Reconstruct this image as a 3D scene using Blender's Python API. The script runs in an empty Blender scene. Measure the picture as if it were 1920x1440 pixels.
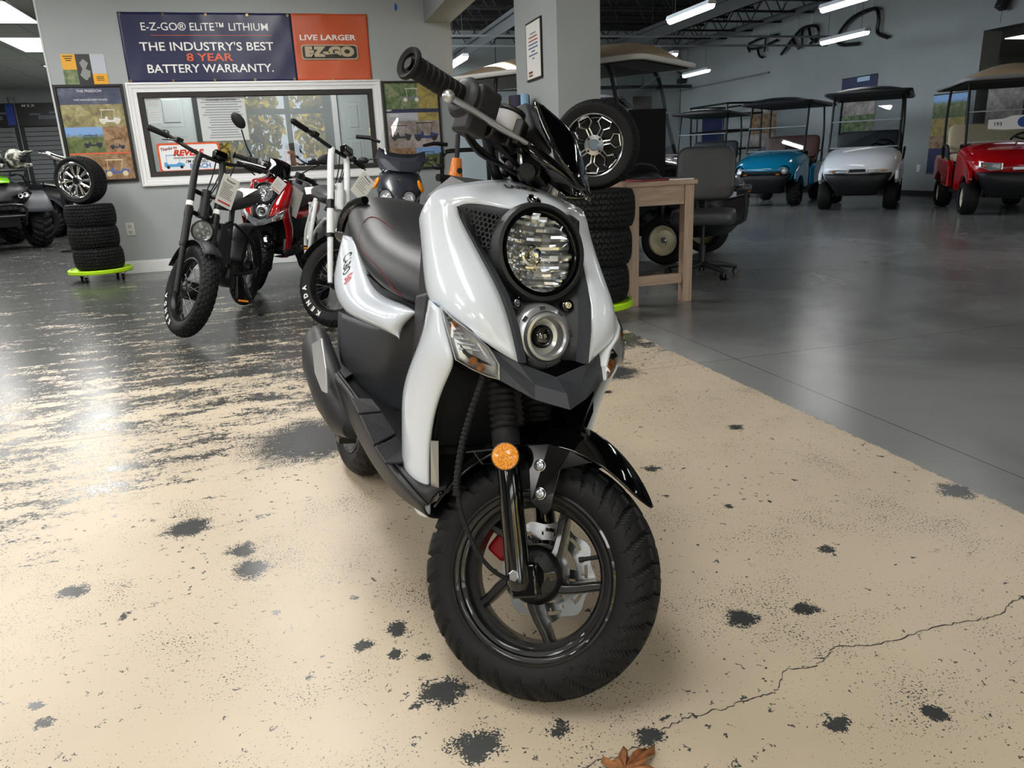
import bpy, math, random
from mathutils import Vector, Matrix, Euler
PI = math.pi
RAD = math.radians
SC = bpy.context.scene
COL = SC.collection
random.seed(7)

# ---------------------------------------------------------------- camera
# room axes: X right, Y into the office wall, Z up; the camera stands at x=0, y=0, 1 m up
cam_data = bpy.data.cameras.new('camera')
cam_data.sensor_fit = 'HORIZONTAL'
cam_data.sensor_width = 36.0
cam_data.lens = 36.0 * 1404.04 / 1920.0
cam_data.clip_start = 0.05
cam_data.clip_end = 200
cam = bpy.data.objects.new('camera', cam_data)
COL.objects.link(cam)
_pitch, _roll, _yaw = 0.287705513, -0.042814613, 0.271686391
_fw = Vector((math.sin(_yaw) * math.cos(_pitch), math.cos(_yaw) * math.cos(_pitch), -math.sin(_pitch)))
_r0 = Vector((math.cos(_yaw), -math.sin(_yaw), 0))
_u0 = _r0.cross(_fw)
_r = _r0 * math.cos(_roll) + _u0 * math.sin(_roll)
_u = _u0 * math.cos(_roll) - _r0 * math.sin(_roll)
cam.matrix_world = Matrix(((_r.x, _u.x, -_fw.x, 0), (_r.y, _u.y, -_fw.y, 0), (_r.z, _u.z, -_fw.z, 1.0), (0, 0, 0, 1)))
SC.camera = cam

# ---------------------------------------------------------------- light and exposure
SC.view_settings.view_transform = 'Standard'
SC.view_settings.look = 'None'
SC.view_settings.gamma = 1
SC.view_settings.use_curve_mapping = False
SC.view_settings.exposure = 0.40
try:
    SC.cycles.max_bounces = 8
    SC.cycles.diffuse_bounces = 4
    SC.cycles.glossy_bounces = 4
    SC.cycles.transmission_bounces = 8
    SC.cycles.transparent_max_bounces = 16
    SC.cycles.caustics_reflective = False
    SC.cycles.caustics_refractive = False
    SC.cycles.sample_clamp_indirect = 6.0
except Exception:
    pass
world = bpy.data.worlds.new('world')
SC.world = world
world.use_nodes = True
_bg = world.node_tree.nodes['Background']
_bg.inputs[0].default_value = (0.78, 0.89, 1.0, 1)
_bg.inputs[1].default_value = 6.0


def area(name, loc, rot, sx, sy, power, color=(1, 1, 1), portal=False):
    l = bpy.data.lights.new(name, 'AREA')
    l.shape = 'RECTANGLE'
    l.size, l.size_y = sx, sy
    l.energy = power
    l.color = color
    o = bpy.data.objects.new(name, l)
    o.location = loc
    o.rotation_euler = rot
    COL.objects.link(o)
    if portal:
        l.cycles.is_portal = True
    return o


# daylight comes through the shop windows behind the camera: portals sit in the openings
area('window_portal', (-.3, -4.0, 1.55), (RAD(90), 0, 0), 3.1, 2.9, 1, portal=True)
area('window_portal', (7.2, -4.0, 1.6), (RAD(90), 0, 0), 9.6, 3.0, 1, portal=True)
# ceiling panel lamps of the front showroom (their diffusers are built with the ceiling)
CEIL_PANELS = [(x, y) for x in (-4.9, -2.9, -0.3) for y in (-2.4, 0.8, 4.0, 7.0)] + [(-2.93, 11.98), (-2.76, 9.8), (-4.9, 10.2), (-4.9, 13.6), (-3.1, 14.6)]
for x, y in CEIL_PANELS:
    area('ceiling_panel_lamp', (x, y, 2.70 if y > 9 else 3.11), (0, 0, 0), 0.58, 1.18, 22 if y < 3 else 40, (1.0, 0.98, 0.95))
# tube lamps of the big hall
HALL_TUBES = [(6.0, 10.9), (8.0, 9.9), (8.0, 15.7), (3.63, 16.0), (6.0, 5.2), (8.0, 3.6), (4.6, 1.0), (8.0, -1.0),
              (6.0, 17.0), (10.4, 13.0), (10.4, 18.5), (3.63, 21.0)]
for x, y in HALL_TUBES:
    area('hall_tube_lamp', (x, y, 2.965), (0, 0, 0), 0.1, 1.15, 19, (1.0, 0.98, 0.95))
sun_data = bpy.data.lights.new('sun', 'SUN')
sun_data.energy = 24.0
sun_data.angle = RAD(1)
sun_data.color = (1.0, 0.93, 0.8)
sun = bpy.data.objects.new('sun', sun_data)
sun.rotation_euler = (RAD(-48), 0, RAD(12))       # from behind the building onto the trees outside
COL.objects.link(sun)

# ---------------------------------------------------------------- helpers
def V(*p): return Vector(p)


def lerp(a, b, t): return tuple(a[i] + (b[i] - a[i]) * t for i in range(3))


def add3(a, b): return tuple(a[i] + b[i] for i in range(3))


class G:
    """collects vertices and faces of one mesh; X is an optional matrix applied to what is added"""

    def __init__(s, X=None):
        s.v, s.f, s.mi, s.m, s.X = [], [], [], 0, X

    def add(s, vs, fs):
        k = len(s.v)
        s.v += [tuple(s.X @ Vector(p)) if s.X else tuple(p) for p in vs]
        s.f += [[i + k for i in f] for f in fs]
        s.mi += [s.m] * len(fs)
        return s

    def box(s, c, d, R=None):
        c = Vector(c)
        vs = []
        for z in (-.5, .5):
            for x, y in ((-.5, -.5), (.5, -.5), (.5, .5), (-.5, .5)):
                p = Vector((x * d[0], y * d[1], z * d[2]))
                vs.append(c + (R @ p if R else p))
        return s.add(vs, [(0, 3, 2, 1), (4, 5, 6, 7), (0, 1, 5, 4), (1, 2, 6, 5), (2, 3, 7, 6), (3, 0, 4, 7)])

    def box2(s, a, b):
        return s.box([(a[i] + b[i]) / 2 for i in range(3)], [abs(b[i] - a[i]) for i in range(3)])

    def hexa(s, p):
        return s.add(p, [(0, 3, 2, 1), (4, 5, 6, 7), (0, 1, 5, 4), (1, 2, 6, 5), (2, 3, 7, 6), (3, 0, 4, 7)])

    def loft(s, rings, cap=True, closed=True, loop=False):
        n = len(rings[0])
        vs = [p for r in rings for p in r]
        fs = []
        R = len(rings)
        for i in range(R if loop else R - 1):
            j = (i + 1) % R
            for k in range(n if closed else n - 1):
                l = (k + 1) % n
                fs.append((i * n + k, i * n + l, j * n + l, j * n + k))
        if cap and not loop:
            fs.append(tuple(range(n))[::-1])
            fs.append(tuple((R - 1) * n + k for k in range(n)))
        return s.add(vs, fs)

    def grid(s, rows):
        return s.loft(rows, cap=False, closed=False)

    def cyl(s, a, b, r0, r1=None, n=16, cap=True):
        r1 = r0 if r1 is None else r1
        a, b = Vector(a), Vector(b)
        q = (b - a).to_track_quat('Z', 'Y')
        rg = []
        for p, r in ((a, r0), (b, r1)):
            rg.append([p + q @ Vector((math.cos(t) * r, math.sin(t) * r, 0)) for t in [2 * PI * k / n for k in range(n)]])
        return s.loft(rg, cap)

    def tube(s, pts, r, n=8, sm=0, closed=False, cap=True, flat=1.0):
        pts = [Vector(p) for p in pts]
        rr = list(r) if isinstance(r, (list, tuple)) else [r] * len(pts)
        if sm:
            pts, rr = smooth_path(pts, rr, sm, closed)
        N = len(pts)
        rings = []
        up = None
        for i in range(N):
            if closed:
                t = pts[(i + 1) % N] - pts[i - 1]
            else:
                t = pts[min(i + 1, N - 1)] - pts[max(i - 1, 0)]
            t.normalize()
            if up is None:
                up = Vector((0, 0, 1)) if abs(t.z) < .9 else Vector((1, 0, 0))
            u = up - t * up.dot(t)
            u.normalize()
            up = u
            w = t.cross(u)
            rings.append([pts[i] + u * math.cos(a) * rr[i] * flat + w * math.sin(a) * rr[i] for a in [2 * PI * k / n for k in range(n)]])
        return s.loft(rings, cap and not closed, True, closed)

    def lathe(s, prof, n=32, M=None, a0=0.0, a1=2 * PI):
        """profile of (radius, height) turned about Z, then M"""
        full = abs(a1 - a0 - 2 * PI) < 1e-6
        k = n if full else n + 1
        rings = []
        for r, z in prof:
            ring = []
            for i in range(k):
                a = a0 + (a1 - a0) * i / n
                p = Vector((r * math.cos(a), r * math.sin(a), z))
                ring.append(M @ p if M else p)
            rings.append(ring)
        return s.loft(rings, cap=False, closed=full)

    def prism(s, poly, z0, z1, M=None):
        n = len(poly)
        vs = [Vector((p[0], p[1], z0)) for p in poly] + [Vector((p[0], p[1], z1)) for p in poly]
        if M:
            vs = [M @ p for p in vs]
        return s.add(vs, [tuple(range(n))[::-1], tuple(range(n, 2 * n))] + [(i, (i + 1) % n, n + (i + 1) % n, n + i) for i in range(n)])

    def ball(s, c, r, n=16, m=10, R=None):
        c = Vector(c)
        r = r if isinstance(r, (tuple, list)) else (r, r, r)
        rings = []
        for j in range(1, m):
            t = PI * j / m
            ring = []
            for k in range(n):
                a = 2 * PI * k / n
                p = Vector((r[0] * math.sin(t) * math.cos(a), r[1] * math.sin(t) * math.sin(a), -r[2] * math.cos(t)))
                ring.append(c + (R @ p if R else p))
            rings.append(ring)
        return s.loft(rings)

    def torus(s, R, r, M=None, n=40, m=10):
        rings = []
        for i in range(n):
            a = 2 * PI * i / n
            ring = []
            for j in range(m):
                b = 2 * PI * j / m
                p = Vector(((R + r * math.cos(b)) * math.cos(a), (R + r * math.cos(b)) * math.sin(a), r * math.sin(b)))
                ring.append(M @ p if M else p)
            rings.append(ring)
        return s.loft(rings, False, True, True)

    def poly(s, pts):
        return s.add(pts, [tuple(range(len(pts)))])


def smooth_path(pts, rr, k, closed=False):
    n = len(pts)
    P, Rr = [], []
    for i in range(n if closed else n - 1):
        g = (lambda j: pts[j % n]) if closed else (lambda j: pts[max(0, min(n - 1, j))])
        p0, p1, p2, p3 = g(i - 1), g(i), g(i + 1), g(i + 2)
        for q in range(k):
            t = q / k
            P.append(.5 * ((2 * p1) + (p2 - p0) * t + (2 * p0 - 5 * p1 + 4 * p2 - p3) * t * t + (3 * p1 - p0 - 3 * p2 + p3) * t ** 3))
            Rr.append(rr[i] * (1 - t) + rr[(i + 1) % n] * t)
    if not closed:
        P.append(pts[-1])
        Rr.append(rr[-1])
    return P, Rr


def obj(name, g, mat, parent=None, smooth=35, bev=0, seg=2, sub=0, sol=0, off=-1, mir=False, loc=None):
    """link the geometry as ONE mesh object"""
    me = bpy.data.meshes.new(name)
    me.from_pydata(g.v, [], g.f)
    import bmesh
    bm = bmesh.new()
    bm.from_mesh(me)
    bmesh.ops.remove_doubles(bm, verts=bm.verts, dist=1e-6)
    bmesh.ops.recalc_face_normals(bm, faces=bm.faces)
    bm.to_mesh(me)
    bm.free()
    mats = mat if isinstance(mat, (list, tuple)) else [mat]
    for m in mats:
        me.materials.append(m)
    if len(mats) > 1 and len(me.polygons) == len(g.mi):
        me.polygons.foreach_set('material_index', g.mi)
    o = bpy.data.objects.new(name, me)
    COL.objects.link(o)
    if parent:
        o.parent = parent
    if loc:
        o.location = loc
    if mir:
        m = o.modifiers.new('mirror', 'MIRROR')
        m.use_axis = (False, True, False)
        m.use_clip = True
        m.merge_threshold = .0015
    if sub:
        m = o.modifiers.new('sub', 'SUBSURF')
        m.levels = m.render_levels = sub
        m.boundary_smooth = 'PRESERVE_CORNERS'
    if sol:
        m = o.modifiers.new('solid', 'SOLIDIFY')
        m.thickness = sol
        m.offset = off
        m.use_even_offset = False
    if bev:
        m = o.modifiers.new('bevel', 'BEVEL')
        m.width = bev
        m.segments = seg
        m.limit_method = 'ANGLE'
        m.angle_limit = RAD(40)
    me.polygons.foreach_set('use_smooth', [bool(smooth)] * len(me.polygons))
    if smooth and not sub and hasattr(me, 'set_sharp_from_angle'):
        me.set_sharp_from_angle(angle=RAD(smooth))
    return o


def sides(name, g, mat, parent, **k):
    """the part as given on the right and its mirror image on the left, two objects"""
    a = obj(name, g, mat, parent, **k)
    m = G()
    m.v = [(x, -y, z) for x, y, z in g.v]
    m.f = [f[::-1] for f in g.f]
    m.mi = g.mi
    obj(name, m, mat, parent, **k)
    return a


def tag(o, label, cat, group=None, kind=None):
    o['label'] = label
    o['category'] = cat
    if group:
        o['group'] = group
    if kind:
        o['kind'] = kind
    return o


def thing(name, label, cat, loc=(0, 0, 0), rotz=0.0, group=None, M=None):
    o = bpy.data.objects.new(name, None)
    o.empty_display_size = .1
    COL.objects.link(o)
    if M is not None:
        o.matrix_world = M
    else:
        o.location = loc
        o.rotation_euler = (0, 0, rotz)
    return tag(o, label, cat, group)


def struct(name, g, mat, **k):
    o = obj(name, g, mat, **k)
    if not o.parent:
        o['kind'] = 'structure'
    return o


def dup(root, M=None, loc=None, rotz=0.0, label=None, group=None, mats=None):
    """copy a thing with copies of its parts and sub-parts; mats swaps materials"""
    def cp(o):
        c = o.copy()
        if mats and o.type == 'MESH' and any(m in mats for m in o.data.materials):
            c.data = o.data.copy()
            for i, m in enumerate(c.data.materials):
                if m in mats:
                    c.data.materials[i] = mats[m]
        COL.objects.link(c)
        return c
    r = cp(root)
    if M is not None:
        r.matrix_world = M
    else:
        r.location = loc
        r.rotation_euler = (0, 0, rotz)
    if label:
        r['label'] = label
    if group:
        r['group'] = group
    for ch in list(root.children):
        c = cp(ch)
        c.parent = r
        for gch in ch.children:
            d = cp(gch)
            d.parent = c
    return r


def text(g, body, size, M, ext=.0005, align='CENTER', bold=0.0, sx=1.0, shear=0.0, space=1.0):
    """add lettering to g; the text lies in the XY plane of M"""
    cu = bpy.data.curves.new('t', 'FONT')
    cu.body = body
    cu.size = size
    cu.align_x = align
    cu.align_y = 'CENTER'
    cu.extrude = ext
    cu.offset = bold
    cu.shear = shear
    cu.space_character = space
    cu.resolution_u = 3
    o = bpy.data.objects.new('t', cu)
    me = bpy.data.meshes.new_from_object(o)
    S = Matrix.Diagonal((sx, 1, 1, 1))
    g.add([M @ (S @ v.co) for v in me.vertices], [tuple(p.vertices) for p in me.polygons])
    bpy.data.objects.remove(o)
    bpy.data.curves.remove(cu)
    bpy.data.meshes.remove(me)


def surface(o):
    from mathutils.bvhtree import BVHTree
    dg = bpy.context.evaluated_depsgraph_get()
    return BVHTree.FromObject(o, dg)


def snap(path, o, off):
    """move the points of a path onto the surface of o"""
    bv = surface(o)
    out = []
    for p in path:
        c, n, i, d = bv.find_nearest(p)
        out.append(c + (n if n.dot(p - c) >= 0 or d < .02 else -n) * off)
    return out


def project(vs, o, d, off):
    """lay lettering onto the surface of o along -d"""
    bv = surface(o)
    d = Vector(d).normalized()
    out = []
    for p in vs:
        p = Vector(p)
        h = bv.ray_cast(p + d * .1, -d)
        out.append(tuple((h[0] if h[0] is not None else p) + d * off))
    return out


def basis(o, x, y):
    """matrix with origin o, X axis x, Y axis near y"""
    o, x, y = Vector(o), Vector(x).normalized(), Vector(y)
    z = x.cross(y).normalized()
    y = z.cross(x)
    return Matrix(((x.x, y.x, z.x, o.x), (x.y, y.y, z.y, o.y), (x.z, y.z, z.z, o.z), (0, 0, 0, 1)))


def T(x, y, z):
    return Matrix.Translation((x, y, z))


def RX(a): return Matrix.Rotation(RAD(a), 4, 'X')
def RY(a): return Matrix.Rotation(RAD(a), 4, 'Y')
def RZ(a): return Matrix.Rotation(RAD(a), 4, 'Z')


def axis(c, d, roll=0):
    """matrix whose Z axis points along d from c"""
    q = Vector(d).to_track_quat('Z', 'Y')
    return Matrix.Translation(c) @ q.to_matrix().to_4x4() @ RZ(roll)


# ---------------------------------------------------------------- materials
def lin(h):
    h = h.lstrip('#')
    o = []
    for i in (0, 2, 4):
        c = int(h[i:i + 2], 16) / 255
        o.append(c / 12.92 if c <= .04045 else ((c + .055) / 1.055) ** 2.4)
    return (*o, 1)


class NT:
    """tiny node-building shorthand"""

    def __init__(s, m):
        m.use_nodes = True
        s.nt = m.node_tree
        s.p = s.nt.nodes['Principled BSDF']

    def n(s, t, **k):
        x = s.nt.nodes.new(t)
        ins = k.pop('ins', {})
        for a, b in k.items():
            setattr(x, a, b)
        for a, b in ins.items():
            s.put(x.inputs[a], b)
        return x

    def put(s, sock, v):
        if hasattr(v, 'is_output') or isinstance(v, bpy.types.NodeSocket):
            s.nt.links.new(v, sock)
        else:
            sock.default_value = v

    def math(s, op, a, b=0.0, c=0.0, clamp=False):
        x = s.n('ShaderNodeMath', operation=op, use_clamp=clamp)
        s.put(x.inputs[0], a)
        s.put(x.inputs[1], b)
        s.put(x.inputs[2], c)
        return x.outputs[0]

    def noise(s, vec, scale, detail=3, rough=.5, dist=0.0):
        x = s.n('ShaderNodeTexNoise', ins={'Scale': scale, 'Detail': detail, 'Roughness': rough, 'Distortion': dist})
        s.put(x.inputs['Vector'], vec)
        return x.outputs['Fac']

    def vor(s, vec, scale, feature='F1', out='Distance', rnd=1.0):
        x = s.n('ShaderNodeTexVoronoi', feature=feature, ins={'Scale': scale, 'Randomness': rnd})
        s.put(x.inputs['Vector'], vec)
        return x.outputs[out]

    def step(s, v, a, b):
        x = s.n('ShaderNodeMapRange', interpolation_type='SMOOTHSTEP')
        s.put(x.inputs['Value'], v)
        s.put(x.inputs['From Min'], a)
        s.put(x.inputs['From Max'], b)
        return x.outputs[0]

    def mix(s, f, a, b):
        x = s.n('ShaderNodeMix', data_type='RGBA')
        s.put(x.inputs[0], f)
        s.put(x.inputs[6], a)
        s.put(x.inputs[7], b)
        return x.outputs[2]

    def ramp(s, v, stops):
        x = s.n('ShaderNodeValToRGB')
        s.put(x.inputs[0], v)
        cr = x.color_ramp
        while len(cr.elements) < len(stops):
            cr.elements.new(.5)
        for e, (p, c) in zip(cr.elements, stops):
            e.position = p
            e.color = c
        return x.outputs[0]

    def bump(s, h, strength=.3, dist=.01):
        x = s.n('ShaderNodeBump', ins={'Strength': strength, 'Distance': dist})
        s.put(x.inputs['Height'], h)
        s.nt.links.new(x.outputs[0], s.p.inputs['Normal'])

    def obj(s): return s.n('ShaderNodeTexCoord').outputs['Object']

    def gen(s): return s.n('ShaderNodeTexCoord').outputs['Generated']

    def xyz(s, v):
        x = s.n('ShaderNodeSeparateXYZ')
        s.put(x.inputs[0], v)
        return x.outputs

    def scale(s, v, k):
        x = s.n('ShaderNodeVectorMath', operation='MULTIPLY')
        s.put(x.inputs[0], v)
        x.inputs[1].default_value = k
        return x.outputs[0]


MATS = {}


def pm(name, col, rough=.5, metal=0.0, coat=0.0, grain=0.0, gscale=400, vary=0.0, vscale=6, spec=.5, emis=0.0, alpha=1.0, trans=0.0, ior=1.45):
    """a Principled material with procedural grain (bump) and colour variation"""
    if name in MATS:
        return MATS[name]
    m = bpy.data.materials.new(name)
    t = NT(m)
    c = lin(col) if isinstance(col, str) else (*col, 1)
    p = t.p
    p.inputs['Base Color'].default_value = c
    p.inputs['Roughness'].default_value = rough
    p.inputs['Metallic'].default_value = metal
    p.inputs['Coat Weight'].default_value = coat
    p.inputs['Coat Roughness'].default_value = .04
    p.inputs['Specular IOR Level'].default_value = spec
    p.inputs['IOR'].default_value = ior
    if trans:
        p.inputs['Transmission Weight'].default_value = trans
    if alpha < 1:
        p.inputs['Alpha'].default_value = alpha
    if emis:
        p.inputs['Emission Color'].default_value = c
        p.inputs['Emission Strength'].default_value = emis
    if grain or vary:
        o = t.obj()
        if grain:
            t.bump(t.noise(o, gscale, 2), grain, .002)
        if vary:
            n = t.noise(o, vscale, 4)
            d = tuple(x * (1 - vary) for x in c[:3]) + (1,)
            b = tuple(min(1, x * (1 + vary)) for x in c[:3]) + (1,)
            t.put(p.inputs['Base Color'], t.mix(t.step(n, .35, .65), d, b))
    MATS[name] = m
    return m


def glass(name, tint=(1, 1, 1), refl=1.0, alpha=.9, rough=.0):
    """thin clear sheet: mostly transparent with a Fresnel reflection"""
    if name in MATS:
        return MATS[name]
    m = bpy.data.materials.new(name)
    m.use_nodes = True
    nt = m.node_tree
    nt.nodes.clear()
    out = nt.nodes.new('ShaderNodeOutputMaterial')
    mx = nt.nodes.new('ShaderNodeMixShader')
    tr = nt.nodes.new('ShaderNodeBsdfTransparent')
    gl = nt.nodes.new('ShaderNodeBsdfGlossy')
    fr = nt.nodes.new('ShaderNodeFresnel')
    mu = nt.nodes.new('ShaderNodeMath')
    mu.operation = 'MULTIPLY'
    mu.inputs[1].default_value = refl
    fr.inputs[0].default_value = 1.5
    tr.inputs[0].default_value = (*[c * alpha for c in tint], 1)
    gl.inputs['Roughness'].default_value = rough
    nt.links.new(fr.outputs[0], mu.inputs[0])
    nt.links.new(mu.outputs[0], mx.inputs[0])
    nt.links.new(tr.outputs[0], mx.inputs[1])
    nt.links.new(gl.outputs[0], mx.inputs[2])
    nt.links.new(mx.outputs[0], out.inputs[0])
    MATS[name] = m
    return m


WHITE_GLOSS = pm('white_gloss_plastic', '#d6dee8', .18, coat=.6)
BLACK_MATTE = pm('black_grained_plastic', '#1f2023', .5, grain=.12, gscale=900)
GREY_MATTE = pm('charcoal_grained_plastic', '#33363b', .48, grain=.15, gscale=900)
BLACK_GLOSS = pm('black_gloss_plastic', '#040405', .07, coat=.5)
BLACK_SATIN = pm('black_satin_metal', '#0c0c0d', .28, grain=.2, gscale=1500)
RUBBER = pm('black_rubber', '#141416', .6, grain=.1, gscale=300, spec=.3)
RUBBER_DARK = pm('dark_tyre_rubber', '#141415', .68, grain=.1, gscale=200, spec=.3)
CHROME = pm('chrome', '#d9dadc', .08, 1.0)
STEEL = pm('brushed_steel', '#a9abae', .28, 1.0)
ALU = pm('cast_aluminium', '#c6c8cb', .32, .85)
DARK_VOID = pm('unlit_black_plastic', '#060607', .6)
AMBER = pm('amber_plastic', '#e88a10', .25, coat=.3)
RED_PAINT = pm('red_paint', '#a00710', .15, coat=.8)
WHITE_PAINT = pm('white_trim_paint', '#e9eaea', .4)
PAPER = pm('white_paper', '#e6e6e2', .7)
INK = pm('black_ink', '#17181c', .7)
CLEAR = glass('clear_plastic', (.97, .98, 1), 1.0, .95)

# ---------------------------------------------------------------- the room
WALL_Y = 9.08
RIGHT_X = 12.3
CEIL = 2.74
FCEIL = 3.15
HIGH = 4.7
WALL = pm('grey_wall_paint', '#a4aaaa', .6, vary=.03, vscale=1.5, grain=.05, gscale=250)
WALL2 = pm('hall_grey_wall_paint', '#8d9291', .6, vary=.04, vscale=1.0, grain=.05, gscale=250)
BASE_BLACK = pm('black_baseboard', '#101112', .5)
JOIST = pm('dark_ceiling_steel', '#17130f', .7)
DECK = pm('dark_ceiling_deck', '#0d0c0b', .9)
DUCT = pm('painted_duct', '#a9a8a2', .5)
PIPE = pm('dark_pipe', '#2a2b2c', .5)


def floor_material():
    m = bpy.data.materials.new('worn_painted_concrete')
    t = NT(m)
    p = t.obj()
    s = t.xyz(p)
    X, Y = s[0], s[1]
    n_big = t.noise(p, .9, 4, .6)
    n_mid = t.noise(p, 3.5, 5, .65)
    n_fine = t.noise(p, 26, 5, .7)
    n_grit = t.noise(p, 90, 3, .7)
    streak_v = t.n('ShaderNodeMapping', vector_type='POINT', ins={'Rotation': (0, 0, RAD(-14)), 'Scale': (1.6, 5.0, 1)})
    t.put(streak_v.inputs[0], p)
    n_str = t.noise(streak_v.outputs[0], 1.6, 7, .66, .4)
    # distorted position for ragged edges
    vd = t.n('ShaderNodeVectorMath', operation='MULTIPLY_ADD')
    nc = t.n('ShaderNodeTexNoise', ins={'Scale': 22, 'Detail': 5, 'Roughness': .7})
    t.put(nc.inputs['Vector'], p)
    vs = t.n('ShaderNodeVectorMath', operation='SUBTRACT')
    t.put(vs.inputs[0], nc.outputs['Color'])
    vs.inputs[1].default_value = (.5, .5, .5)
    t.put(vd.inputs[0], vs.outputs[0])
    vd.inputs[1].default_value = (.085, .085, 0)
    t.put(vd.inputs[2], p)
    pd = vd.outputs[0]
    # edge of the painted zone
    edge = t.math('ADD', X, t.math('MULTIPLY', t.math('SUBTRACT', n_fine, .5), .05))
    zone = t.math('SUBTRACT', 1, t.step(edge, 1.858, 1.870))
    # chips
    v1 = t.vor(pd, 2.1)
    c1 = t.math('SUBTRACT', 1, t.step(t.math('ADD', v1, t.math('MULTIPLY', n_big, .16)), .135, .15))
    v2 = t.vor(pd, 9)
    c2 = t.math('SUBTRACT', 1, t.step(t.math('ADD', v2, t.math('MULTIPLY', n_mid, .36)), .235, .26))
    v3 = t.vor(pd, 40)
    c3 = t.math('SUBTRACT', 1, t.step(t.math('ADD', v3, t.math('MULTIPLY', n_mid, .55)), .36, .40))
    n_speck = t.noise(p, 190, 2, .6)
    c4 = t.step(t.math('ADD', n_speck, t.math('MULTIPLY', t.math('SUBTRACT', n_mid, .5), .55)), .655, .675)
    c5 = t.step(t.math('ADD', t.noise(p, 75, 3, .65), t.math('MULTIPLY', t.math('SUBTRACT', n_big, .5), .5)), .69, .71)
    c4 = t.math('MAXIMUM', c4, c5)
    chips = t.math('MAXIMUM', t.math('MAXIMUM', c1, c2), t.math('MAXIMUM', c3, c4))
    # the larger bare patches
    d = None
    blobs = [(-.02, 2.85, .22), (.18, 1.25, .042), (.21, 1.09, .042), (-.24, 2.01, .036), (-.21, 1.89, .045), (-.40, 2.21, .06),
             (.04, 1.46, .02), (.12, 1.49, .026), (.11, 1.40, .017), (.86, 1.27, .034), (1.02, 1.25, .026), (1.24, 1.46, .02),
             (1.53, 2.35, .028), (1.06, 2.10, .026), (1.14, 1.77, .016), (.84, .93, .021), (1.03, .89, .02), (.51, 1.01, .026),
             (.36, 1.08, .02), (-.57, 1.42, .014), (-.60, 1.48, .014), (-.64, 1.93, .034), (.16, 1.37, .016), (-.49, 1.77, .013),
             (1.42, 3.24, .12), (1.74, 3.85, .11), (1.82, 1.62, .05)]
    for bx, by, br in blobs:
        x = t.n('ShaderNodeVectorMath', operation='DISTANCE')
        t.put(x.inputs[0], pd)
        x.inputs[1].default_value = (bx, by, 0)
        q = t.math('DIVIDE', x.outputs['Value'], br)
        d = q if d is None else t.math('MINIMUM', d, q)
    ragged = t.math('ADD', d, t.math('ADD', t.math('MULTIPLY', t.math('SUBTRACT', n_fine, .5), 1.5), t.math('MULTIPLY', t.math('SUBTRACT', n_speck, .5), 2.2)))
    bare = t.math('SUBTRACT', 1, t.step(ragged, .98, 1.04))
    # traffic wear: the paint thins out towards the office
    ypos = t.math('SUBTRACT', Y, t.math('MULTIPLY', X, .55))
    wear = t.math('MULTIPLY', t.step(ypos, 1.5, 3.5), .105)
    wear = t.math('ADD', wear, t.math('MULTIPLY', t.step(Y, 2.9, 5.0), .075))
    wear = t.math('ADD', wear, t.math('MULTIPLY', t.step(Y, 5.0, 7.5), .03))
    tone = t.math('ADD', t.math('MULTIPLY', n_str, .46), t.math('ADD', t.math('MULTIPLY', n_fine, .28), t.math('MULTIPLY', n_grit, .26)))
    worn = t.step(t.math('ADD', tone, wear), .595, .655)
    paint = t.math('MULTIPLY', t.math('SUBTRACT', 1, t.math('MAXIMUM', chips, bare)), t.math('SUBTRACT', 1, worn))
    paint = t.math('MULTIPLY', paint, zone)
    # saw-cut joints
    def line(v, c, w=.004):
        return t.math('SUBTRACT', 1, t.step(t.math('ABSOLUTE', t.math('SUBTRACT', v, c)), w * .5, w))
    yl = t.math('ADD', Y, t.math('MULTIPLY', X, .0))
    joints = line(X, -1.275)
    for v, c in ((X, 2.075), (Y, 3.22), (X, 5.6), (Y, 6.9), (X, -4.6), (Y, 10.4), (X, 9.1)):
        joints = t.math('MAXIMUM', joints, line(v, c))
    grey_in = t.mix(t.step(n_mid, .3, .7), lin('#4b4d4c'), lin('#393b3b'))
    stain = t.noise(p, .55, 5, .6, .6)
    grey_out = t.mix(t.step(stain, .42, .62), lin('#868887'), lin('#6c6e6e'))
    scuff = t.math('MULTIPLY', t.step(n_str, .60, .68), t.step(n_mid, .45, .6))
    grey_out = t.mix(t.math('MULTIPLY', scuff, .35), grey_out, lin('#8d8a80'))
    grey = t.mix(zone, grey_out, grey_in)
    beige = t.mix(t.step(n_big, .3, .7), lin('#ccbda5'), lin('#c1b29b'))
    col = t.mix(paint, grey, beige)
    col = t.mix(t.math('MULTIPLY', joints, .7), col, lin('#26282a'))
    t.put(t.p.inputs['Base Color'], col)
    rg = t.math('ADD', .17, t.math('MULTIPLY', n_mid, .12))
    rg = t.math('ADD', rg, t.math('MULTIPLY', paint, .16))
    t.put(t.p.inputs['Roughness'], rg)
    t.p.inputs['Specular IOR Level'].default_value = .5
    t.bump(t.math('ADD', t.math('MULTIPLY', paint, .3), t.math('MULTIPLY', n_fine, .25)), .06, .004)
    return m


g = G()
g.poly([(-9, -4.2, 0), (18, -4.2, 0), (18, 24, 0), (-9, 24, 0)])
struct('floor', g, floor_material())

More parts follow.
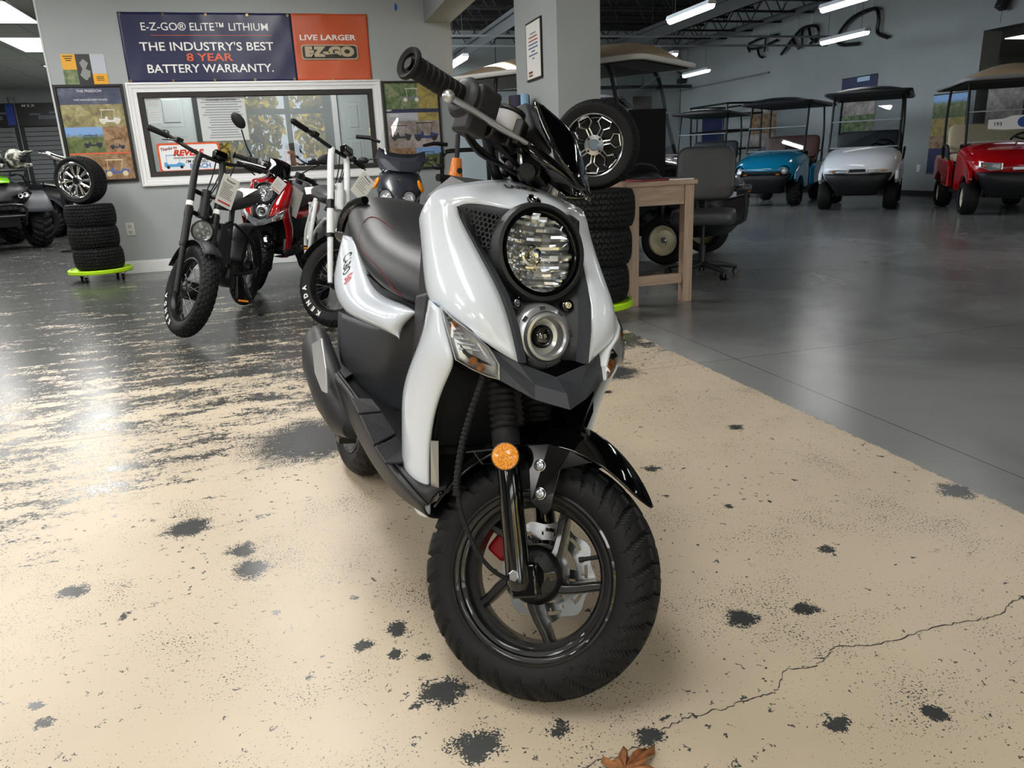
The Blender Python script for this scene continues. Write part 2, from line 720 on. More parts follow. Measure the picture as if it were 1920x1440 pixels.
# hairline crack running across the paint: a jagged dark strip
crack = [(.36, .97), (.389, .986), (.45, .985), (.497, 1.001), (.56, 1.022), (.598, 1.03), (.665, 1.029), (.73, 1.034), (.787, 1.037), (.81, 1.052), (.845, 1.088),
         (.905, 1.076), (.95, 1.093), (.979, 1.114), (1.05, 1.098), (1.119, 1.09), (1.21, 1.1), (1.308, 1.097), (1.36, 1.09), (1.407, 1.093), (1.45, 1.115), (1.52, 1.13)]
rc = random.Random(3)
pts = []
for a, b in zip(crack, crack[1:]):
    for k in range(7):
        f = k / 7
        pts.append((a[0] + (b[0] - a[0]) * f + rc.uniform(-.004, .004), a[1] + (b[1] - a[1]) * f + rc.uniform(-.004, .004)))
g = G()
rows = [[], []]
for i, (x, y) in enumerate(pts):
    w = .0006 + .0012 * rc.random()
    rows[0].append((x, y - w, .0007))
    rows[1].append((x, y + w, .0007))
g.grid(rows)
struct('trim_1', g, pm('crack_shadow', '#3a3a3a', .9))

# office wall with its window opening
WX0, WX1 = -2.165, 1.99
OX0, OX1, OZ0, OZ1 = -1.385, 1.045, 1.005, 1.855
g = G()
th = .14
for a, b in (((WX0, 0), (OX0, FCEIL)), ((OX1, 0), (WX1, FCEIL)), ((OX0, 0), (OX1, OZ0)), ((OX0, OZ1), (OX1, FCEIL))):
    g.box2((a[0], WALL_Y, a[1]), (b[0], WALL_Y + th, b[1]))
struct('wall_back', g, WALL, smooth=0)
g = G()
g.box2((WX0 - .012, WALL_Y - .006, 0), (WX0 + .006, WALL_Y + th, CEIL))
struct('trim_2', g, pm('corner_bead', '#c9cccb', .5), smooth=0)
g = G()
for a, b in ((WX0, WX1),):
    g.box2((a, WALL_Y - .016, 0), (b, WALL_Y, .115))
    g.box2((a, WALL_Y - .011, .115), (b, WALL_Y, .135))
struct('baseboard_back', g, WHITE_PAINT, smooth=0, bev=.003)

# window: white moulded casing, dark inner frame, one clear pane
g = G()
cw = .093


def casing(g, x0, x1, z0, z1, w, prof):
    """mitred frame; prof = list of (inset 0..1 from outside, height)"""
    rings = []
    for f, h in prof:
        d = w * f
        rings.append([(x0 + d, WALL_Y - h, z0 + d), (x1 - d, WALL_Y - h, z0 + d), (x1 - d, WALL_Y - h, z1 - d), (x0 + d, WALL_Y - h, z1 - d)])
    g.loft(rings, cap=False)


casing(g, OX0 - cw, OX1 + cw, OZ0 - cw, OZ1 + cw, cw, [(0, 0), (0, .030), (.18, .034), (.25, .026), (.55, .022), (.62, .014), (.92, .012), (1, .018), (1, -.05)])
win = struct('window_1', g, WHITE_PAINT, smooth=20)
g = G()
casing(g, OX0, OX1, OZ0, OZ1, .055, [(0, .0), (0, .008), (.9, .004), (1, -.02), (1, -.05)])
obj('inner_frame', g, pm('dark_bronze_frame', '#2b2624', .45), win, smooth=20)
g = G()
g.poly([(OX0 + .05, WALL_Y + .03, OZ0 + .05), (OX1 - .05, WALL_Y + .03, OZ0 + .05), (OX1 - .05, WALL_Y + .03, OZ1 - .05), (OX0 + .05, WALL_Y + .03, OZ1 - .05)])
obj('pane', g, glass('office_glass', (.97, 1, .99), 2.0, .93), win, smooth=0)

# soffit beam running from the wall towards the camera
g = G()
g.box2((1.69, -4, 2.54), (1.99, WALL_Y, HIGH))
struct('trim_3', g, pm('soffit_paint', '#8f9595', .6), smooth=0)

# front showroom ceiling: tiles in a grid
def tile_material():
    m = bpy.data.materials.new('ceiling_tiles')
    t = NT(m)
    p = t.obj()
    s = t.xyz(p)
    def gl(v, per, off):
        f = t.math('FRACT', t.math('DIVIDE', t.math('ADD', v, off), per))
        return t.math('SUBTRACT', 1, t.step(t.math('ABSOLUTE', t.math('SUBTRACT', f, .5)), .012 / per * .5, .016 / per))
    lines = t.math('MAXIMUM', gl(s[0], .61, .0), gl(s[1], .61, .2))
    base = t.mix(t.noise(p, 60, 3), lin('#c2c3bf'), lin('#aeb0ac'))
    t.put(t.p.inputs['Base Color'], t.mix(t.math('MULTIPLY', lines, .6), base, lin('#7b7d7c')))
    t.p.inputs['Roughness'].default_value = .9
    return m


g = G()
g.box2((-9, -4.2, FCEIL), (1.69, WALL_Y, FCEIL + .05))
g.box2((-9, WALL_Y, CEIL + .05), (WX0 + .14, WALL_Y + .05, FCEIL))
g.box2((-9, WALL_Y, CEIL), (WX0 + .14, 17.7, CEIL + .05))
struct('ceiling', g, tile_material(), smooth=0)
DIFF = pm('lamp_diffuser', '#ffffff', .5, emis=2.2)
for i, (x, y) in enumerate(CEIL_PANELS):
    first = (x, y) == (-2.93, 11.98)
    if y > 9:
        t = thing('ceiling_light', 'white ceiling panel light over the left room, ' + ('largest, by the wall corner' if first else 'in the top left corner' if y < 10 and x > -3 else 'farther back'), 'ceiling light', (x, y, CEIL), 0, 'ceiling panel lights of the left room')
    else:
        t = thing('ceiling_light', 'recessed ceiling panel light over the front showroom', 'ceiling light', (x, y, FCEIL), 0, 'ceiling panel lights of the front showroom')
    g = G()
    g.box2((-.3, -.6, -.012), (.3, .6, -.002))
    obj('diffuser', g, DIFF, t, smooth=0)
    g = G()
    for a, b in (((-.315, -.615), (.315, -.595)), ((-.315, .595), (.315, .615)), ((-.315, -.615), (-.295, .615)), ((.295, -.615), (.315, .615))):
        g.box2((a[0], a[1], -.016), (b[0], b[1], -.0))
    obj('frame', g, WHITE_PAINT, t, smooth=0)

# pillar with the framed notice
PX0, PX1, PY0, PY1 = 2.155, 2.517, 6.0, 7.13
g = G()
g.box2((PX0, PY0, 0), (PX1, PY1, HIGH))
struct('wall_pillar', g, WALL, smooth=0)

# the big hall
g = G()
g.box2((WX0, 22.8, 0), (18, 22.95, HIGH))
struct('wall_far', g, WALL2, smooth=0)
JY = 11.68
g = G()
g.box2((RIGHT_X, JY, 0), (RIGHT_X + .42, 22.8, HIGH))
g.box2((RIGHT_X, -4, CEIL + .17), (RIGHT_X + .42, JY, HIGH))
struct('wall_right', g, WALL2, smooth=0)
g = G()
g.box2((RIGHT_X - .012, JY + .01, 0), (RIGHT_X, 22.8, .11))
struct('baseboard_right', g, BASE_BLACK, smooth=0)
g = G()
g.box2((RIGHT_X - .05, 18.1, 2.93), (RIGHT_X, 22.8, 2.97))
struct('trim_4', g, pm('wall_ledge', '#6f7372', .6), smooth=0)
# side room beyond the opening on the right
g = G()
g.box2((RIGHT_X + .42, 15.2, 0), (18, 15.35, 3.0))
struct('wall_back', g, WALL2, smooth=0)
g = G()
g.box2((RIGHT_X + .42, -4, CEIL + .17), (18, 15.3, CEIL + .22))
struct('ceiling', g, tile_material(), smooth=0)
g = G()
g.box2((17.9, -4.2, 0), (18, 15.3, 3.0))
struct('wall_right', g, WALL2, smooth=0)
# high dark deck with open steel joists
g = G()
g.box2((1.69, -4.2, HIGH), (RIGHT_X + .42, 23, HIGH + .1))
struct('ceiling', g, DECK, smooth=0)
g = G()
y = 4.0
while y < 22.5:
    g.box2((1.99, y - .05, 4.60), (RIGHT_X, y + .05, 4.66))
    g.box2((1.99, y - .04, 4.06), (RIGHT_X, y + .04, 4.10))
    x = 1.99
    k = 0
    while x < RIGHT_X - .3:
        a = (x, y, 4.08) if k % 2 else (x, y, 4.62)
        b = (x + .35, y, 4.62) if k % 2 else (x + .35, y, 4.08)
        g.cyl(a, b, .013, n=5, cap=False)
        x += .35
        k += 1
    y += 1.25
struct('trim_5', g, JOIST, smooth=30)
# steel girder lines along the hall
g = G()
for x in (4.9, 8.9):
    g.box2((x - .08, 4, 3.92), (x + .08, 22.8, 4.0))
    g.box2((x - .01, 4, 3.7), (x + .01, 22.8, 4.0))
struct('trim_6', g, pm('girder_paint', '#3a3b3b', .6), smooth=0)
# round duct crossing the hall
g = G()
g.tube([(1.99, 9.6, 3.62), (3.2, 9.6, 3.62), (4.1, 9.45, 3.7), (5.6, 8.2, 3.75), (12.28, 8.2, 3.75)], .13, 16, 4)
for x in (2.6, 3.3):
    g.tube([(x - .03, 9.6, 3.62), (x + .03, 9.6, 3.62)], .142, 16)
tag(obj('duct', g, DUCT), 'pale round air duct crossing under the dark hall ceiling behind the pillar', 'duct')
# pipes along the right wall
g = G()
g.tube([(11.85, 8, 4.1), (11.85, 22.6, 4.1)], .07, 12)
for y in range(9, 23, 2):
    g.cyl((11.85, y, 4.1), (11.85, y, HIGH), .012, n=6)
tag(obj('pipe', g, pm('grey_steel_pipe', '#56595a', .45)), 'thick grey pipe hung along the top of the right-hand wall', 'pipe', 'pipes under the hall ceiling')
g = G()
g.tube([(2.0, 15.2, 3.35), (11.9, 15.2, 3.35)], .022, 8)
g.tube([(2.0, 15.4, 3.2), (11.9, 15.4, 3.2)], .022, 8)
tag(obj('pipe', g, pm('pale_conduit', '#6d6f70', .5)), 'pair of thin conduits spanning the dark hall above the tan-roofed cart', 'pipe', 'pipes under the hall ceiling')
g = G()
g.tube([(4.6, 21.8, 2.98), (12.1, 21.8, 2.98)], .05, 10)
for x in (6, 7.5, 9, 10.5):
    g.cyl((x, 21.8, 2.98), (x, 21.8, HIGH), .012, n=6)
tag(obj('pipe', g, PIPE), 'black sprinkler pipe near the far wall of the hall', 'pipe', 'pipes under the hall ceiling')

# hanging tube fixtures
TUBE = pm('tube_lamp_lens', '#ffffff', .4, emis=9.0)
LAMP_LABEL = {(6.0, 10.9): 'hanging tube light nearest to the pillar, upper right of it', (8.0, 9.9): 'hanging tube light in front of the black hoops on the right wall',
              (8.0, 15.7): 'hanging tube light just over the tan cart roof corner', (3.63, 16.0): 'hanging tube light between the office wall and the pillar'}
for x, y in HALL_TUBES:
    t = thing('tube_light', LAMP_LABEL.get((x, y), 'hanging tube light elsewhere in the hall'), 'light', (x, y, 3.0), 0, 'hanging tube lights of the hall')
    g = G()
    g.prism([(-.07, .0), (-.05, .045), (.05, .045), (.07, .0), (.065, -.012), (-.065, -.012)], -.63, .63, Matrix(((1, 0, 0, 0), (0, 0, -1, 0), (0, 1, 0, .02), (0, 0, 0, 1))))
    obj('housing', g, pm('lamp_housing', '#c8cacb', .4), t, smooth=30)
    g = G()
    g.tube([(0, -.61, 0), (0, .61, 0)], .055, 12)
    obj('lens', g, TUBE, t)
    for yy in (-.45, .45):
        g = G()
        g.cyl((0, yy, .06), (0, yy, 1.66), .004, n=5)
        obj('hanger', g, PIPE, t)

# shop front behind the camera: mullioned windows, trees outside (they mirror in the office pane)
g = G()
MUL = pm('shopfront_frame', '#a9b0af', .5)
def shopfront(name, xs, z_sill, z_tr, z_top):
    g = G()
    x0, x1 = xs[0], xs[-1]
    g.box2((x0, -4.08, 0), (x1, -4.0, z_sill))
    g.box2((x0, -4.08, z_top), (x1, -4.0, HIGH))
    for x in xs:
        g.box2((x - .07, -4.1, 0), (x + .07, -3.98, z_top))
    g.box2((x0, -4.1, z_tr - .07), (x1, -3.98, z_tr + .07))
    w = struct(name, g, MUL, smooth=0)
    g = G()
    g.poly([(x0, -4.04, z_sill), (x1, -4.04, z_sill), (x1, -4.04, z_top), (x0, -4.04, z_top)])
    obj('pane', g, glass('shop_glass', (1, 1, 1), 1, .96), w, smooth=0)
shopfront('window_2', [-1.85, -.88, .25, 1.25], .15, 2.56, 3.0)
shopfront('window_3', [2.3, 4.7, 7.1, 9.5, 12.0], .15, 2.35, 3.1)
g = G()
g.box2((-9, -4.1, 0), (-1.85, -4.0, HIGH))
g.box2((1.25, -4.1, 0), (2.3, -4.0, HIGH))
g.box2((12.0, -4.1, 0), (18, -4.0, HIGH))
struct('wall_front', g, WALL, smooth=0)
g = G()
g.box2((-9.1, -4.2, 0), (-9, 24, FCEIL + .05))
struct('wall_left', g, WALL, smooth=0)

# ---------------------------------------------------------------- things on the office wall
FY = WALL_Y            # wall face
def FM(x, y, z):       # frame for flat things on the wall: X right, Y up, Z out of the wall
    return Matrix(((1, 0, 0, x), (0, 0, -1, y), (0, 1, 0, z), (0, 0, 0, 1)))


def picture(name, stops, scale=9.0, sky=None):
    """a printed landscape photograph: patchy colours, an optional pale sky band at the top"""
    if name in MATS:
        return MATS[name]
    m = pm(name, '#808080', .45)
    t = NT(m)
    o = t.obj()
    n = t.noise(o, scale, 5, .65, .3)
    n2 = t.noise(o, scale * 3.2, 3, .6)
    c = t.ramp(t.math('ADD', t.math('MULTIPLY', n, .7), t.math('MULTIPLY', n2, .3)), [(.30 + .40 * i / max(1, len(stops) - 1), lin(h)) for i, h in enumerate(stops)])
    if sky:
        z = t.xyz(t.gen())[1]
        f = t.step(t.math('ADD', z, t.math('MULTIPLY', n2, .3)), .72, .92)
        c = t.mix(f, c, lin(sky))
    t.put(t.p.inputs['Base Color'], c)
    return m


BLUE_BANNER = pm('navy_vinyl', '#23284d', .32)
ORANGE_BANNER = pm('orange_vinyl', '#c85a35', .32)
BANNER_WHITE = pm('banner_white_print', '#f2f2f0', .4)
BANNER_ORANGE = pm('banner_orange_print', '#e0603a', .4)
TAN_PRINT = pm('banner_tan_print', '#b8a88c', .4)
DARK_PRINT = pm('banner_dark_print', '#2b2826', .4)
bx0, bx1, bz0, bz1 = -1.441, 1.056, 1.945, 2.617
bxm = .252
BY = FY - .006


def wrinkle(x, z):
    u, v = (x - bx0) / (bx1 - bx0), (z - bz0) / (bz1 - bz0)
    w = 0.0
    for gx in (0.0, .155, .31, .47, .635, .80, 1.0):
        dx = u - gx
        w += .003 * math.exp(-abs(dx) * 26) * (v ** 2)
        w += .003 * math.exp(-((dx - .10 * (1 - v)) / .025) ** 2) * v
        w += .003 * math.exp(-((dx + .12 * (1 - v)) / .03) ** 2) * v
    w += .003 * math.sin(u * 21 + v * 5) + .0025 * math.sin(u * 47 - v * 9) * (1 - v)
    return max(.0015, .004 + w)


ban = thing('wall_banner', 'long navy and orange vinyl battery warranty banner above the office window', 'banner', (0, 0, 0))
for nm, xa, xb, mt in (('navy_panel', bx0, bxm, BLUE_BANNER), ('orange_panel', bxm, bx1, ORANGE_BANNER)):
    g = G()
    nx = int((xb - xa) / .025)
    g.grid([[(xa + (xb - xa) * i / nx, FY - wrinkle(xa + (xb - xa) * i / nx, bz0 + (bz1 - bz0) * j / 26) - .002, bz0 + (bz1 - bz0) * j / 26) for i in range(nx + 1)] for j in range(27)])
    obj(nm, g, mt, ban, sol=.0015)


def banner_text(name, s, x0, x1, z, h, mat, bold=.0, fit=True):
    g = G()
    gg = G()
    text(gg, s, h, Matrix(), .0, 'LEFT', bold)
    xs = [v[0] for v in gg.v]
    k = (x1 - x0) / (max(xs) - min(xs))
    text(g, s, h, Matrix(((k, 0, 0, x0 - min(xs) * k), (0, 0, -1, 0), (0, 1, 0, z), (0, 0, 0, 1))), .0, 'LEFT', bold)
    g.v = [(v[0], FY - wrinkle(v[0], v[2]) - .0085, v[2]) for v in g.v]
    return obj(name, g, mat, ban, smooth=0)


banner_text('lettering', 'E-Z-GO\u00ae ELiTE\u2122 LITHIUM', (-1.240, 9.070, 2.475)[0], (0.003, 9.070, 2.481)[0], (-0.631, 9.070, 2.478)[2], .105, BANNER_WHITE, .0004)
banner_text('lettering', "THE INDUSTRY'S BEST", (-1.281, 9.070, 2.290)[0], (0.038, 9.070, 2.288)[0], (-0.638, 9.070, 2.289)[2], .115, BANNER_WHITE, .0012)
banner_text('lettering', '8 YEAR', (-0.847, 9.070, 2.187)[0], (-0.388, 9.070, 2.184)[0], (-0.622, 9.070, 2.185)[2], .105, BANNER_ORANGE, .0015)
banner_text('lettering', 'BATTERY WARRANTY.', (-1.240, 9.070, 2.081)[0], (0.011, 9.070, 2.071)[0], (-0.627, 9.070, 2.076)[2], .115, BANNER_WHITE, .0012)
banner_text('lettering', 'LIVE LARGER', (0.320, 9.070, 2.378)[0], (0.916, 9.070, 2.378)[0], (0.618, 9.070, 2.378)[2], .075, BANNER_WHITE, .0016)


def rrect(x0, x1, z0, z1, r, n=5):
    o = []
    for cx, cz, a0 in ((x1 - r, z1 - r, 0), (x0 + r, z1 - r, 90), (x0 + r, z0 + r, 180), (x1 - r, z0 + r, 270)):
        for k in range(n + 1):
            a = RAD(a0 + 90 * k / n)
            o.append((cx + r * math.cos(a), cz + r * math.sin(a)))
    return o


lx0, lx1 = (0.320, 9.070, 2.234)[0], (0.925, 9.070, 2.233)[0]
lz1, lz0 = (0.628, 9.070, 2.309)[2], (0.611, 9.070, 2.158)[2]
for k, (ins, mt) in enumerate(((0, TAN_PRINT), (.012, DARK_PRINT))):
    g = G()
    g.poly([(x, FY - .0190 - .0015 * k, z) for x, z in rrect(lx0 + ins, lx1 - ins, lz0 + ins, lz1 - ins, .03)])
    obj('logo_plate', g, mt, ban, smooth=0)
_lg = banner_text('logo', 'EZ-GO', lx0 + .04, lx1 - .04, (lz0 + lz1) / 2, .125, TAN_PRINT, .010)
for _v in _lg.data.vertices:
    _v.co.y = FY - .0225
g = G()
g.grid([[(x, FY - wrinkle(x, 2.40) - .005, 2.398 + .004 * j) for x in [-1.16 + .05 * i for i in range(25)]] for j in (0, 1)])
obj('rule', g, BANNER_ORANGE, ban, smooth=0)
for i in range(7):
    x = bx0 + .02 + (bx1 - bx0 - .04) * i / 6
    for z in (bz0 + .02, bz1 - .02):
        g = G()
        g.torus(.0095, .0035, FM(x, FY - wrinkle(x, z) - .006, z), 18, 6)
        obj('grommet', g, pm('brass_eyelet', '#b49a5c', .3, .9), ban)


def framed(name, label, x0, x1, z0, z1, fw, panels, framecol):
    t = thing(name, label, 'poster', (0, FY, 0))
    g = G()
    rings = []
    for f, h in ((0, 0), (0, .022), (.85, .022), (1, .014), (1, .004)):
        d = fw * f
        rings.append([(x0 + d, -h, z0 + d), (x1 - d, -h, z0 + d), (x1 - d, -h, z1 - d), (x0 + d, -h, z1 - d)])
    g.loft(rings, cap=False)
    obj('frame', g, framecol, t, smooth=0)
    X0, X1, Z0, Z1 = x0 + fw, x1 - fw, z0 + fw, z1 - fw
    W_, H_ = X1 - X0, Z1 - Z0
    for a0, b0, a1, b1, mt in panels:
        g = G()
        g.box(((0, 0, 0)), ((a1 - a0) * W_, (b1 - b0) * H_, .001))
        o = obj('print', g, mt, t, smooth=0)
        o.matrix_local = FM(X0 + (a0 + a1) / 2 * W_, -.006, Z0 + (b0 + b1) / 2 * H_)
    return t, X0, X1, Z0, Z1


def mini_cart(t, cx, cz, s, body, roof='#2a2a2a', flip=1, y=-.0075):
    """small printed picture of a golf cart: body, roof, posts and two wheels"""
    def q(x, z): return (cx + flip * x * s, y, cz + z * s)
    g = G()
    g.poly([q(-1.1, .25), q(1.1, .25), q(1.25, .62), q(.55, .80), q(.40, .50), q(-.15, .50), q(-.25, .9), q(-.45, .9), q(-.5, .65), q(-1.15, .65)])
    obj('printed_cart', g, pm('print_' + body[1:], body, .5), t, smooth=0)
    g = G()
    g.poly([q(-.95, 1.62), q(.75, 1.62), q(.75, 1.70), q(-.9, 1.72)])
    for x0, x1 in ((.45, .66), (-.85, -.80)):
        g.poly([q(x0 + .04, .6), q(x0, .6), q(x1, 1.64), q(x1 + .05, 1.64)])
    for wx in (-.75, .8):
        g.poly([(cx + flip * (wx + .27 * math.cos(a)) * s, y - .0004, cz + (.27 + .27 * math.sin(a)) * s) for a in [2 * PI * k / 18 for k in range(18)]])
    obj('printed_cart', g, pm('print_' + roof[1:], roof, .5), t, smooth=0)


FRAME_BLACK = pm('black_poster_frame', '#151516', .35)
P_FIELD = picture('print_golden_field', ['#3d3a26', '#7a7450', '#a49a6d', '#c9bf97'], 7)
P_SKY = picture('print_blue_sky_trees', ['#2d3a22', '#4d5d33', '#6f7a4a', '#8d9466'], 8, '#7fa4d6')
P_FALL = picture('print_autumn', ['#46321f', '#7d5c3c', '#a88a68', '#7d8a9a'], 8)  # autumn colours greyed to paint in glare off the poster glass
P_HEAD = picture('print_navy_header', ['#34394f', '#40465c', '#565c70', '#8a8f9c'], 3)  # pale swirls paint reflections into the navy header
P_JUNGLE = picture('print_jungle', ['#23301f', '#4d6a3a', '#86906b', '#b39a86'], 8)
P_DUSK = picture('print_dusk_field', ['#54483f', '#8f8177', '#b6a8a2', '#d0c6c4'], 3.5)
P_YELLOW = picture('print_yellow_tree', ['#55523a', '#94864c', '#b8a45c', '#3b4426'], 9)  # yellows muted too, glass glare put into the print colour
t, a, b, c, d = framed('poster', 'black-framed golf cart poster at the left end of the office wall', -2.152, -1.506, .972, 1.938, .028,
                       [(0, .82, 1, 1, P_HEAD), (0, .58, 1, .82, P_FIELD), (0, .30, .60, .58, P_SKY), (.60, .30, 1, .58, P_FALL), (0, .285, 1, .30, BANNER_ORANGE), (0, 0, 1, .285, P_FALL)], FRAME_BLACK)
mini_cart(t, a + .44, c + .55, .085, '#d9dad8', '#d9d2c0')
mini_cart(t, a + .24, c + .32, .075, '#2f3440')
mini_cart(t, a + .47, c + .30, .062, '#3d4350', flip=-1)
mini_cart(t, a + .42, c + .03, .10, '#5a6a9c', '#e0d0a8')
g = G()
for k, (s_, z, h) in enumerate((('THE FREEDOM', 1.875, .036), ('THAT ELEVATES EVERY ROUND', 1.79, .022))):
    g = G()
    text(g, s_, h, FM(-1.83, -.0085, z), .0, bold=.0006)
    obj('lettering', g, pm('pale_print', '#c8cad4', .5), t, smooth=0)
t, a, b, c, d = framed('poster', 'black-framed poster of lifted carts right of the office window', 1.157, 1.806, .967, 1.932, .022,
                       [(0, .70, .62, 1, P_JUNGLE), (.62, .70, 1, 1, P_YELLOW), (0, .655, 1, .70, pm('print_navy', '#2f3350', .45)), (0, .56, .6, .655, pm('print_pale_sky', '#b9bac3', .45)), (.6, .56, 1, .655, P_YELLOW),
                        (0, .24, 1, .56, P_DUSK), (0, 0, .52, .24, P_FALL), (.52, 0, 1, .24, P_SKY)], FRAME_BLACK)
mini_cart(t, a + .30, c + .72, .085, '#77808c', '#e9e4d6', -1)
mini_cart(t, a + .15, c + .30, .10, '#3c4148', '#3a3a3a')
mini_cart(t, a + .44, c + .29, .12, '#34406f', '#2e2c2a')
mini_cart(t, a + .47, c + .045, .075, '#3a3230', '#2e2c2a')
g = G()
text(g, 'NEW', .028, FM(1.21, -.0085, 1.62), .0, bold=.001)
obj('lettering', g, PAPER, t, smooth=0)
g = G()
text(g, 'EXTRA', .03, FM(1.27, -.0085, 1.565), .0, bold=.001)
obj('lettering', g, PAPER, t, smooth=0)

t = thing('flyer', 'glossy yellow, black and white flyer stuck above the left poster', 'flyer', (0, FY, 0))
fl = pm('flyer_yellow', '#e8a81c', .3)
x0, z0 = -2.030, 1.940
for xa, xb, za, zb, mt in ((0, .13, .14, .285, fl), (0, .13, 0, .14, P_JUNGLE), (.13, .265, 0, .285, pm('flyer_black', '#1c1c1e', .3)), (.265, .40, .10, .285, pm('flyer_pale', '#b9bfca', .3)), (.265, .40, 0, .10, fl)):
    g = G()
    g.box(((x0 + (xa + xb) / 2), -.004, z0 + (za + zb) / 2), (xb - xa, .003, zb - za))
    obj('print', g, mt, t, smooth=0)
g = G()
g.poly([(x0 + .15 + .10 * a_, -.0062, z0 + .05 + .19 * b_) for a_, b_ in ((0, .2), (.3, 0), (.9, .1), (1, .4), (.6, .5), (.9, .8), (.5, 1), (.1, .8), (.3, .5))])
g.poly([(x0 + .20 + .02 * math.cos(a_), -.0066, z0 + .06 + .02 * math.sin(a_)) for a_ in [2 * PI * k / 16 for k in range(16)]])
obj('splash', g, pm('flyer_grey', '#8e9090', .4), t, smooth=0)
g = G()
for k in range(3):
    g.box((x0 + .065, -.0062, z0 + .265 - .02 * k), (.09 - .02 * k, .0006, .008))
    g.box((x0 + .33, -.0062, z0 + .07 - .016 * k), (.07, .0006, .006))
obj('lettering', g, INK, t, smooth=0)

t = thing('wall_outlet', 'white double power outlet low on the office wall', 'outlet', (-1.679, FY, .475))
g = G()
g.box((0, -.003, 0), (.083, .008, .135))
obj('plate', g, pm('outlet_plastic', '#d8d8d2', .4), t, bev=.003)
for z in (-.03, .03):
    g = G()
    g.box((0, -.0085, z), (.042, .004, .038))
    s_ = obj('socket', g, pm('outlet_face', '#c4c4be', .4), t, bev=.002)
    g = G()
    for dx in (-.009, .009):
        g.box((dx, -.011, z + .004), (.004, .002, .013))
    g.box((0, -.011, z - .010), (.006, .002, .006))
    obj('slot', g, DARK_VOID, s_, smooth=0)
g = G()
g.poly([(1.375, FY - .002, 2.735), (1.400, FY - .002, 2.712), (1.398, FY - .002, 2.668), (1.380, FY - .002, 2.65), (1.368, FY - .002, 2.672)])
tag(obj('tape', g, pm('blue_tape', '#1f58b8', .5), smooth=0, sol=.001), 'scrap of blue tape high on the office wall beside the soffit', 'tape')
# framed notice on the pillar
t = thing('framed_notice', 'thin black-framed white notice hung on the left face of the pillar', 'notice', (PX0, 0, 0))
g = G()
y0, y1, z0, z1 = 6.352, 6.758, 1.668, 2.135
g.box((-.008, (y0 + y1) / 2, (z0 + z1) / 2), (.016, y1 - y0, z1 - z0))
obj('frame', g, FRAME_BLACK, t, smooth=0)
g = G()
g.box((-.0165, (y0 + y1) / 2, (z0 + z1) / 2), (.001, y1 - y0 - .03, z1 - z0 - .03))
obj('sheet', g, PAPER, t, smooth=0)
NM = Matrix(((0, 0, -1, -.0176), (-1, 0, 0, (y0 + y1) / 2), (0, 1, 0, 0), (0, 0, 0, 1)))
for k, (wd, col) in enumerate(((.16, '#8a8a92'), (.22, '#a05a50'), (.24, '#a05a50'), (.25, '#4c6a8c'), (.25, '#4c6a8c'), (.10, '#4c6a8c'), (.24, '#4c6a8c'), (.06, '#777777'))):
    g = G()
    z = z1 - .10 - .028 * k
    g.box((-.0175, (y0 + y1) / 2, z), (.0006, wd, .011))
    obj('print', g, pm('notice_' + col[1:], col, .7), t, smooth=0)
g = G()
g.box((-.0175, y1 - .12, z0 + .065), (.0006, .11, .018))
g.box((-.0175, y1 - .12, z0 + .04), (.0006, .11, .014))
obj('print', g, pm('notice_brown', '#7c4436', .7), t, smooth=0)

# ---------------------------------------------------------------- the office behind the window
g = G()
OFF = pm('office_wall_paint', '#8f9696', .6)
g.box2((WX0, 12.7, 0), (WX1, 12.8, CEIL))
g.box2((WX1 - .06, FY + .14, 0), (WX1, 12.7, CEIL))
g.box2((WX0, FY + .14, 0), (WX0 + .06, 12.7, CEIL))
struct('wall_back', g, OFF, smooth=0)
g = G()
g.box2((WX0, FY + .14, CEIL), (WX1, 12.8, CEIL + .05))
struct('ceiling', g, MATS['ceiling_tiles'] if 'ceiling_tiles' in MATS else WHITE_PAINT, smooth=0)
for px_, py_, lab_ in ((-.9, 9.72, 'nearest the window'), (.2, 11.6, 'at the back')):  # unseen lamps added to brighten the doors and room behind the pane
    area('office_fill_lamp', (px_, py_, CEIL - .03), (0, 0, 0), 1.1, .55, 19, (1, .98, .95))
    t = thing('ceiling_light', 'added unseen fill light on the office ceiling ' + lab_, 'ceiling light', (px_, py_, CEIL))
    g = G()
    g.box2((-.6, -.3, -.015), (.6, .3, -.001))
    obj('diffuser', g, DIFF, t, smooth=0)
DOORW = pm('white_door_paint', '#cdd6d6', .45)


def panel_door(name, M, w, h, n):
    """six-panel door leaf in the XZ plane facing -Y"""
    g = G()
    g.box2((0, 0, 0), (w, .04, h))
    dd = obj(name, g, DOORW, smooth=0)
    dd.matrix_world = M
    dd['kind'] = 'structure'
    pw = (w - .11 * 3) / 2
    for i in range(2):
        for za, zb in ((.22, .78), (.92, 1.46), (1.58, h - .12)):
            x0 = .11 + i * (pw + .11)
            g = G()
            rings = []
            for f, y in ((0, -.001), (.012, .012), (.03, .012), (.05, -.004), (.06, -.004)):
                rings.append([(x0 + f, y - .002, za + f), (x0 + pw - f, y - .002, za + f), (x0 + pw - f, y - .002, zb - f), (x0 + f, y - .002, zb - f)])
            g.loft(rings, cap=False)
            g.poly(rings[-1])
            rings0 = rings[0]
            obj('panel', g, DOORW, dd, smooth=0)
    g = G()
    g.cyl((w - .07, 0, 1.02), (w - .07, -.06, 1.02), .012, n=12)
    g.ball((w - .07, -.07, 1.02), .028, 14, 10)
    obj('door_knob', g, STEEL, dd)
    return dd


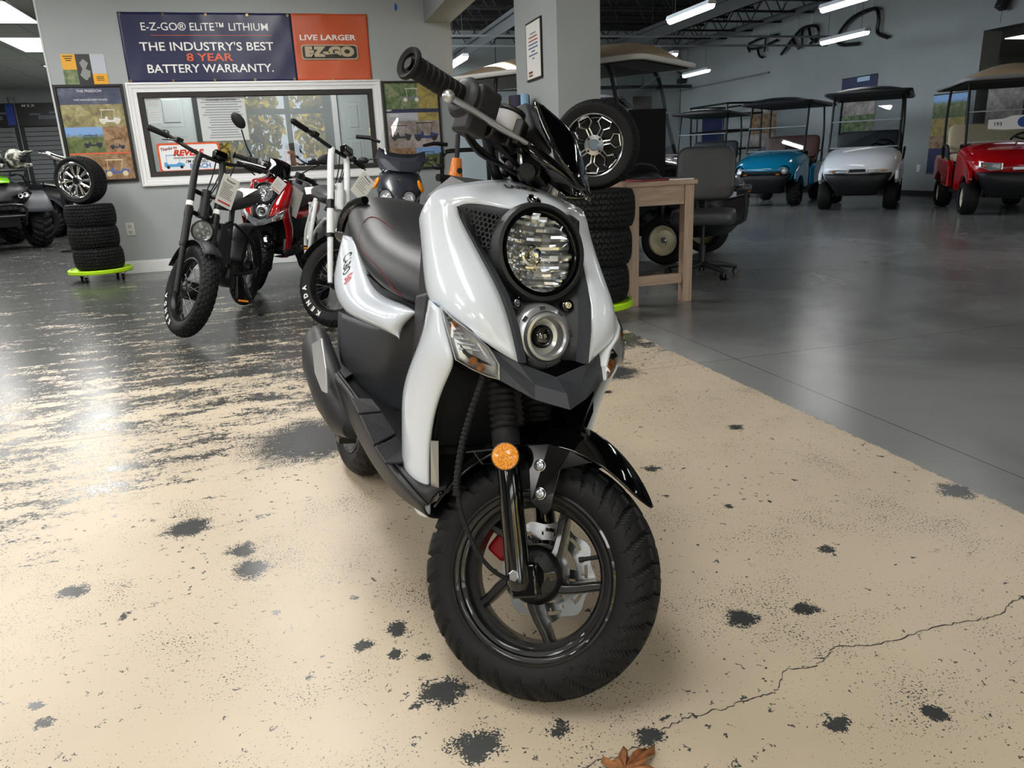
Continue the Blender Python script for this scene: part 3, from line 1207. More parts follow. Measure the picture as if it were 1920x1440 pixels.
panel_door('door_1', T(-1.86, 10.3, 0), .88, 2.05, 1)
panel_door('door_2', T(.90, 12.62, 0), .80, 2.12, 1)
g = G()
for xa, xb in ((-.975, -.90), ):
    g.box2((xa, 10.27, 0), (xb, 10.36, 2.5))
struct('trim_7', g, pm('dark_door_post', '#3b3f41', .5), smooth=0)
g = G()
g.box2((.81, 12.58, 0), (.89, 12.7, 2.2))
g.box2((.81, 12.58, 2.13), (1.75, 12.7, 2.21))
struct('trim_8', g, WHITE_PAINT, smooth=0)

# papers and stickers on the inside of the pane
GY = FY + .026


def pane_sheet(name, label, cat, x0, x1, z0, z1, mat, lines=0, big=None):
    t = thing(name, label, cat, (0, GY, 0))
    g = G()
    g.box2((x0, -.0005, z0), (x1, .0005, z1))
    obj('sheet', g, mat, t, smooth=0)
    rc = random.Random(len(label))
    if lines:
        g = G()
        for k in range(lines):
            w_ = (x1 - x0) * rc.uniform(.55, .88)
            z = z1 - (z1 - z0) * (k + 1.2) / (lines + 1.5)
            g.box(((x0 + x1) / 2, -.0016, z), (w_, .0006, (z1 - z0) * .016))
        obj('print', g, pm('pale_typing', '#84878d', .8), t, smooth=0)
    if big:
        g = G()
        for s_, hh, z in big:
            text(g, s_, hh, FM((x0 + x1) / 2, -.0018, z), .0002, bold=.001)
        obj('lettering', g, pm('grey_print', '#55565c', .8), t, smooth=0)
    return t


PAPER_IN = pm('backlit_paper', '#cfd3d3', .8)
pane_sheet('notice', 'large typed notice sheet stuck inside the office window, top middle', 'notice', (-0.813, 9.106, 1.813)[0], (-0.333, 9.106, 1.805)[0], (-0.643, 9.106, 1.354)[2], (-0.575, 9.106, 1.831)[2], PAPER_IN, 17, [('CONSUMER PROTECTION', .026, 1.77)])
pane_sheet('notice', 'small dealer sheet with blue header inside the top left window corner', 'notice', -1.325, -1.175, 1.70, 1.80, PAPER_IN, 5)
pane_sheet('notice', 'little picture sheet inside the window below the dealer sheet', 'notice', -1.31, -1.19, 1.55, 1.685, PAPER_IN, 4)
t = thing('sticker', 'black oval sticker inside the office window above the thank-you sign', 'sticker', (-1.185, GY, 1.455))
g = G()
g.poly([(.052 * math.cos(a), -.0012, .030 * math.sin(a)) for a in [2 * PI * k / 32 for k in range(32)]])
obj('face', g, INK, t, smooth=0)
g = G()
text(g, 'EWS', .030, FM(0, -.002, .002), .0002, bold=.0012)
g.torus(.046, .0012, FM(0, -.002, 0) @ Matrix.Diagonal((1, .56, 1, 1)), 32, 5)
obj('lettering', g, PAPER, t, smooth=0)

# thank-you sign leaning in the window
sx0, sx1, sz0, sz1 = -1.285, -.655, 1.045, 1.345
SY = GY - .004
t = thing('window_sign', 'orange-bordered white thank-you sign in the lower left of the office window', 'sign', (0, SY, 0))
g = G()
g.prism([(x, z) for x, z in rrect(sx0, sx1, sz0, sz1, .015)], 0, .002, FM(0, 0, 0))
obj('border', g, pm('sign_orange', '#dd5a2c', .5), t, smooth=0)
g = G()
g.poly([(x, -.0028, z) for x, z in rrect(sx0 + .02, sx1 - .02, sz0 + .02, sz1 - .02, .025)])
obj('face', g, pm('sign_white', '#eceeee', .5), t, smooth=0)
g = G()
text(g, 'Thanks to', .042, FM(sx0 + .115, -.0036, sz1 - .055) @ RZ(8), .0, bold=.0012, shear=.15)
obj('lettering', g, pm('sign_dark_red', '#8e2030', .5), t, smooth=0)
g = G()
text(g, 'REVELS', .082, FM(sx0 + .30, -.0036, sz1 - .105), .0, bold=.0045, sx=1.15, shear=.3)
obj('lettering', g, pm('sign_red', '#d03a1a', .5), t, smooth=0)
g = G()
text(g, 'GOLF CARTS & POWER SPORTS', .021, FM(sx0 + .30, -.0036, sz1 - .155), .0, bold=.0008)
obj('lettering', g, INK, t, smooth=0)
g = G()
text(g, "I'M HEADED", .042, FM(sx0 + .38, -.0036, sz1 - .195), .0, bold=.001, shear=.3)
obj('lettering', g, INK, t, smooth=0)
g = G()
text(g, 'BEACH', .068, FM(sx0 + .41, -.0036, sz1 - .243), .0, bold=.002)
obj('lettering', g, pm('sign_blue', '#3f86c9', .5), t, smooth=0)
g = G()
cx, cz = sx0 + .15, sz0 + .075
g.poly([(cx + x, -.0036, cz + z) for x, z in ((-.10, -.02), (.10, -.02), (.105, .01), (.05, .028), (.02, .01), (-.06, .01), (-.075, .032), (-.10, .03))])
g.poly([(cx + x, -.0036, cz + z) for x, z in ((-.08, .095), (.06, .10), (.065, .106), (-.075, .104))])
g.poly([(cx + x, -.0036, cz + z) for x, z in ((.052, .03), (.057, .03), (.06, .10), (.056, .10))])
g.poly([(cx + x, -.0036, cz + z) for x, z in ((-.075, .03), (-.07, .03), (-.07, .10), (-.075, .10))])
obj('drawn_car', g, pm('sign_car_blue', '#5aa3d6', .5), t, smooth=0)
for wx in (-.065, .07):
    g = G()
    g.poly([(cx + wx + .017 * math.cos(a), -.0042, cz - .022 + .017 * math.sin(a)) for a in [2 * PI * k / 16 for k in range(16)]])
    obj('drawn_wheel', g, INK, t, smooth=0)

# seated man on the telephone, monitor and chair backs
SKIN = pm('skin', '#a9795f', .5)
HAIR = pm('short_brown_hair', '#3a2c22', .8)
JACKET = pm('dark_jacket', '#20242a', .7)
SHIRT = pm('pale_shirt', '#b9bfc8', .7)
MX, MY, MZ = .115, 10.0, 1.205          # head centre; he faces left (-X)
t = thing('person', 'man in dark jacket seated behind the office window, hand raised to his face', 'person', (MX, MY, 0))
g = G()
hd = []
for z, xf, xb, w in ((-.145, -.045, .055, .050), (-.125, -.070, .060, .055), (-.105, -.088, .066, .060), (-.075, -.094, .074, .066), (-.045, -.092, .084, .070), (-.01, -.090, .094, .073), (.03, -.088, .100, .075), (.065, -.082, .098, .073), (.095, -.064, .084, .062), (.115, -.036, .058, .042), (.124, -.005, .02, .012)):
    ring = []
    for k in range(24):
        a = 2 * PI * k / 24
        cx = (xf + xb) / 2
        ring.append((cx + (xb - xf) / 2 * math.cos(a), w * math.sin(a) * (1 - .12 * max(0, -math.cos(a))), MZ + z))
    hd.append(ring)
g.loft(hd)
# nose, brow, lips, chin, ears
g.loft([[(-.088, -.010, MZ + .018), (-.088, .010, MZ + .018), (-.094, .0, MZ + .02)], [(-.092, -.014, MZ - .012), (-.092, .014, MZ - .012), (-.112, 0, MZ - .008)], [(-.090, -.016, MZ - .030), (-.090, .016, MZ - .030), (-.116, 0, MZ - .028)], [(-.088, -.008, MZ - .038), (-.088, .008, MZ - .038), (-.10, 0, MZ - .038)]])
g.ball((-.086, 0, MZ + .028), (.012, .052, .008), 14, 8)
g.ball((-.090, 0, MZ - .060), (.011, .024, .006), 14, 8)
g.ball((-.088, 0, MZ - .072), (.010, .022, .006), 14, 8)
g.ball((-.076, 0, MZ - .112), (.022, .028, .018), 14, 8)
for s in (-1, 1):
    g.ball((.012, s * .076, MZ - .015), (.018, .009, .032), 14, 8)
g.tube([(.02, 0, MZ - .10), (.035, 0, MZ - .17), (.05, 0, MZ - .24)], [.052, .054, .066], 16, 3)
# chest, shoulders and hips as one surface with the neck
# forearm and hand raised to the cheek
g.tube([(-.02, -.30, MZ - .38), (-.06, -.20, MZ - .25), (-.062, -.105, MZ - .085)], [.045, .040, .028], 12, 4)
g.tube([(-.062, -.108, MZ - .09), (-.060, -.095, MZ - .055), (-.052, -.088, MZ - .02)], [.026, .034, .030], 12, 3, flat=.55)
for k, (dx, ln) in enumerate(((-.030, .052), (-.010, .060), (.010, .055), (.028, .044))):
    b0 = V(-.052 + dx * .7, -.088, MZ - .02)
    g.tube([b0, b0 + V(dx * .25 + .008, .004, ln * .5), b0 + V(dx * .3 + .022, .010, ln)], [.0095, .009, .0075], 8, 3)
g.tube([(-.085, -.092, MZ - .065), (-.102, -.080, MZ - .045), (-.104, -.066, MZ - .022)], [.011, .010, .008], 8, 3)
body = obj('body', g, SKIN, t)
g = G()
for s in (-1, 1):
    g.ball((-.0845, s * .030, MZ + .006), (.006, .011, .007), 10, 8)
obj('eye', g, pm('eye_white', '#dedad4', .3), body)
g = G()
hr = []
for z, xf, xb, w in ((-.055, .035, .088, .072), (-.02, .02, .102, .078), (.02, .0, .108, .081), (.055, -.075, .107, .081), (.09, -.084, .096, .074), (.118, -.06, .072, .055), (.134, -.01, .03, .02)):
    hr.append([((xf + xb) / 2 + (xb - xf) / 2 * math.cos(a), w * math.sin(a), MZ + z) for a in [2 * PI * k / 24 for k in range(24)]])
g.loft(hr)
obj('hair', g, HAIR, body)
g = G()
tr = []
for z, cx, dx, w in ((-.18, .045, .06, .075), (-.205, .05, .095, .15), (-.25, .055, .12, .22), (-.33, .06, .135, .235), (-.45, .05, .14, .215), (-.58, .04, .135, .20), (-.70, .03, .15, .215), (-.78, .0, .17, .21)):
    tr.append([(cx + dx * math.cos(a), w * math.sin(a), MZ + z) for a in [2 * PI * k / 20 for k in range(20)]])
g.loft(tr)
for s in (-1, 1):
    g.tube([(.055, s * .20, MZ - .24), (.03, s * .27, MZ - .42), (-.05, s * .24, MZ - .52)] if s > 0 else [(.055, -.20, MZ - .24), (.04, -.29, MZ - .36), (-.02, -.28, MZ - .37), (-.055, -.215, MZ - .27)], [.065, .055, .046] if s > 0 else [.065, .058, .052, .043], 12, 4)
    g.tube([(.0, s * .10, MZ - .76), (-.42, s * .12, MZ - .74), (-.46, s * .12, MZ - .95), (-.44, s * .12, .06)], [.085, .07, .06, .05], 12, 4)
    g.tube([(-.42, s * .12, .04), (-.58, s * .12, .035)], [.045, .035], 10)
obj('jacket', g, JACKET, body)
# chair he sits on
t = thing('office_chair', 'dark task chair under the seated man in the office', 'chair', (MX + .05, MY, 0))
g = G()
g.box((0, 0, MZ - .89), (.5, .48, .09))
obj('seat', g, BLACK_MATTE, t, bev=.02)
g = G()
g.box((.27, 0, MZ - .50), (.06, .42, .55))
obj('backrest', g, BLACK_MATTE, t, bev=.02)
g = G()
g.tube([(0, 0, .04), (0, 0, MZ - .9)], .03, 10)
for k in range(5):
    a = 2 * PI * k / 5
    g.tube([(0, 0, .07), (.28 * math.cos(a), .28 * math.sin(a), .03)], [.025, .018], 8)
obj('base', g, BLACK_SATIN, t)
t = thing('monitor', 'black computer monitor standing behind the office window, left of the seated man', 'monitor', (-.66, 9.75, .0))
g = G()
g.box((0, 0, 1.20), (.04, .36, .30), RZ(20).to_3x3())
obj('screen', g, BLACK_MATTE, t, bev=.005)
g = G()
g.tube([(.03, 0, .80), (.03, 0, 1.1)], .02, 8)
g.box((.03, 0, .785), (.18, .22, .02))
obj('stand', g, BLACK_SATIN, t)
t = thing('office_desk', 'office desk below the window sill behind the glass', 'desk', (-.95, 9.85, 0))
g = G()
g.box((0, 0, .755), (.75, 1.0, .04))
obj('top', g, pm('brown_desk_wood', '#5a4434', .5, vary=.1), t, bev=.004)
for x in (-.34, .34):
    for y in (-.46, .46):
        g = G()
        g.box((x, y, .3675), (.05, .05, .735))
        obj('leg', g, BLACK_SATIN, t, smooth=0)
t = thing('laser_printer', 'low dark office printer on a cabinet behind the seated man', 'printer', (.42, 10.9, 0))
g = G()
g.box((0, 0, 1.02), (.42, .4, .28))
obj('case', g, pm('printer_grey', '#2a2c2f', .5), t, bev=.02)
g = G()
g.box((0, -.205, 1.09), (.34, .012, .03))
obj('tray_slot', g, DARK_VOID, t, smooth=0)
g = G()
g.box((0, 0, .44), (.6, .5, .88))
tag(obj('cabinet', g, pm('cabinet_brown', '#6b5a4a', .5), loc=(.42, 10.9, 0)), 'low brown cabinet carrying the office printer', 'cabinet')

# ---------------------------------------------------------------- outside the shop front
g = G()
g.poly([(-40, -60, -.05), (40, -60, -.05), (40, -4.2, -.05), (-40, -4.2, -.05)])
struct('ground', g, pm('asphalt', '#6b6a68', .9, vary=.15))
LEAF1 = pm('autumn_leaves', '#a9922c', .9, vary=.5, vscale=3, spec=.05)
BARK = pm('bark', '#5a4c40', .9)
rt = random.Random(11)
for i, (tx, ty, h) in enumerate([(-9.2, -10.5, 6), (-5.4, -12.7, 6.5), (-1.6, -10.5, 5.8), (2.2, -12.7, 6.2), (6.0, -10.5, 6.4), (9.8, -12.7, 6)]):
    t = thing('tree', 'yellowing tree outside the shop front, mirrored in the office window', 'tree', (tx, ty, -.05), 0, 'trees outside the shop front')
    g = G()
    g.tube([(0, 0, 0), (.1, .05, h * .35), (.0, .1, h * .7)], [.14, .1, .05], 8, 3)
    for k in range(9):
        a = rt.uniform(0, 6.28)
        z = h * rt.uniform(.12, .5)
        g.tube([(0, 0, z), (math.cos(a) * .7, math.sin(a) * .7, z + .8), (math.cos(a) * 1.3, math.sin(a) * 1.3, z + 1.5)], [.04, .025, .01], 5)
    obj('trunk', g, BARK, t)
    g = G()
    for k in range(2300):
        while True:
            p = Vector((rt.uniform(-1, 1), rt.uniform(-1, 1), rt.uniform(-1, 1)))
            if p.length < 1 and p.length > .35:
                break
        c = Vector((p.x * 1.75, p.y * 1.7, h * .52 + p.z * h * .5))
        q = Euler((rt.uniform(0, 6), rt.uniform(0, 6), rt.uniform(0, 6))).to_matrix()
        s = rt.uniform(.10, .22)
        g.add([c + q @ Vector(v) for v in ((-s, 0, 0), (0, -s * .55, .02), (s, 0, 0), (0, s * .55, .02))], [(0, 1, 2, 3)])
    o = obj('foliage', g, LEAF1, t, smooth=0)

# ---------------------------------------------------------------- scooter
def tyre(g, R, W, rl, tread, n=180, M=None, depth=.006, crown=.012, sh=.5, bead=.8, ns=25, arc=0):
    """tyre about Z: R outer radius, W width, rl bead radius; tread(theta, s) -> 0..1 groove depth over s in -1..1"""
    prof = []
    shr = R - crown
    side = [(bead * W / 2, rl), (bead * W / 2 + .004, rl + .006), (W / 2 * .96, rl + (shr - rl) * .45), (W / 2 * .995, rl + (shr - rl) * .72), (W / 2 * .995, rl + (shr - rl) * .9)]
    for z, r in side:
        prof.append((r, z, None))
    for i in range(ns):
        s = 1 - 2 * i / (ns - 1)
        if arc:
            z = W / 2 * math.sin(s * RAD(arc)) / math.sin(RAD(arc))
            prof.append((R - crown * (1 - math.cos(s * RAD(arc))) / (1 - math.cos(RAD(arc))), z, s))
        else:
            z = W / 2 * .97 * s
            prof.append((R - crown * abs(s) ** 3, z, s))
    for z, r in side[::-1]:
        prof.append((r, -z, None))
    rings = []
    for r, z, s in prof:
        ring = []
        for k in range(n):
            a = 2 * PI * k / n
            rr = r - (depth * tread(a, s) if s is not None and tread else 0)
            p = Vector((rr * math.cos(a), rr * math.sin(a), z))
            ring.append(M @ p if M else p)
        rings.append(ring)
    # inner closing band
    rings.append([(M @ Vector(((rl) * math.cos(2 * PI * k / n), rl * math.sin(2 * PI * k / n), -bead * W / 2 + .002)) if M else Vector((rl * math.cos(2 * PI * k / n), rl * math.sin(2 * PI * k / n), -bead * W / 2 + .002))) for k in range(n)])
    g.loft(rings, cap=False)


def fr(x): return x - math.floor(x)


def tread_scooter(N=26):
    def f(a, s):
        d = abs(s)
        u = fr(a * N / (2 * PI) + (.5 if s < 0 else 0) + .55 * d * d)
        w = .105 if d > .3 else .075
        gr = 1.0 if min(u, 1 - u) < w else 0.0
        zz = .30 + .05 * (1 if fr(a * N / (2 * PI)) < .5 else -1)
        if abs(d - zz) < .05 and d < .55:
            gr = 1.0
        if d > .62 and abs(u - .5) < .035 and d < .9:
            gr = max(gr, .5)
        return gr
    return f


def tread_turf(N=44):
    def f(a, s):
        z = abs(fr(a * N / (2 * PI)) - .5) * 2
        v = s * 3.2 + z * .38
        q = fr(v)
        gr = 1.0 if q < .2 else 0.0
        u = fr(a * N / (2 * PI) + .25 + (.5 if int(math.floor(v)) % 2 else 0))
        if u < .13 and abs(s) > .1:
            gr = max(gr, .6)
        return gr
    return f


def tread_knob(N=34, rows=5):
    def f(a, s):
        r = (s + 1) * .5 * rows
        i = math.floor(r)
        u = fr(a * N / (2 * PI) + (.5 if i % 2 else 0))
        return 0.0 if (.18 < fr(r) < .86 and .2 < u < .82) else 1.0
    return f


def tread_atv(N=18):
    def f(a, s):
        u = fr(a * N / (2 * PI) + .7 * abs(s) + (.5 if s < 0 else 0))
        return 0.0 if u < .48 and abs(s) > .05 else 1.0
    return f


WHEEL = RX(90)          # lays the lathe axis Z along -Y
STEER_RAKE = RAD(25.4)


def steer_matrix(deg):
    ax = Vector((-math.sin(STEER_RAKE), 0, math.cos(STEER_RAKE)))
    return T(0, 0, .2365) @ Matrix.Rotation(RAD(deg), 4, ax) @ T(0, 0, -.2365)


REFLECT = pm('lamp_reflector', '#eceef0', .22, .35)
LENS_SILVER = pm('satin_silver_plastic', '#b9bcc0', .3, .8)
SEAT_VINYL = pm('black_seat_vinyl', '#222327', .42, grain=.25, gscale=700)
STITCH = pm('red_stitching', '#6b1a1c', .8)
RIM_BLACK = pm('black_sparkle_rim', '#0d0d10', .25, .2, coat=.5, grain=.35, gscale=1400)
WHITE_RES = pm('milky_plastic', '#c9c9cf', .45, trans=.15)
DISC = pm('brake_disc_steel', '#bcbec0', .22, 1.0, grain=.03, gscale=600)


def hexmesh(g, A, B, Cc, step=.0105):
    """honeycomb of small raised cells filling the triangle A B C"""
    A, B, Cc = Vector(A), Vector(B), Vector(Cc)
    u = (B - A).normalized()
    nrm = (B - A).cross(Cc - A).normalized()
    v = nrm.cross(u)
    def inside(p):
        s = [((q1 - q0).cross(p - q0)).dot(nrm) for q0, q1 in ((A, B), (B, Cc), (Cc, A))]
        return min(s) > -2e-4
    for j in range(-2, 14):
        for i in range(-2, 14):
            c = A + u * (i * step + (step / 2 if j % 2 else 0)) + v * (j * step * .866)
            if not inside(c):
                continue
            ro, ri = [], []
            for k in range(6):
                a = PI / 6 + k * PI / 3
                d = u * math.cos(a) + v * math.sin(a)
                ro.append((c + d * step * .56))
                ri.append((c + d * step * .44))
            up = nrm * .003 * (1 if nrm.x > 0 else -1)
            g.loft([ro, [p + up for p in ro], [p + up for p in ri], ri], cap=False)


def make_scooter(label, M, steer, paint, group=None, script='LANCE'):
    t = thing('scooter', label, 'scooter', group=group, M=M)
    SM = steer_matrix(steer)
    # ------------------------------------------------ painted front fairing: hood and side, right half mirrored
    hood = [[(-0.301, 0.000, 0.984), (-0.303, -0.030, 0.982), (-0.303, -0.060, 0.977), (-0.301, -0.090, 0.970), (-0.305, -0.115, 0.963), (-0.305, -0.140, 0.956), (-0.291, -0.165, 0.947), (-0.283, -0.185, 0.933)],
            [(-0.237, 0.000, 0.963), (-0.222, -0.030, 0.958), (-0.215, -0.060, 0.954), (-0.225, -0.090, 0.951), (-0.239, -0.120, 0.946), (-0.263, -0.146, 0.939), (-0.269, -0.172, 0.931), (-0.287, -0.190, 0.918)],
            [(-0.187, 0.000, 0.936), (-0.174, -0.030, 0.931), (-0.175, -0.055, 0.923), (-0.197, -0.085, 0.926), (-0.236, -0.115, 0.928), (-0.249, -0.145, 0.920), (-0.257, -0.174, 0.914), (-0.287, -0.193, 0.903)]]
    for r in hood:
        e = r[-1]
        r.append((e[0] - .045, e[1] + .006, e[2] - .02))
    side = [hood[2][5:8],
            [(-0.232, -0.137, 0.893), (-0.235, -0.174, 0.884), (-0.278, -0.196, 0.879)],
            [(-0.172, -0.118, 0.834), (-0.173, -0.172, 0.825), (-0.240, -0.200, 0.825)],
            [(-0.132, -0.108, 0.799), (-0.130, -0.170, 0.790), (-0.212, -0.203, 0.783)],
            [(-0.092, -0.098, 0.760), (-0.083, -0.165, 0.755), (-0.179, -0.205, 0.741)],
            [(-0.062, -0.088, 0.711), (-0.064, -0.148, 0.717), (-0.123, -0.192, 0.725)],
            [(-0.040, -0.077, 0.650), (-0.066, -0.118, 0.668), (-0.070, -0.163, 0.705)]]
    for i, r in enumerate(side):
        e = r[-1]
        r.append(hood[2][8] if i == 0 else (e[0] - .05, e[1] + .012, e[2] - .01))
    g = G()
    g.grid(hood)
    g.grid(side)
    fairing = obj('front_fairing', g, paint, t, sub=2, sol=.006, mir=True)
    # leg shield
    rows = []
    for a, b in (((-0.177, -0.203, 0.734), (-0.143, -0.194, 0.729)), ((-0.169, -0.209, 0.694), (-0.114, -0.192, 0.690)), ((-0.170, -0.214, 0.661), (-0.086, -0.187, 0.654)), ((-0.192, -0.216, 0.623), (-0.081, -0.184, 0.633)),
                 ((-0.226, -0.216, 0.581), (-0.105, -0.187, 0.599)), ((-0.256, -0.215, 0.523), (-0.132, -0.189, 0.549)), ((-0.248, -0.213, 0.468), (-0.151, -0.189, 0.494)), ((-0.247, -0.208, 0.399), (-0.160, -0.185, 0.426)),
                 ((-0.252, -0.200, 0.320), (-0.159, -0.178, 0.358)), ((-0.211, -0.190, 0.299), (-0.163, -0.170, 0.298))):
        mid = lerp(a, b, .45)
        mid = (mid[0] + .012, mid[1] - .008, mid[2])
        back = (a[0] - .05, a[1] + .012, a[2])
        inn = (b[0] - .03, b[1] + .012, b[2] - .004)
        rows.append([back, a, mid, b, inn])
    g = G()
    g.grid(rows)
    sides('leg_shield', g, paint, t, sub=2, sol=.005)
    g = G()
    g.poly([(-0.163, -0.186, 0.464), (-0.161, -0.170, 0.463), (-0.150, -0.162, 0.345), (-0.165, -0.172, 0.329)])
    sides('edge_strip', g, pm('satin_aluminium_strip', '#b8b9bb', .35, .9), t, smooth=0, sol=.002)
    # ------------------------------------------------ black centre panel
    def bk(p, d=.006): return (p[0] - d, p[1], p[2])
    top = [hood[2][i] for i in (5, 4, 3, 2, 1, 0)]
    rows = [[bk(p, .012) for p in top]]
    for b, xc, zc in ((side[1][0], -.235, .905), (side[2][0], -.265, .845), (side[3][0], -.250, .800), (side[4][0], -.165, .752), (side[5][0], -.19, .70), (side[6][0], -.115, .645)):
        r = []
        for k in range(6):
            f = k / 5
            e = f ** 1.3
            r.append((b[0] - .012 + (xc - b[0] + .012) * e, b[1] * (1 - f), b[2] + (zc - b[2]) * f))
        rows.append(r)
    g = G()
    g.grid(rows)
    obj('front_panel', g, BLACK_MATTE, t, sub=1, sol=.004, mir=True)
    g = G()
    border = [hood[2][2], hood[2][3], hood[2][4], hood[2][5]] + [side[i][0] for i in range(1, 7)]
    inner = []
    for i, p in enumerate(border):
        q = (p[0], p[1], p[2])
        cx, cz = -.13, .80
        inner.append((p[0] + .004, p[1] + .016 if i > 2 else p[1] + .004, p[2] - (.016 if i < 5 else 0)))
    g.grid([[add3(p, (-.004, 0, 0)) for p in border], [add3(p, (.006, .004, -.004 if i < 4 else 0)) for i, p in enumerate(border)], inner, [add3(p, (-.02, .004, 0)) for p in inner]])
    sides('panel_rim', g, GREY_MATTE, t, smooth=50)
    g = G()
    hexmesh(g, (-0.229, -0.124, 0.911), (-0.168, -0.086, 0.903), (-0.165, -0.103, 0.841))
    sides('grille', g, BLACK_MATTE, t, smooth=0)
    # ------------------------------------------------ headlight
    hc = Vector((-0.140, 0.000, 0.848))
    HM = axis(hc, (math.cos(RAD(14)), 0, math.sin(RAD(14))), 90)
    g = G()
    g.lathe([(.078, -.05), (.1, -.045), (.1, -.01), (.095, .006), (.088, .008), (.081, -.006), (.081, -.02)], 48, HM)
    hl = obj('headlight', g, BLACK_MATTE, t, smooth=50)
    g = G()
    g.lathe([(.081, -.008), (.072, .004), (.05, .011), (.025, .0145), (.0, .0155)], 40, HM)
    obj('lens', g, CLEAR, hl)
    g = G()
    rr = random.Random(21)
    cell = .0165
    for a in range(-5, 6):
        for b in range(-5, 6):
            x0, y0 = a * cell, b * cell
            if math.hypot(x0, y0) > .083:
                continue
            tx, ty = rr.uniform(-.22, .22), rr.uniform(-.22, .22)
            vs = []
            for q in range(4):
                for w_ in (0, 1):
                    x, y = x0 - cell / 2 + cell * q / 3, y0 - cell / 2 + cell * w_
                    r = min(.0795, math.hypot(x, y))
                    k_ = r / max(1e-6, math.hypot(x, y))
                    z = -.050 + .036 * (r / .08) ** 2 + tx * (x - x0) * .6 + ty * (y - y0) * .6 - .0035 * (q - 1.5) ** 2 / 2.25
                    vs.append(HM @ V(x * k_, y * k_, min(z, -.009)))
            g.add(vs, [(0, 1, 3, 2), (2, 3, 5, 4), (4, 5, 7, 6)])
    obj('reflector', g, pm('bright_reflector', '#f2f4f6', .1, .8), hl, smooth=0)
    g = G()
    g.lathe([(.0, -.012), (.009, -.014), (.011, -.02), (.011, -.04)], 20, HM)
    g.lathe([(.022, -.05), (.022, -.038), (.018, -.036), (.018, -.05)], 24, HM)
    for a in (20, 140, 260):
        p = HM @ V(.011 * math.cos(RAD(a)), .011 * math.sin(RAD(a)), -.03)
        q = HM @ V(.021 * math.cos(RAD(a)), .021 * math.sin(RAD(a)), -.046)
        g.cyl(p, q, .0014, n=5)
    obj('bulb_shield', g, CHROME, hl)
    g = G()
    g.lathe([(.081, -.005), (.083, -.004), (.083, .0065), (.0785, .0065)], 48, HM)
    obj('lens_ring', g, BLACK_GLOSS, hl)
    # projector lamp under it
    pc = Vector((-0.088, 0.000, 0.691))
    PM_ = axis(pc, (math.cos(RAD(9)), 0, math.sin(RAD(9))), 90)
    g = G()
    g.lathe([(.072, -.05), (.066, -.02), (.0615, -.002), (.058, .002), (.049, .006), (.047, .0)], 40, PM_)
    pj = obj('projector_lamp', g, LENS_SILVER, t, smooth=40)
    g = G()
    for k in range(8):
        a = RAD(45 * k + 10)
        c = PM_ @ V(.056 * math.cos(a), .056 * math.sin(a), .0025)
        g.box(c, (.006, .011, .007), (PM_.to_3x3() @ Matrix.Rotation(a, 3, 'Z')))
    obj('notch', g, GREY_MATTE, pj, smooth=0)
    g = G()
    g.lathe([(.036, -.02), (.036, .012), (.04, .0155), (.0455, .0145), (.0475, .008), (.048, -.01)], 40, PM_)
    obj('ring', g, LENS_SILVER, pj, smooth=40)
    g = G()
    g.lathe([(.037, -.012), (.024, -.02), (.0235, -.022)], 32, PM_)
    obj('bowl', g, REFLECT, pj)
    g = G()
    g.lathe([(.026, -.018), (.024, -.006), (.017, .003), (.008, .007), (0, .0078)], 32, PM_)
    obj('lens', g, pm('projector_glass', '#0c0d10', .03, coat=1.0, spec=.9), pj)
    g = G()
    for s in (-1, 1):
        c = Vector((-0.128, -0.063, 0.751))
        c = Vector((c.x + .018, s * (abs(c.y) - .006), c.z))
        g.m = 0
        B = axis(c, (1, s * -.15, .2))
        g.lathe([(.012, -.035), (.012, .002), (.0095, .003), (.0085, -.002)], 20, B)
    obj('bolt_seat', g, BLACK_GLOSS, t)
    for s in (-1, 1):
        g = G()
        c = Vector((-0.128, -0.063, 0.751))
        B = axis(Vector((c.x + .018, s * (abs(c.y) - .006), c.z)), (1, s * -.15, .2))
        g.lathe([(.0075, -.004), (.0075, .003), (.006, .0045), (.004, .0045), (.0035, .001), (0, .001)], 6 * 3, B)
        obj('bolt', g, STEEL, t)
    # ------------------------------------------------ chin guard
    P1, P2, P3 = (-0.046, -0.114, 0.643), (-0.038, -0.077, 0.650), (-0.015, -0.050, 0.613)
    P4, P5, P6, P7 = (0.019, -0.000, 0.605), (0.038, -0.000, 0.579), (0.001, -0.055, 0.589), (-0.035, -0.114, 0.617)
    P0 = (-0.066, -0.118, 0.668)
    TC = (-0.026, 0.000, 0.626)
    back = (-.10, 0, .56)
    g = G()
    g.add([bk(P0, .006), bk(P1, 0), bk(P2, .004), P3, P6, P7, P4, P5, TC, (P7[0] - .05, P7[1], P7[2]), (P6[0] - .06, P6[1], P6[2]), back],
          [(0, 1, 3, 2), (1, 5, 4, 3), (3, 4, 7, 6), (2, 3, 6, 8), (5, 9, 10, 4), (4, 10, 11, 7)])
    obj('chin_guard', g, GREY_MATTE, t, smooth=0, mir=True, bev=.003, sol=.003)
    # ------------------------------------------------ turn signals
    op = [(-0.147, -0.196, 0.732), (-0.109, -0.184, 0.716), (-0.076, -0.160, 0.698), (-0.058, -0.131, 0.673), (-0.039, -0.115, 0.645), (-0.033, -0.114, 0.618), (-0.054, -0.129, 0.619), (-0.079, -0.151, 0.627), (-0.086, -0.182, 0.643), (-0.103, -0.194, 0.686)]
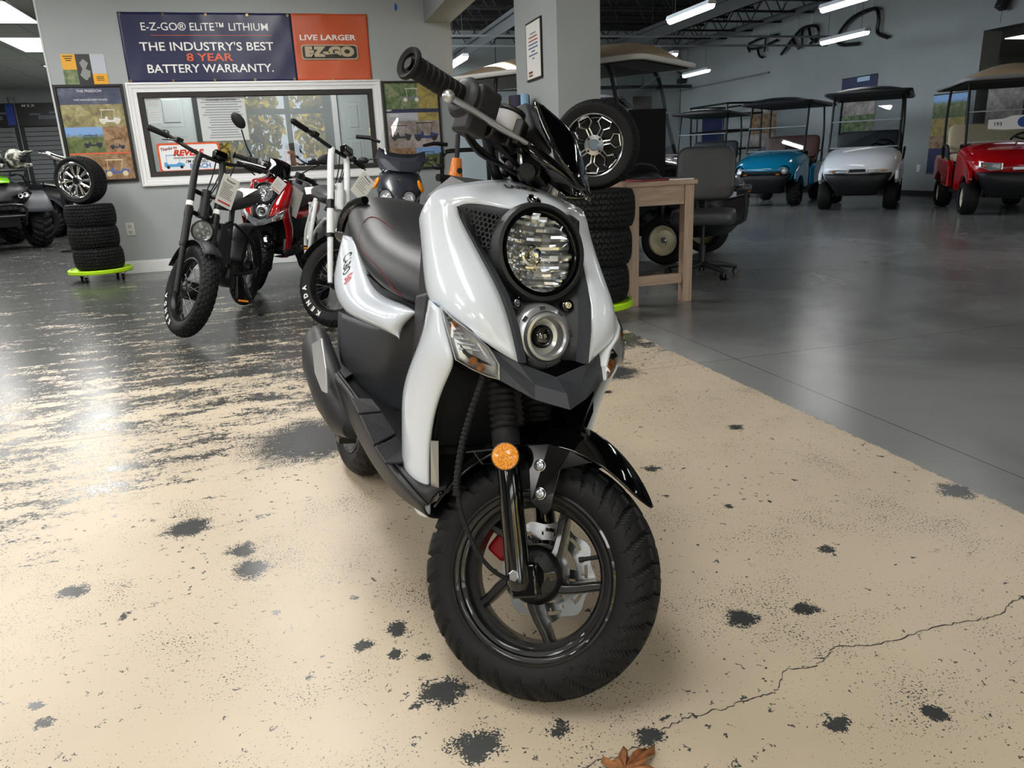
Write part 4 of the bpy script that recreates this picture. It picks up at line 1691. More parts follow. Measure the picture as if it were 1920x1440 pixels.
    for s in (-1, 1):
        pts = [Vector((p[0], p[1] * -s, p[2])) for p in op]
        c = sum(pts, Vector()) / len(pts)
        nrm = Vector((.85, .5 * s, .15)).normalized()
        def shrink(f, h): return [c + (p - c) * f + nrm * h for p in pts]
        g = G()
        g.loft([shrink(1, -.02), shrink(1, .002), shrink(.93, .005), shrink(.86, .001), shrink(.80, -.012)], False)
        g.loft([shrink(.80, -.012), shrink(.4, -.014), shrink(.02, -.014)], False)
        ts = obj('turn_signal', g, REFLECT, t, smooth=30)
        g = G()
        q0 = pts[8] * .62 + pts[4] * .38
        q1 = pts[8] * .35 + pts[5] * .65
        for f in (.15, .85):
            g.ball(q0.lerp(q1, f) * .82 + c * .18 + nrm * -.004, .008, 12, 8)
        g.ball(pts[0] * .55 + c * .45 + nrm * -.006, (.006, .006, .011), 12, 8)
        obj('amber_bulb', g, AMBER, ts)
        g = G()
        for k in range(7):
            f = .12 + .11 * k
            a = pts[9].lerp(pts[8], f) if False else (pts[0] * (1 - f) + pts[8] * f)
            b = pts[0] * (1 - f) + pts[4] * f
            a2, b2 = a.lerp(b, .15), a.lerp(b, .85)
            g.tube([a2 * .86 + c * .14 - nrm * .004, b2 * .86 + c * .14 - nrm * .004], .0022, 6)
        obj('flute', g, REFLECT, ts)
        g = G()
        g.loft([shrink(.98, .003), shrink(.9, .010), shrink(.6, .016), shrink(.02, .017)], False)
        obj('lens', g, CLEAR, ts)
    # ------------------------------------------------ inner splash guard and frame void
    g = G()
    for x0, z0, z1, w in ((-.33, .30, .62, .185),):
        g.grid([[(-.05, -.10, .60), (-.05, .10, .60)], [(-.2, -.17, .66), (-.2, .17, .66)], [(-.31, -.18, .60), (-.31, .18, .60)], [(-.34, -.18, .45), (-.34, .18, .45)], [(-.30, -.17, .30), (-.30, .17, .30)]])
    for s in (-1, 1):
        g.grid([[(-.19, s * .185, .66), (-.15, s * .178, .52), (-.19, s * .172, .40), (-.19, s * .165, .31)], [(-.31, s * .18, .62), (-.34, s * .18, .5), (-.34, s * .175, .4), (-.30, s * .17, .30)]])
        g.grid([[(-.05, s * .10, .63), (-.07, s * .165, .66), (-.19, s * .185, .70)], [(-.09, s * .08, .60), (-.16, s * .12, .60), (-.24, s * .16, .62)]])
    obj('splash_guard', g, DARK_VOID, t, smooth=30)
    g = G()
    g.loft([[(-.3, -.15, .72), (-.3, .15, .72), (-.3, .16, .94), (-.3, .1, .965), (-.3, -.1, .965), (-.3, -.16, .94)],
            [(-.4, -.15, .70), (-.4, .15, .70), (-.38, .16, .93), (-.41, .09, .985), (-.41, -.09, .985), (-.38, -.16, .93)],
            [(-.43, -.13, .72), (-.43, .13, .72), (-.45, .13, .90), (-.46, .07, .955), (-.46, -.07, .955), (-.45, -.13, .90)]])
    g.loft([[(-.3, -.17, .40), (-.3, .17, .40), (-.3, .17, .74), (-.3, -.17, .74)], [(-.40, -.15, .40), (-.40, .15, .40), (-.42, .15, .72), (-.42, -.15, .72)]])
    obj('inner_cover', g, BLACK_MATTE, t, smooth=30, bev=.008)
    # ------------------------------------------------ saddle
    g = G()
    rings = []
    for x, zt, zb, w, tp in ((-.40, .745, .675, .085, .6), (-.44, .785, .672, .115, .62), (-.55, .812, .685, .15, .66), (-.70, .826, .70, .168, .7), (-.84, .852, .742, .168, .72), (-.95, .898, .775, .156, .74), (-1.06, .93, .80, .145, .74), (-1.14, .932, .83, .13, .7), (-1.19, .90, .845, .10, .6)):
        ring = []
        for yy, zz in ((0, 1), (.5 * tp, .99), (.85 * tp, .95), (tp + (1 - tp) * .6, .74), (1, .35), (.97, .0), (.5, -.02), (0, -.02)):
            ring.append((x, -w * yy, zb + (zt - zb) * zz))
        ring += [(p[0], -p[1], p[2]) for p in ring[-2:0:-1]]
        rings.append(ring)
    g.loft(rings)
    st = obj('seat', g, SEAT_VINYL, t, sub=2)
    for s in (-1, 1):
        g = G()
        line = [(-0.806, -0.090, 0.887), (-0.904, -0.112, 0.884), (-0.927, -0.122, 0.843), (-0.845, -0.138, 0.782), (-0.698, -0.146, 0.753), (-0.605, -0.152, 0.724), (-0.540, -0.160, 0.686)]
        path, _ = smooth_path([Vector((p[0], p[1] * -s, p[2])) for p in line], [1] * len(line), 6)
        g.tube(snap(path, st, .0006), .0014, 5)
        obj('seam', g, STITCH, st)
    # ------------------------------------------------ painted tail, right half mirrored
    rows = []
    for a, b in (((-1.149, -0.140, 0.807), (-1.024, -0.130, 0.805)), ((-1.113, -0.162, 0.761), (-0.930, -0.150, 0.749)), ((-1.085, -0.182, 0.687), (-0.851, -0.155, 0.709)), ((-1.031, -0.192, 0.644), (-0.754, -0.160, 0.683)),
                 ((-0.893, -0.197, 0.605), (-0.617, -0.168, 0.682)), ((-0.628, -0.202, 0.621), (-0.505, -0.170, 0.687)), ((-0.456, -0.201, 0.629), (-0.419, -0.175, 0.685))):
        m1 = lerp(a, b, .5)
        rows.append([(a[0] + .01, a[1] + .03, a[2] - .01), a, (m1[0], m1[1] - .012, m1[2]), b, (b[0], b[1] + .03, b[2] - .002)])
    e = rows[-1]
    rows.append([(p[0] + .002, p[1] + (.035 if 0 < i < 4 else 0), p[2] - .004) for i, p in enumerate(e)])
    g = G()
    g.grid(rows)
    tail = sides('tail_panel', g, paint, t, sub=2, sol=.005)
    g = G()
    g.loft([[(-1.0, -.12, .70), (-1.0, .12, .70), (-1.0, .13, .84), (-1.0, -.13, .84)], [(-1.3, -.10, .74), (-1.3, .10, .74), (-1.3, .10, .87), (-1.3, -.10, .87)], [(-1.42, -.06, .80), (-1.42, .06, .80), (-1.42, .06, .86), (-1.42, -.06, .86)]])
    obj('tail_core', g, BLACK_MATTE, t, smooth=30, bev=.01)
    for s in (-1, 1):
        g = G()
        q = [(-1.192, -0.130, 0.819), (-1.144, -0.120, 0.863), (-1.041, -0.115, 0.883), (-1.056, -0.120, 0.828), (-1.055, -0.128, 0.800)]
        g.tube([(p[0] - .03, p[1] * -s, p[2]) for p in ((-1.150, -0.135, 0.812), (-1.147, -0.130, 0.851), (-1.088, -0.125, 0.891), (-0.987, -0.110, 0.914))], [.012, .015, .015, .012], 8, 4)
        obj('grab_rail', g, BLACK_GLOSS, t)
    g = G()
    g.ball((-1.335, -.085, .80), (.045, .03, .03), 16, 10)
    g.ball((-1.335, .085, .80), (.045, .03, .03), 16, 10)
    obj('rear_signal', g, pm('smoky_lens', '#4a4646', .12, coat=.5), t)
    # ------------------------------------------------ charcoal side cover under the seat
    rows = [[(-0.953, -0.185, 0.598), (-0.680, -0.190, 0.614), (-0.495, -0.190, 0.624), (-0.449, -0.165, 0.682), (-0.404, -0.120, 0.679)],
            [(-0.933, -0.188, 0.516), (-0.688, -0.190, 0.546), (-0.537, -0.180, 0.555), (-0.498, -0.155, 0.580), (-0.450, -0.118, 0.597)],
            [(-0.880, -0.185, 0.450), (-0.713, -0.178, 0.463), (-0.625, -0.158, 0.463), (-0.577, -0.135, 0.475), (-0.516, -0.112, 0.499)],
            [(-0.824, -0.175, 0.423), (-0.703, -0.155, 0.401), (-0.618, -0.135, 0.403), (-0.582, -0.118, 0.399), (-0.549, -0.105, 0.414)]]
    g = G()
    g.grid(rows)
    sides('side_cover', g, GREY_MATTE, t, sub=2, sol=.004)
    g = G()
    g.loft([[(-.46, -.09, .36), (-.46, .09, .36), (-.44, .11, .68), (-.44, -.11, .68)], [(-.7, -.13, .30), (-.7, .13, .30), (-.7, .14, .70), (-.7, -.14, .70)], [(-1.1, -.12, .36), (-1.1, .12, .36), (-1.1, .13, .74), (-1.1, -.13, .74)]])
    obj('engine_cover', g, BLACK_MATTE, t, smooth=30)
    # ------------------------------------------------ footboard
    rows = []
    for a, b in (((-0.906, -0.235, 0.465), (-0.951, -0.210, 0.358)), ((-0.781, -0.235, 0.451), (-0.791, -0.210, 0.358)), ((-0.658, -0.235, 0.441), (-0.649, -0.215, 0.344)), ((-0.523, -0.236, 0.428), (-0.548, -0.217, 0.318)), ((-0.397, -0.236, 0.394), (-0.445, -0.216, 0.303)),
                 ((-0.290, -0.234, 0.372), (-0.315, -0.212, 0.293)), ((-0.181, -0.228, 0.361), (-0.222, -0.200, 0.298)), ((-0.145, -0.200, 0.334), (-0.168, -0.170, 0.291))):
        zi = a[2] - .0
        rows.append([(b[0], b[1] + .10, b[2] + .005), b, lerp(a, b, .5), a, (a[0], a[1] + .016, a[2] + .004)])
    g = G()
    g.grid(rows)
    sides('skirt', g, BLACK_MATTE, t, sub=2, sol=.004)
    g = G()
    def fz(x): return .362 + max(0, -.25 - x) * .125
    g.grid([[r[4] for r in rows], [(r[4][0], r[4][1] + .012, fz(r[4][0]) + .004) for r in rows], [(r[4][0], -.12, fz(r[4][0])) for r in rows], [(r[4][0], 0, fz(r[4][0])) for r in rows]])
    fb = obj('footboard', g, BLACK_MATTE, t, sub=1, sol=.006, mir=True)
    pads = (((-0.980, -0.205, 0.462), (-1.048, -0.144, 0.462), (-0.813, -0.160, 0.450), (-0.737, -0.209, 0.450)), ((-0.562, -0.241, 0.443), (-0.545, -0.192, 0.443), (-0.489, -0.184, 0.428), (-0.475, -0.244, 0.428)), ((-0.461, -0.245, 0.427), (-0.479, -0.186, 0.427), (-0.394, -0.178, 0.402), (-0.318, -0.252, 0.402)),
            ((-0.310, -0.251, 0.400), (-0.385, -0.177, 0.400), (-0.330, -0.180, 0.388), (-0.262, -0.202, 0.382), (-0.250, -0.246, 0.386)))
    for s in (-1, 1):
        for pd in pads:
            q = [Vector((p[0], p[1] * -s, p[2])) for p in pd]
            g = G()
            g.loft([q, [p + V(0, 0, .006) for p in q]])
            cen = sum(q, Vector()) / len(q)
            obj('foot_pad', g, pm('ribbed_foot_rubber', '#2a2a2c', .6, grain=.5, gscale=220), fb, smooth=0, bev=.002)
    # ------------------------------------------------ exhaust
    g = G()
    rings = []
    for x, y, z, h, w in ((-.66, -.20, .34, .03, .03), (-.72, -.215, .36, .06, .04), (-.84, -.225, .40, .075, .045), (-1.0, -.225, .455, .08, .045), (-1.05, -.222, .475, .068, .04), (-1.07, -.22, .48, .04, .025)):
        rings.append([(x + .3 * h * math.sin(a) * .6, y - w * math.cos(a), z + h * math.sin(a)) for a in [2 * PI * k / 14 for k in range(14)]])
    g.loft(rings)
    ex = obj('muffler', g, BLACK_MATTE, t, smooth=60)
    g = G()
    q = [(-0.843, -0.276, 0.523), (-0.737, -0.276, 0.559), (-0.682, -0.274, 0.493), (-0.664, -0.272, 0.432), (-0.712, -0.273, 0.426), (-0.792, -0.275, 0.454)]
    g.poly(q)
    obj('heat_shield', g, pm('satin_silver_shield', '#c3c6c8', .35, .6), ex, smooth=0, sol=.006, off=0, bev=.002)
    g = G()
    g.tube([(-.75, -.10, .30), (-.85, -.18, .29), (-.92, -.22, .33)], .02, 10, 4)
    obj('exhaust_pipe', g, BLACK_SATIN, ex)
    # ------------------------------------------------ rear wheel and engine case
    g = G()
    tyre(g, .2365, .125, .155, tread_scooter(), 130, T(-1.25, 0, .2365) @ WHEEL, ns=19, crown=.042, arc=72)
    rw = obj('rear_wheel', g, RUBBER, t, smooth=30)
    g = G()
    g.lathe([(.157, -.055), (.148, -.05), (.14, -.03), (.05, -.02), (.03, -.05), (.0, -.05)], 32, T(-1.25, 0, .2365) @ WHEEL)
    g.lathe([(.157, .055), (.148, .05), (.14, .03), (.05, .02), (.03, .05), (.0, .05)], 32, T(-1.25, 0, .2365) @ WHEEL)
    obj('rim', g, RIM_BLACK, rw)
    g = G()
    g.box2((-1.3, .07, .19), (-.75, .15, .31))
    g.box2((-1.0, -.13, .25), (-.7, .13, .42))
    obj('engine', g, pm('dark_engine_metal', '#1d1e20', .5, .5), t, bev=.02)
    g = G()
    g.tube([(-.62, .10, .27), (-.60, .17, .16), (-.57, .235, .0475)], .011, 8, 3)
    g.box2((-.60, .215, .0415), (-.54, .265, .0515))
    obj('side_stand', g, BLACK_SATIN, t)
    g = G()
    p = Vector((-0.875, -0.160, 0.244))
    g.box(p, (.04, .05, .018))
    g.tube([p, p + V(-.12, .05, .05)], .009, 8)
    obj('centre_stand', g, BLACK_SATIN, t)
    # ------------------------------------------------ steered front end
    C0 = (0, 0, .2365)
    WM = SM @ T(*C0) @ WHEEL
    g = G()
    tyre(g, .2365, .122, .160, tread_scooter(), 416, WM, depth=.0105, crown=.044, ns=49, arc=74)
    fw = obj('front_wheel', g, RUBBER, t, smooth=28)
    g = G()
    # rim: barrel with stepped lips; -Y of the scooter is +Z here
    half = [(.1645, .049), (.1645, .053), (.160, .0545), (.1575, .050), (.152, .047), (.1495, .047), (.1475, .043), (.1425, .041), (.140, .039), (.1385, .022)]
    g.lathe(half, 72, WM)
    g.lathe([(r, -z) for r, z in half], 72, WM)
    g.lathe([(.1385, .022), (.132, .022), (.1275, .018), (.1265, 0), (.1275, -.018), (.132, -.022), (.1385, -.022)], 72, WM)
    rim = obj('rim', g, RIM_BLACK, fw, smooth=35)
    for k in range(5):
        a0 = RAD(12 + 72 * k)
        g = G()
        rg = []
        for f in (0, .25, .5, .75, 1.0):
            r = .040 + f * .092
            a = a0 - RAD(26) * (1 - f) ** 1.6
            w = .026 - .008 * f
            zz = .030 - .012 * f
            c = V(r * math.cos(a), r * math.sin(a), 0)
            tdir = V(-math.sin(a), math.cos(a), 0)
            rg.append([WM @ (c + tdir * w * .5 + V(0, 0, zz * .55)), WM @ (c + tdir * w * .3 + V(0, 0, zz)), WM @ (c - tdir * w * .3 + V(0, 0, zz)), WM @ (c - tdir * w * .5 + V(0, 0, zz * .55)), WM @ (c - tdir * w * .5 - V(0, 0, zz * .8)), WM @ (c + tdir * w * .5 - V(0, 0, zz * .8))])
        g.loft(rg)
        obj('spoke', g, RIM_BLACK, rim, smooth=30, bev=.002)
    g = G()
    g.lathe([(.057, -.02), (.057, .024), (.053, .034), (.045, .043), (.034, .050), (.028, .055), (.027, .075), (.022, .08), (.015, .085), (.0, .085)], 40, WM)
    g.lathe([(.05, -.02), (.04, -.05), (.0, -.05)], 32, WM)
    obj('hub', g, RIM_BLACK, rim, smooth=35)
    if script:
        for i, ch in enumerate('120/70-12 56J'):
            a = RAD(30 - 6.2 * i)
            r = .186
            Z = WM.to_3x3() @ V(0, 0, 1)
            rad = WM.to_3x3() @ V(math.cos(a), math.sin(a), 0)
            g = G()
            text(g, ch, .020, basis(WM @ V(r * math.cos(a), r * math.sin(a), .0600), rad.cross(Z), rad), .0012, bold=.0006)
            if g.f:
                obj('size_mark', g, RUBBER, fw, smooth=0)
    g = G()
    va = WM @ V(.128 * math.cos(RAD(36)), .128 * math.sin(RAD(36)), .012)
    vb = WM @ V(.101 * math.cos(RAD(38)), .101 * math.sin(RAD(38)), .02)
    g.cyl(va, vb, .0042, n=10)
    g.cyl(vb, vb + (vb - va) * .35, .0052, n=10)
    obj('valve', g, RUBBER, fw)
    # wave brake disc with slots
    g = G()
    N = 120
    outr, inr = [], []
    for k in range(N):
        a = 2 * PI * k / N
        outr.append((.099 + .0045 * math.sin(9 * a), a))
    for z in (-.051, -.055):
        pass
    def pol(r, a, z): return WM @ V(r * math.cos(a), r * math.sin(a), z)
    def wav(r, a): return r if r < .095 else .098 + .005 * math.sin(9 * a)
    radii = (.062, .072, .079, .086, .093, .099)
    for k in range(N):
        a, b = 2 * PI * k / N, 2 * PI * (k + 1) / N
        for i in range(len(radii) - 1):
            ph = (k * 9 / N) % 1
            if i in (2,) and .25 < ph < .75:
                continue
            if i == 1 and .6 < ((k * 18 / N) % 1) < .8:
                continue
            r0, r1 = radii[i], radii[i + 1]
            g.hexa([pol(wav(r0, a), a, -.053), pol(wav(r1, a), a, -.053), pol(wav(r1, b), b, -.053), pol(wav(r0, b), b, -.053),
                    pol(wav(r0, a), a, -.049), pol(wav(r1, a), a, -.049), pol(wav(r1, b), b, -.049), pol(wav(r0, b), b, -.049)])
    for k in range(6):
        a = RAD(60 * k + 15)
        g.box(pol(.052, a, -.051), (.032, .018, .004), (WM.to_3x3() @ Matrix.Rotation(a, 3, 'Z')))
    obj('brake_disc', g, DISC, fw, smooth=0)
    g = G(SM)
    cc = Vector((-.10, .058, .262))
    g.box(cc, (.045, .05, .075), RY(20).to_3x3())
    g.box(cc + V(-.01, -.005, .03), (.05, .04, .03), RY(20).to_3x3())
    obj('brake_caliper', g, pm('red_caliper_paint', '#a8141c', .35), t, bev=.008)
    # fork legs
    ax = Vector((-math.sin(STEER_RAKE), 0, math.cos(STEER_RAKE)))
    for s in (-1, 1):
        b = Vector((-.012, s * .098, .245))
        g = G(SM)
        g.tube([b + ax * -.035, b + ax * -.02, b + ax * .20, b + ax * .235], [.017, .024, .0215, .021], 20)
        g.box(b + ax * -.012 + V(.012, -s * .006, 0), (.05, .03, .06), RY(-25).to_3x3())
        fl = obj('fork_leg', g, BLACK_GLOSS, t, bev=.004)
        g = G(SM)
        pr_ = [(.026, .232), (.027, .236), (.027, .262), (.024, .266)]
        for k in range(9):
            h = .268 + .013 * k
            pr_ += [(.0225, h), (.0275, h + .0045), (.0275, h + .0075), (.0225, h + .012)]
        pr_ += [(.02, .40)]
        g.lathe(pr_, 24, axis(b, ax))
        obj('gaiter', g, RUBBER, fl, smooth=50)
        g = G(SM)
        g.tube([b + ax * .39, b + ax * .50], .018, 12)
        obj('stanchion', g, BLACK_GLOSS, fl)
        g = G(SM)
        q = Vector((-.0099, s * .116, .2411))
        g.lathe([(.013, -.004), (.013, .0), (.0105, .001), (.0105, .008), (.008, .010), (.0, .010)], 6, axis(q, (0, s, 0)))
        obj('axle_bolt', g, STEEL, fl, smooth=20)
    g = G(SM)
    g.box((-.15, 0, .60), (.06, .24, .04), RY(-25).to_3x3())
    g.tube([(-.15, 0, .58), (-.24, 0, .78), (-.33, 0, .94)], .028, 14)
    obj('steering_stem', g, BLACK_SATIN, t, bev=.006)
    # orange side reflector on its bracket
    g = G(SM)
    rc = Vector((-0.094, -0.135, 0.439))
    RM = SM @ axis(rc, (.30, -.94, .10))
    for s in (-1,):
        g = G()
        g.lathe([(.0, -.006), (.0255, -.006), (.0265, .0), (.0265, .004), (.0245, .005)], 36, RM)
        rf = obj('side_reflector', g, BLACK_MATTE, t)
        g = G()
        g.lathe([(.0245, .0045), (.02, .0062), (.0, .0068)], 36, RM)
        amb = obj('amber_disc', g, reflector_material(), rf)
        g = G(SM)
        g.tube([(-0.162, -0.155, 0.423), (-0.119, -0.140, 0.444), (-0.115, -0.115, 0.452)], .0022, 6)
        g.tube([(-0.155, -0.150, 0.431), (-0.130, -0.140, 0.412), (-0.116, -0.110, 0.418)], .0018, 6)
        obj('bracket', g, BLACK_SATIN, rf)
    # front mudguard: crest arc in the wheel plane, edges drooping either side
    g = G()
    rows = []
    for phi, rc_, hw, dr in ((49.5, .259, .004, .003), (53, .263, .022, .010), (58, .268, .040, .018), (66, .277, .056, .026), (76, .288, .066, .036), (86, .297, .071, .046), (96, .303, .074, .054), (106, .302, .078, .056), (116, .296, .08, .05), (126, .284, .08, .042), (138, .272, .08, .034), (152, .262, .078, .028), (166, .256, .076, .024)):
        a = RAD(phi)
        row = []
        for f in (-1, -.86, -.55, -.2, 0, .2, .55, .86, 1):
            rr = rc_ - dr * abs(f) ** 2.2 + (.004 if abs(f) < .1 else 0)
            row.append(SM @ V(rr * math.cos(a), hw * f, .2365 + rr * math.sin(a)))
        rows.append(row)
    g.grid(rows)
    fd = obj('front_mudguard', g, BLACK_GLOSS, t, sub=2, sol=.004)
    for s in (-1, 1):
        g = G(SM)
        pl = [(-0.076, -0.086, 0.470), (-0.037, -0.086, 0.486), (0.006, -0.083, 0.487), (0.052, -0.078, 0.479), (0.000, -0.084, 0.448), (0.004, -0.086, 0.403), (0.007, -0.086, 0.373), (-0.001, -0.086, 0.358), (-0.035, -0.086, 0.371)]
        g.poly([(p[0], p[1] * -s, p[2]) for p in pl])
        obj('side_plate', g, pm('black_plate', '#040405', .1, spec=.3), fd, smooth=0, sol=.005, off=0, bev=.0015)
        for c in ((-0.039, -0.091, 0.442), (-0.021, -0.091, 0.393)):
            g = G(SM)
            B = axis((c[0], c[1] * -s, c[2]), (0, s, 0))
            g.lathe([(.0115, -.002), (.0115, .002), (.0098, .003)], 20, B)
            g.lathe([(.009, .002), (.0085, .005), (.006, .0065), (.0022, .0065), (.0018, .004), (0, .004)], 20, B)
            obj('screw', g, STEEL, fd)
    # speedometer cable and its corrugated sleeve
    g = G()
    low = [SM @ Vector(p) for p in ((-0.016, -0.112, 0.229), (-0.046, -0.135, 0.237), (-0.086, -0.150, 0.264), (-0.131, -0.155, 0.313), (-0.152, -0.155, 0.346))]
    g.tube(low, .0042, 8, 4)
    cb = obj('speedometer_cable', g, RUBBER, t)
    g = G()
    up = [SM @ Vector((-0.151, -0.155, 0.342)), SM @ Vector((-0.162, -0.155, 0.369)), SM @ Vector((-0.176, -0.150, 0.427)), Vector((-0.069, -0.150, 0.535)), Vector((-0.069, -0.135, 0.597)), Vector((-0.092, -0.115, 0.627))]
    pp, _ = smooth_path([Vector(p) for p in up], [1] * len(up), 26)
    g.tube(pp, [.0078 if k % 4 < 2 else .0064 for k in range(len(pp))], 8)
    g.tube(pp[:12], .0085, 8)
    obj('cable_sleeve', g, RUBBER, cb, smooth=60)
    # ------------------------------------------------ handlebar
    g = G(SM)
    for s in (-1, 1):
        g.tube([(-.413, s * .36, 1.040), (-.385, s * .28, 1.045), (-.362, s * .235, 1.049), (-.345, s * .17, 1.035), (-.345, s * .08, .99), (-.345, 0, .965)], .0112, 12, 5)
    g.tube([(-.35, 0, .9), (-.345, 0, .985)], .026, 14)
    hb = obj('handlebar', g, BLACK_SATIN, t)
    for s in (-1, 1):
        a, b = Vector((-.413, s * .36, 1.040)), Vector((-.366, s * .243, 1.048))
        g = G(SM)
        d = (b - a)
        pr_ = [(.010, -.001), (.0095, .006), (.017, .006), (.0185, .001), (.027, -.003), (.0295, .001), (.0285, .006), (.021, .010)]
        L = d.length
        for k in range(8):
            h = .014 + (L - .02) * k / 8
            pr_ += [(.0178, h), (.0205, h + .003), (.0200, h + (L - .02) / 8 - .001)]
        pr_ += [(.018, L)]
        g.lathe(pr_, 24, axis(a, d))
        obj('grip', g, RUBBER, hb, smooth=35)
        # switch housing and throttle drum
        g = G(SM)
        g.lathe([(.02, -.004), (.036, .0), (.040, .008), (.038, .018), (.03, .024)], 28, axis(b, d))
        g.box(b + d.normalized() * .045 + V(.005, 0, .006), (.058, .055, .056), axis((0, 0, 0), d).to_3x3())
        g.box(b + d.normalized() * .03 + V(.012, 0, -.04), (.05, .045, .05), axis((0, 0, 0), d).to_3x3())
        obj('switch_box', g, BLACK_MATTE, hb, bev=.008, seg=3)
        g = G(SM)
        lv = [(-0.336, -0.325, 1.008), (-0.328, -0.260, 1.020), (-0.309, -0.180, 1.029), (-0.274, -0.105, 1.035)]
        lv = [(p[0], p[1] * -s, p[2]) for p in lv]
        g.tube(lv, [.0085, .0095, .011, .0075], 12, 5, flat=.62)
        g.ball(lv[0], .0115, 16, 10)
        obj('brake_lever', g, ALU, hb)
    # brake fluid reservoir on the right
    g = G(SM)
    q0 = Vector((-0.325, -0.115, 1.047))
    q1 = Vector((-0.325, -0.115, 1.099))
    dz = (q1 - q0).normalized()
    RM2 = axis(q0, dz)
    g.prism([(math.cos(a) * .032 * (1 if abs(math.cos(a)) < .8 else .95), math.sin(a) * .030) for a in [2 * PI * k / 20 for k in range(20)]], -.004, .034, RM2)
    rs = obj('brake_reservoir', g, WHITE_RES, hb, bev=.003)
    g = G(SM)
    g.prism([(math.cos(a) * .034, math.sin(a) * .032) for a in [2 * PI * k / 20 for k in range(20)]], .034, .043, RM2)
    obj('cap', g, BLACK_SATIN, rs, bev=.002)
    g = G(SM)
    g.box(RM2 @ V(0, 0, -.02), (.06, .045, .032), RM2.to_3x3())
    g.box(RM2 @ V(-.035, .0, .0), (.02, .03, .05), RM2.to_3x3())
    g.cyl(RM2 @ V(.0, -.03, -.02), RM2 @ V(.0, .07, -.03), .017, n=14)
    obj('master_cylinder', g, BLACK_SATIN, hb, bev=.004)
    g = G(SM)
    hose = [(-0.318, -0.075, 1.066), (-0.307, -0.070, 1.052), (-0.300, -0.060, 1.026), (-0.292, -0.055, 1.006), (-0.275, -0.050, 0.994)]
    g.tube(hose, .0065, 10, 5)
    g.ball(hose[0], .012, 12, 8)
    obj('brake_hose_fitting', g, STEEL, hb)
    # control cables
    for k, pts in enumerate((((-0.348, -0.220, 1.025), (-0.345, -0.210, 0.998), (-0.339, -0.170, 0.986), (-0.313, -0.100, 0.983), (-0.286, -0.030, 0.989)), ((-0.327, -0.190, 1.011), (-0.319, -0.140, 1.011), (-0.299, -0.090, 1.001), (-0.280, -0.020, 0.994)),
                             ((-0.349, -0.230, 1.009), (-0.344, -0.220, 0.988), (-0.333, -0.160, 0.975), (-0.305, -0.090, 0.983), (-0.276, -0.020, 0.983)), ((-0.330, -0.160, 1.047), (-0.323, -0.100, 1.044), (-0.290, -0.050, 1.020), (-0.275, 0.000, 0.997)))):
        g = G(SM)
        g.tube(pts, .0052 if k < 2 else .004, 8, 5)
        obj('control_cable', g, BLACK_SATIN, hb)
    # instrument pod and left switchgear seen behind the windscreen
    g = G(SM)
    c = Vector((-0.313, 0.000, 1.097))
    g.box(c + V(-.02, 0, -.005), (.07, .13, .065), RY(-35).to_3x3())
    ip = obj('instrument_pod', g, GREY_MATTE, hb, bev=.008)
    g = G(SM)
    g.box(c + V(-.02, .0, -.05), (.06, .11, .05), RY(-35).to_3x3())
    g.box(c + V(.015, .0, -.085), (.07, .10, .03), RY(-20).to_3x3())
    g.tube([c + V(-.01, -.03, -.03), c + V(-.03, -.02, -.11)], .012, 8)
    g.tube([c + V(-.03, .03, -.03), c + V(-.02, .02, -.12)], .012, 8)
    obj('lamp_bracket', g, BLACK_SATIN, hb, bev=.005)
    g = G(SM)
    g.prism([(math.cos(RAD(45 * k + 22)) * .02, math.sin(RAD(45 * k + 22)) * .02) for k in range(8)], 0, .02, axis((-0.275, -0.060, 0.988), (.5, -.85, .1)))
    g.box((-0.275, -0.030, 1.008), (.06, .06, .04))
    obj('key_lock', g, BLACK_SATIN, hb, bev=.003)
    # small black windscreen
    near = [(-0.288, -0.095, 1.126), (-0.263, -0.100, 1.087), (-0.224, -0.100, 1.046), (-0.185, -0.090, 1.011), (-0.158, -0.035, 0.990)]
    mid = [(-0.294, -0.020, 1.145), (-0.227, 0.000, 1.126), (-0.192, 0.000, 1.073), (-0.172, 0.000, 1.030), (-0.167, 0.000, 1.002)]
    rows = []
    for a, b in zip(near, mid):
        q = lerp(a, b, .5)
        q = (q[0] + .012, q[1], q[2])
        rows.append([a, q, b, (q[0], -q[1], q[2]), (a[0], -a[1], a[2])])
    g = G(SM)
    g.grid(rows)
    ws = obj('windscreen', g, BLACK_GLOSS, hb, sub=2, sol=.006)
    near2 = [(-0.271, -0.085, 1.052), (-0.222, -0.095, 1.024), (-0.183, -0.080, 0.999), (-0.169, -0.030, 0.992)]
    rows = []
    for a, dx in zip(near2, (.02, .03, .03, .012)):
        rows.append([(a[0] - .05, a[1] - .008, a[2]), a, (a[0] + dx, 0, a[2]), (a[0], -a[1], a[2]), (a[0] - .05, -a[1] + .008, a[2])])
    g = G(SM)
    g.grid(rows)
    obj('lower_cowl', g, BLACK_GLOSS, ws, sub=2, sol=.004)
    # ------------------------------------------------ lettering and badge
    if script:
        g = G()
        p0, p1 = Vector((-0.248, -0.035, 0.965)), Vector((-0.206, 0.025, 0.962))
        x = Vector((0, 1, 0))
        nn = Vector((.52, -.10, .85))
        yv = nn.cross(x)
        L = basis(Vector((-0.254, -0.000, 0.972)) + nn * .02, x, yv)
        text(g, script, .027, L, 0, bold=.0010, sx=.86)
        g.v = project(g.v, fairing, nn, .0012)
        obj('lettering', g, INK, t, smooth=0)
    g = G()
    B = axis(Vector((-0.195, -0.000, 0.943)) + V(.001, 0, .001), (.58, 0, .81), 90)
    g.lathe([(.0, .0), (.0175, .0), (.0175, .004), (.0, .0045)], 28, B @ Matrix.Diagonal((1.0, .8, 1, 1)))
    bd = obj('badge', g, BLACK_GLOSS, t)
    g = G()
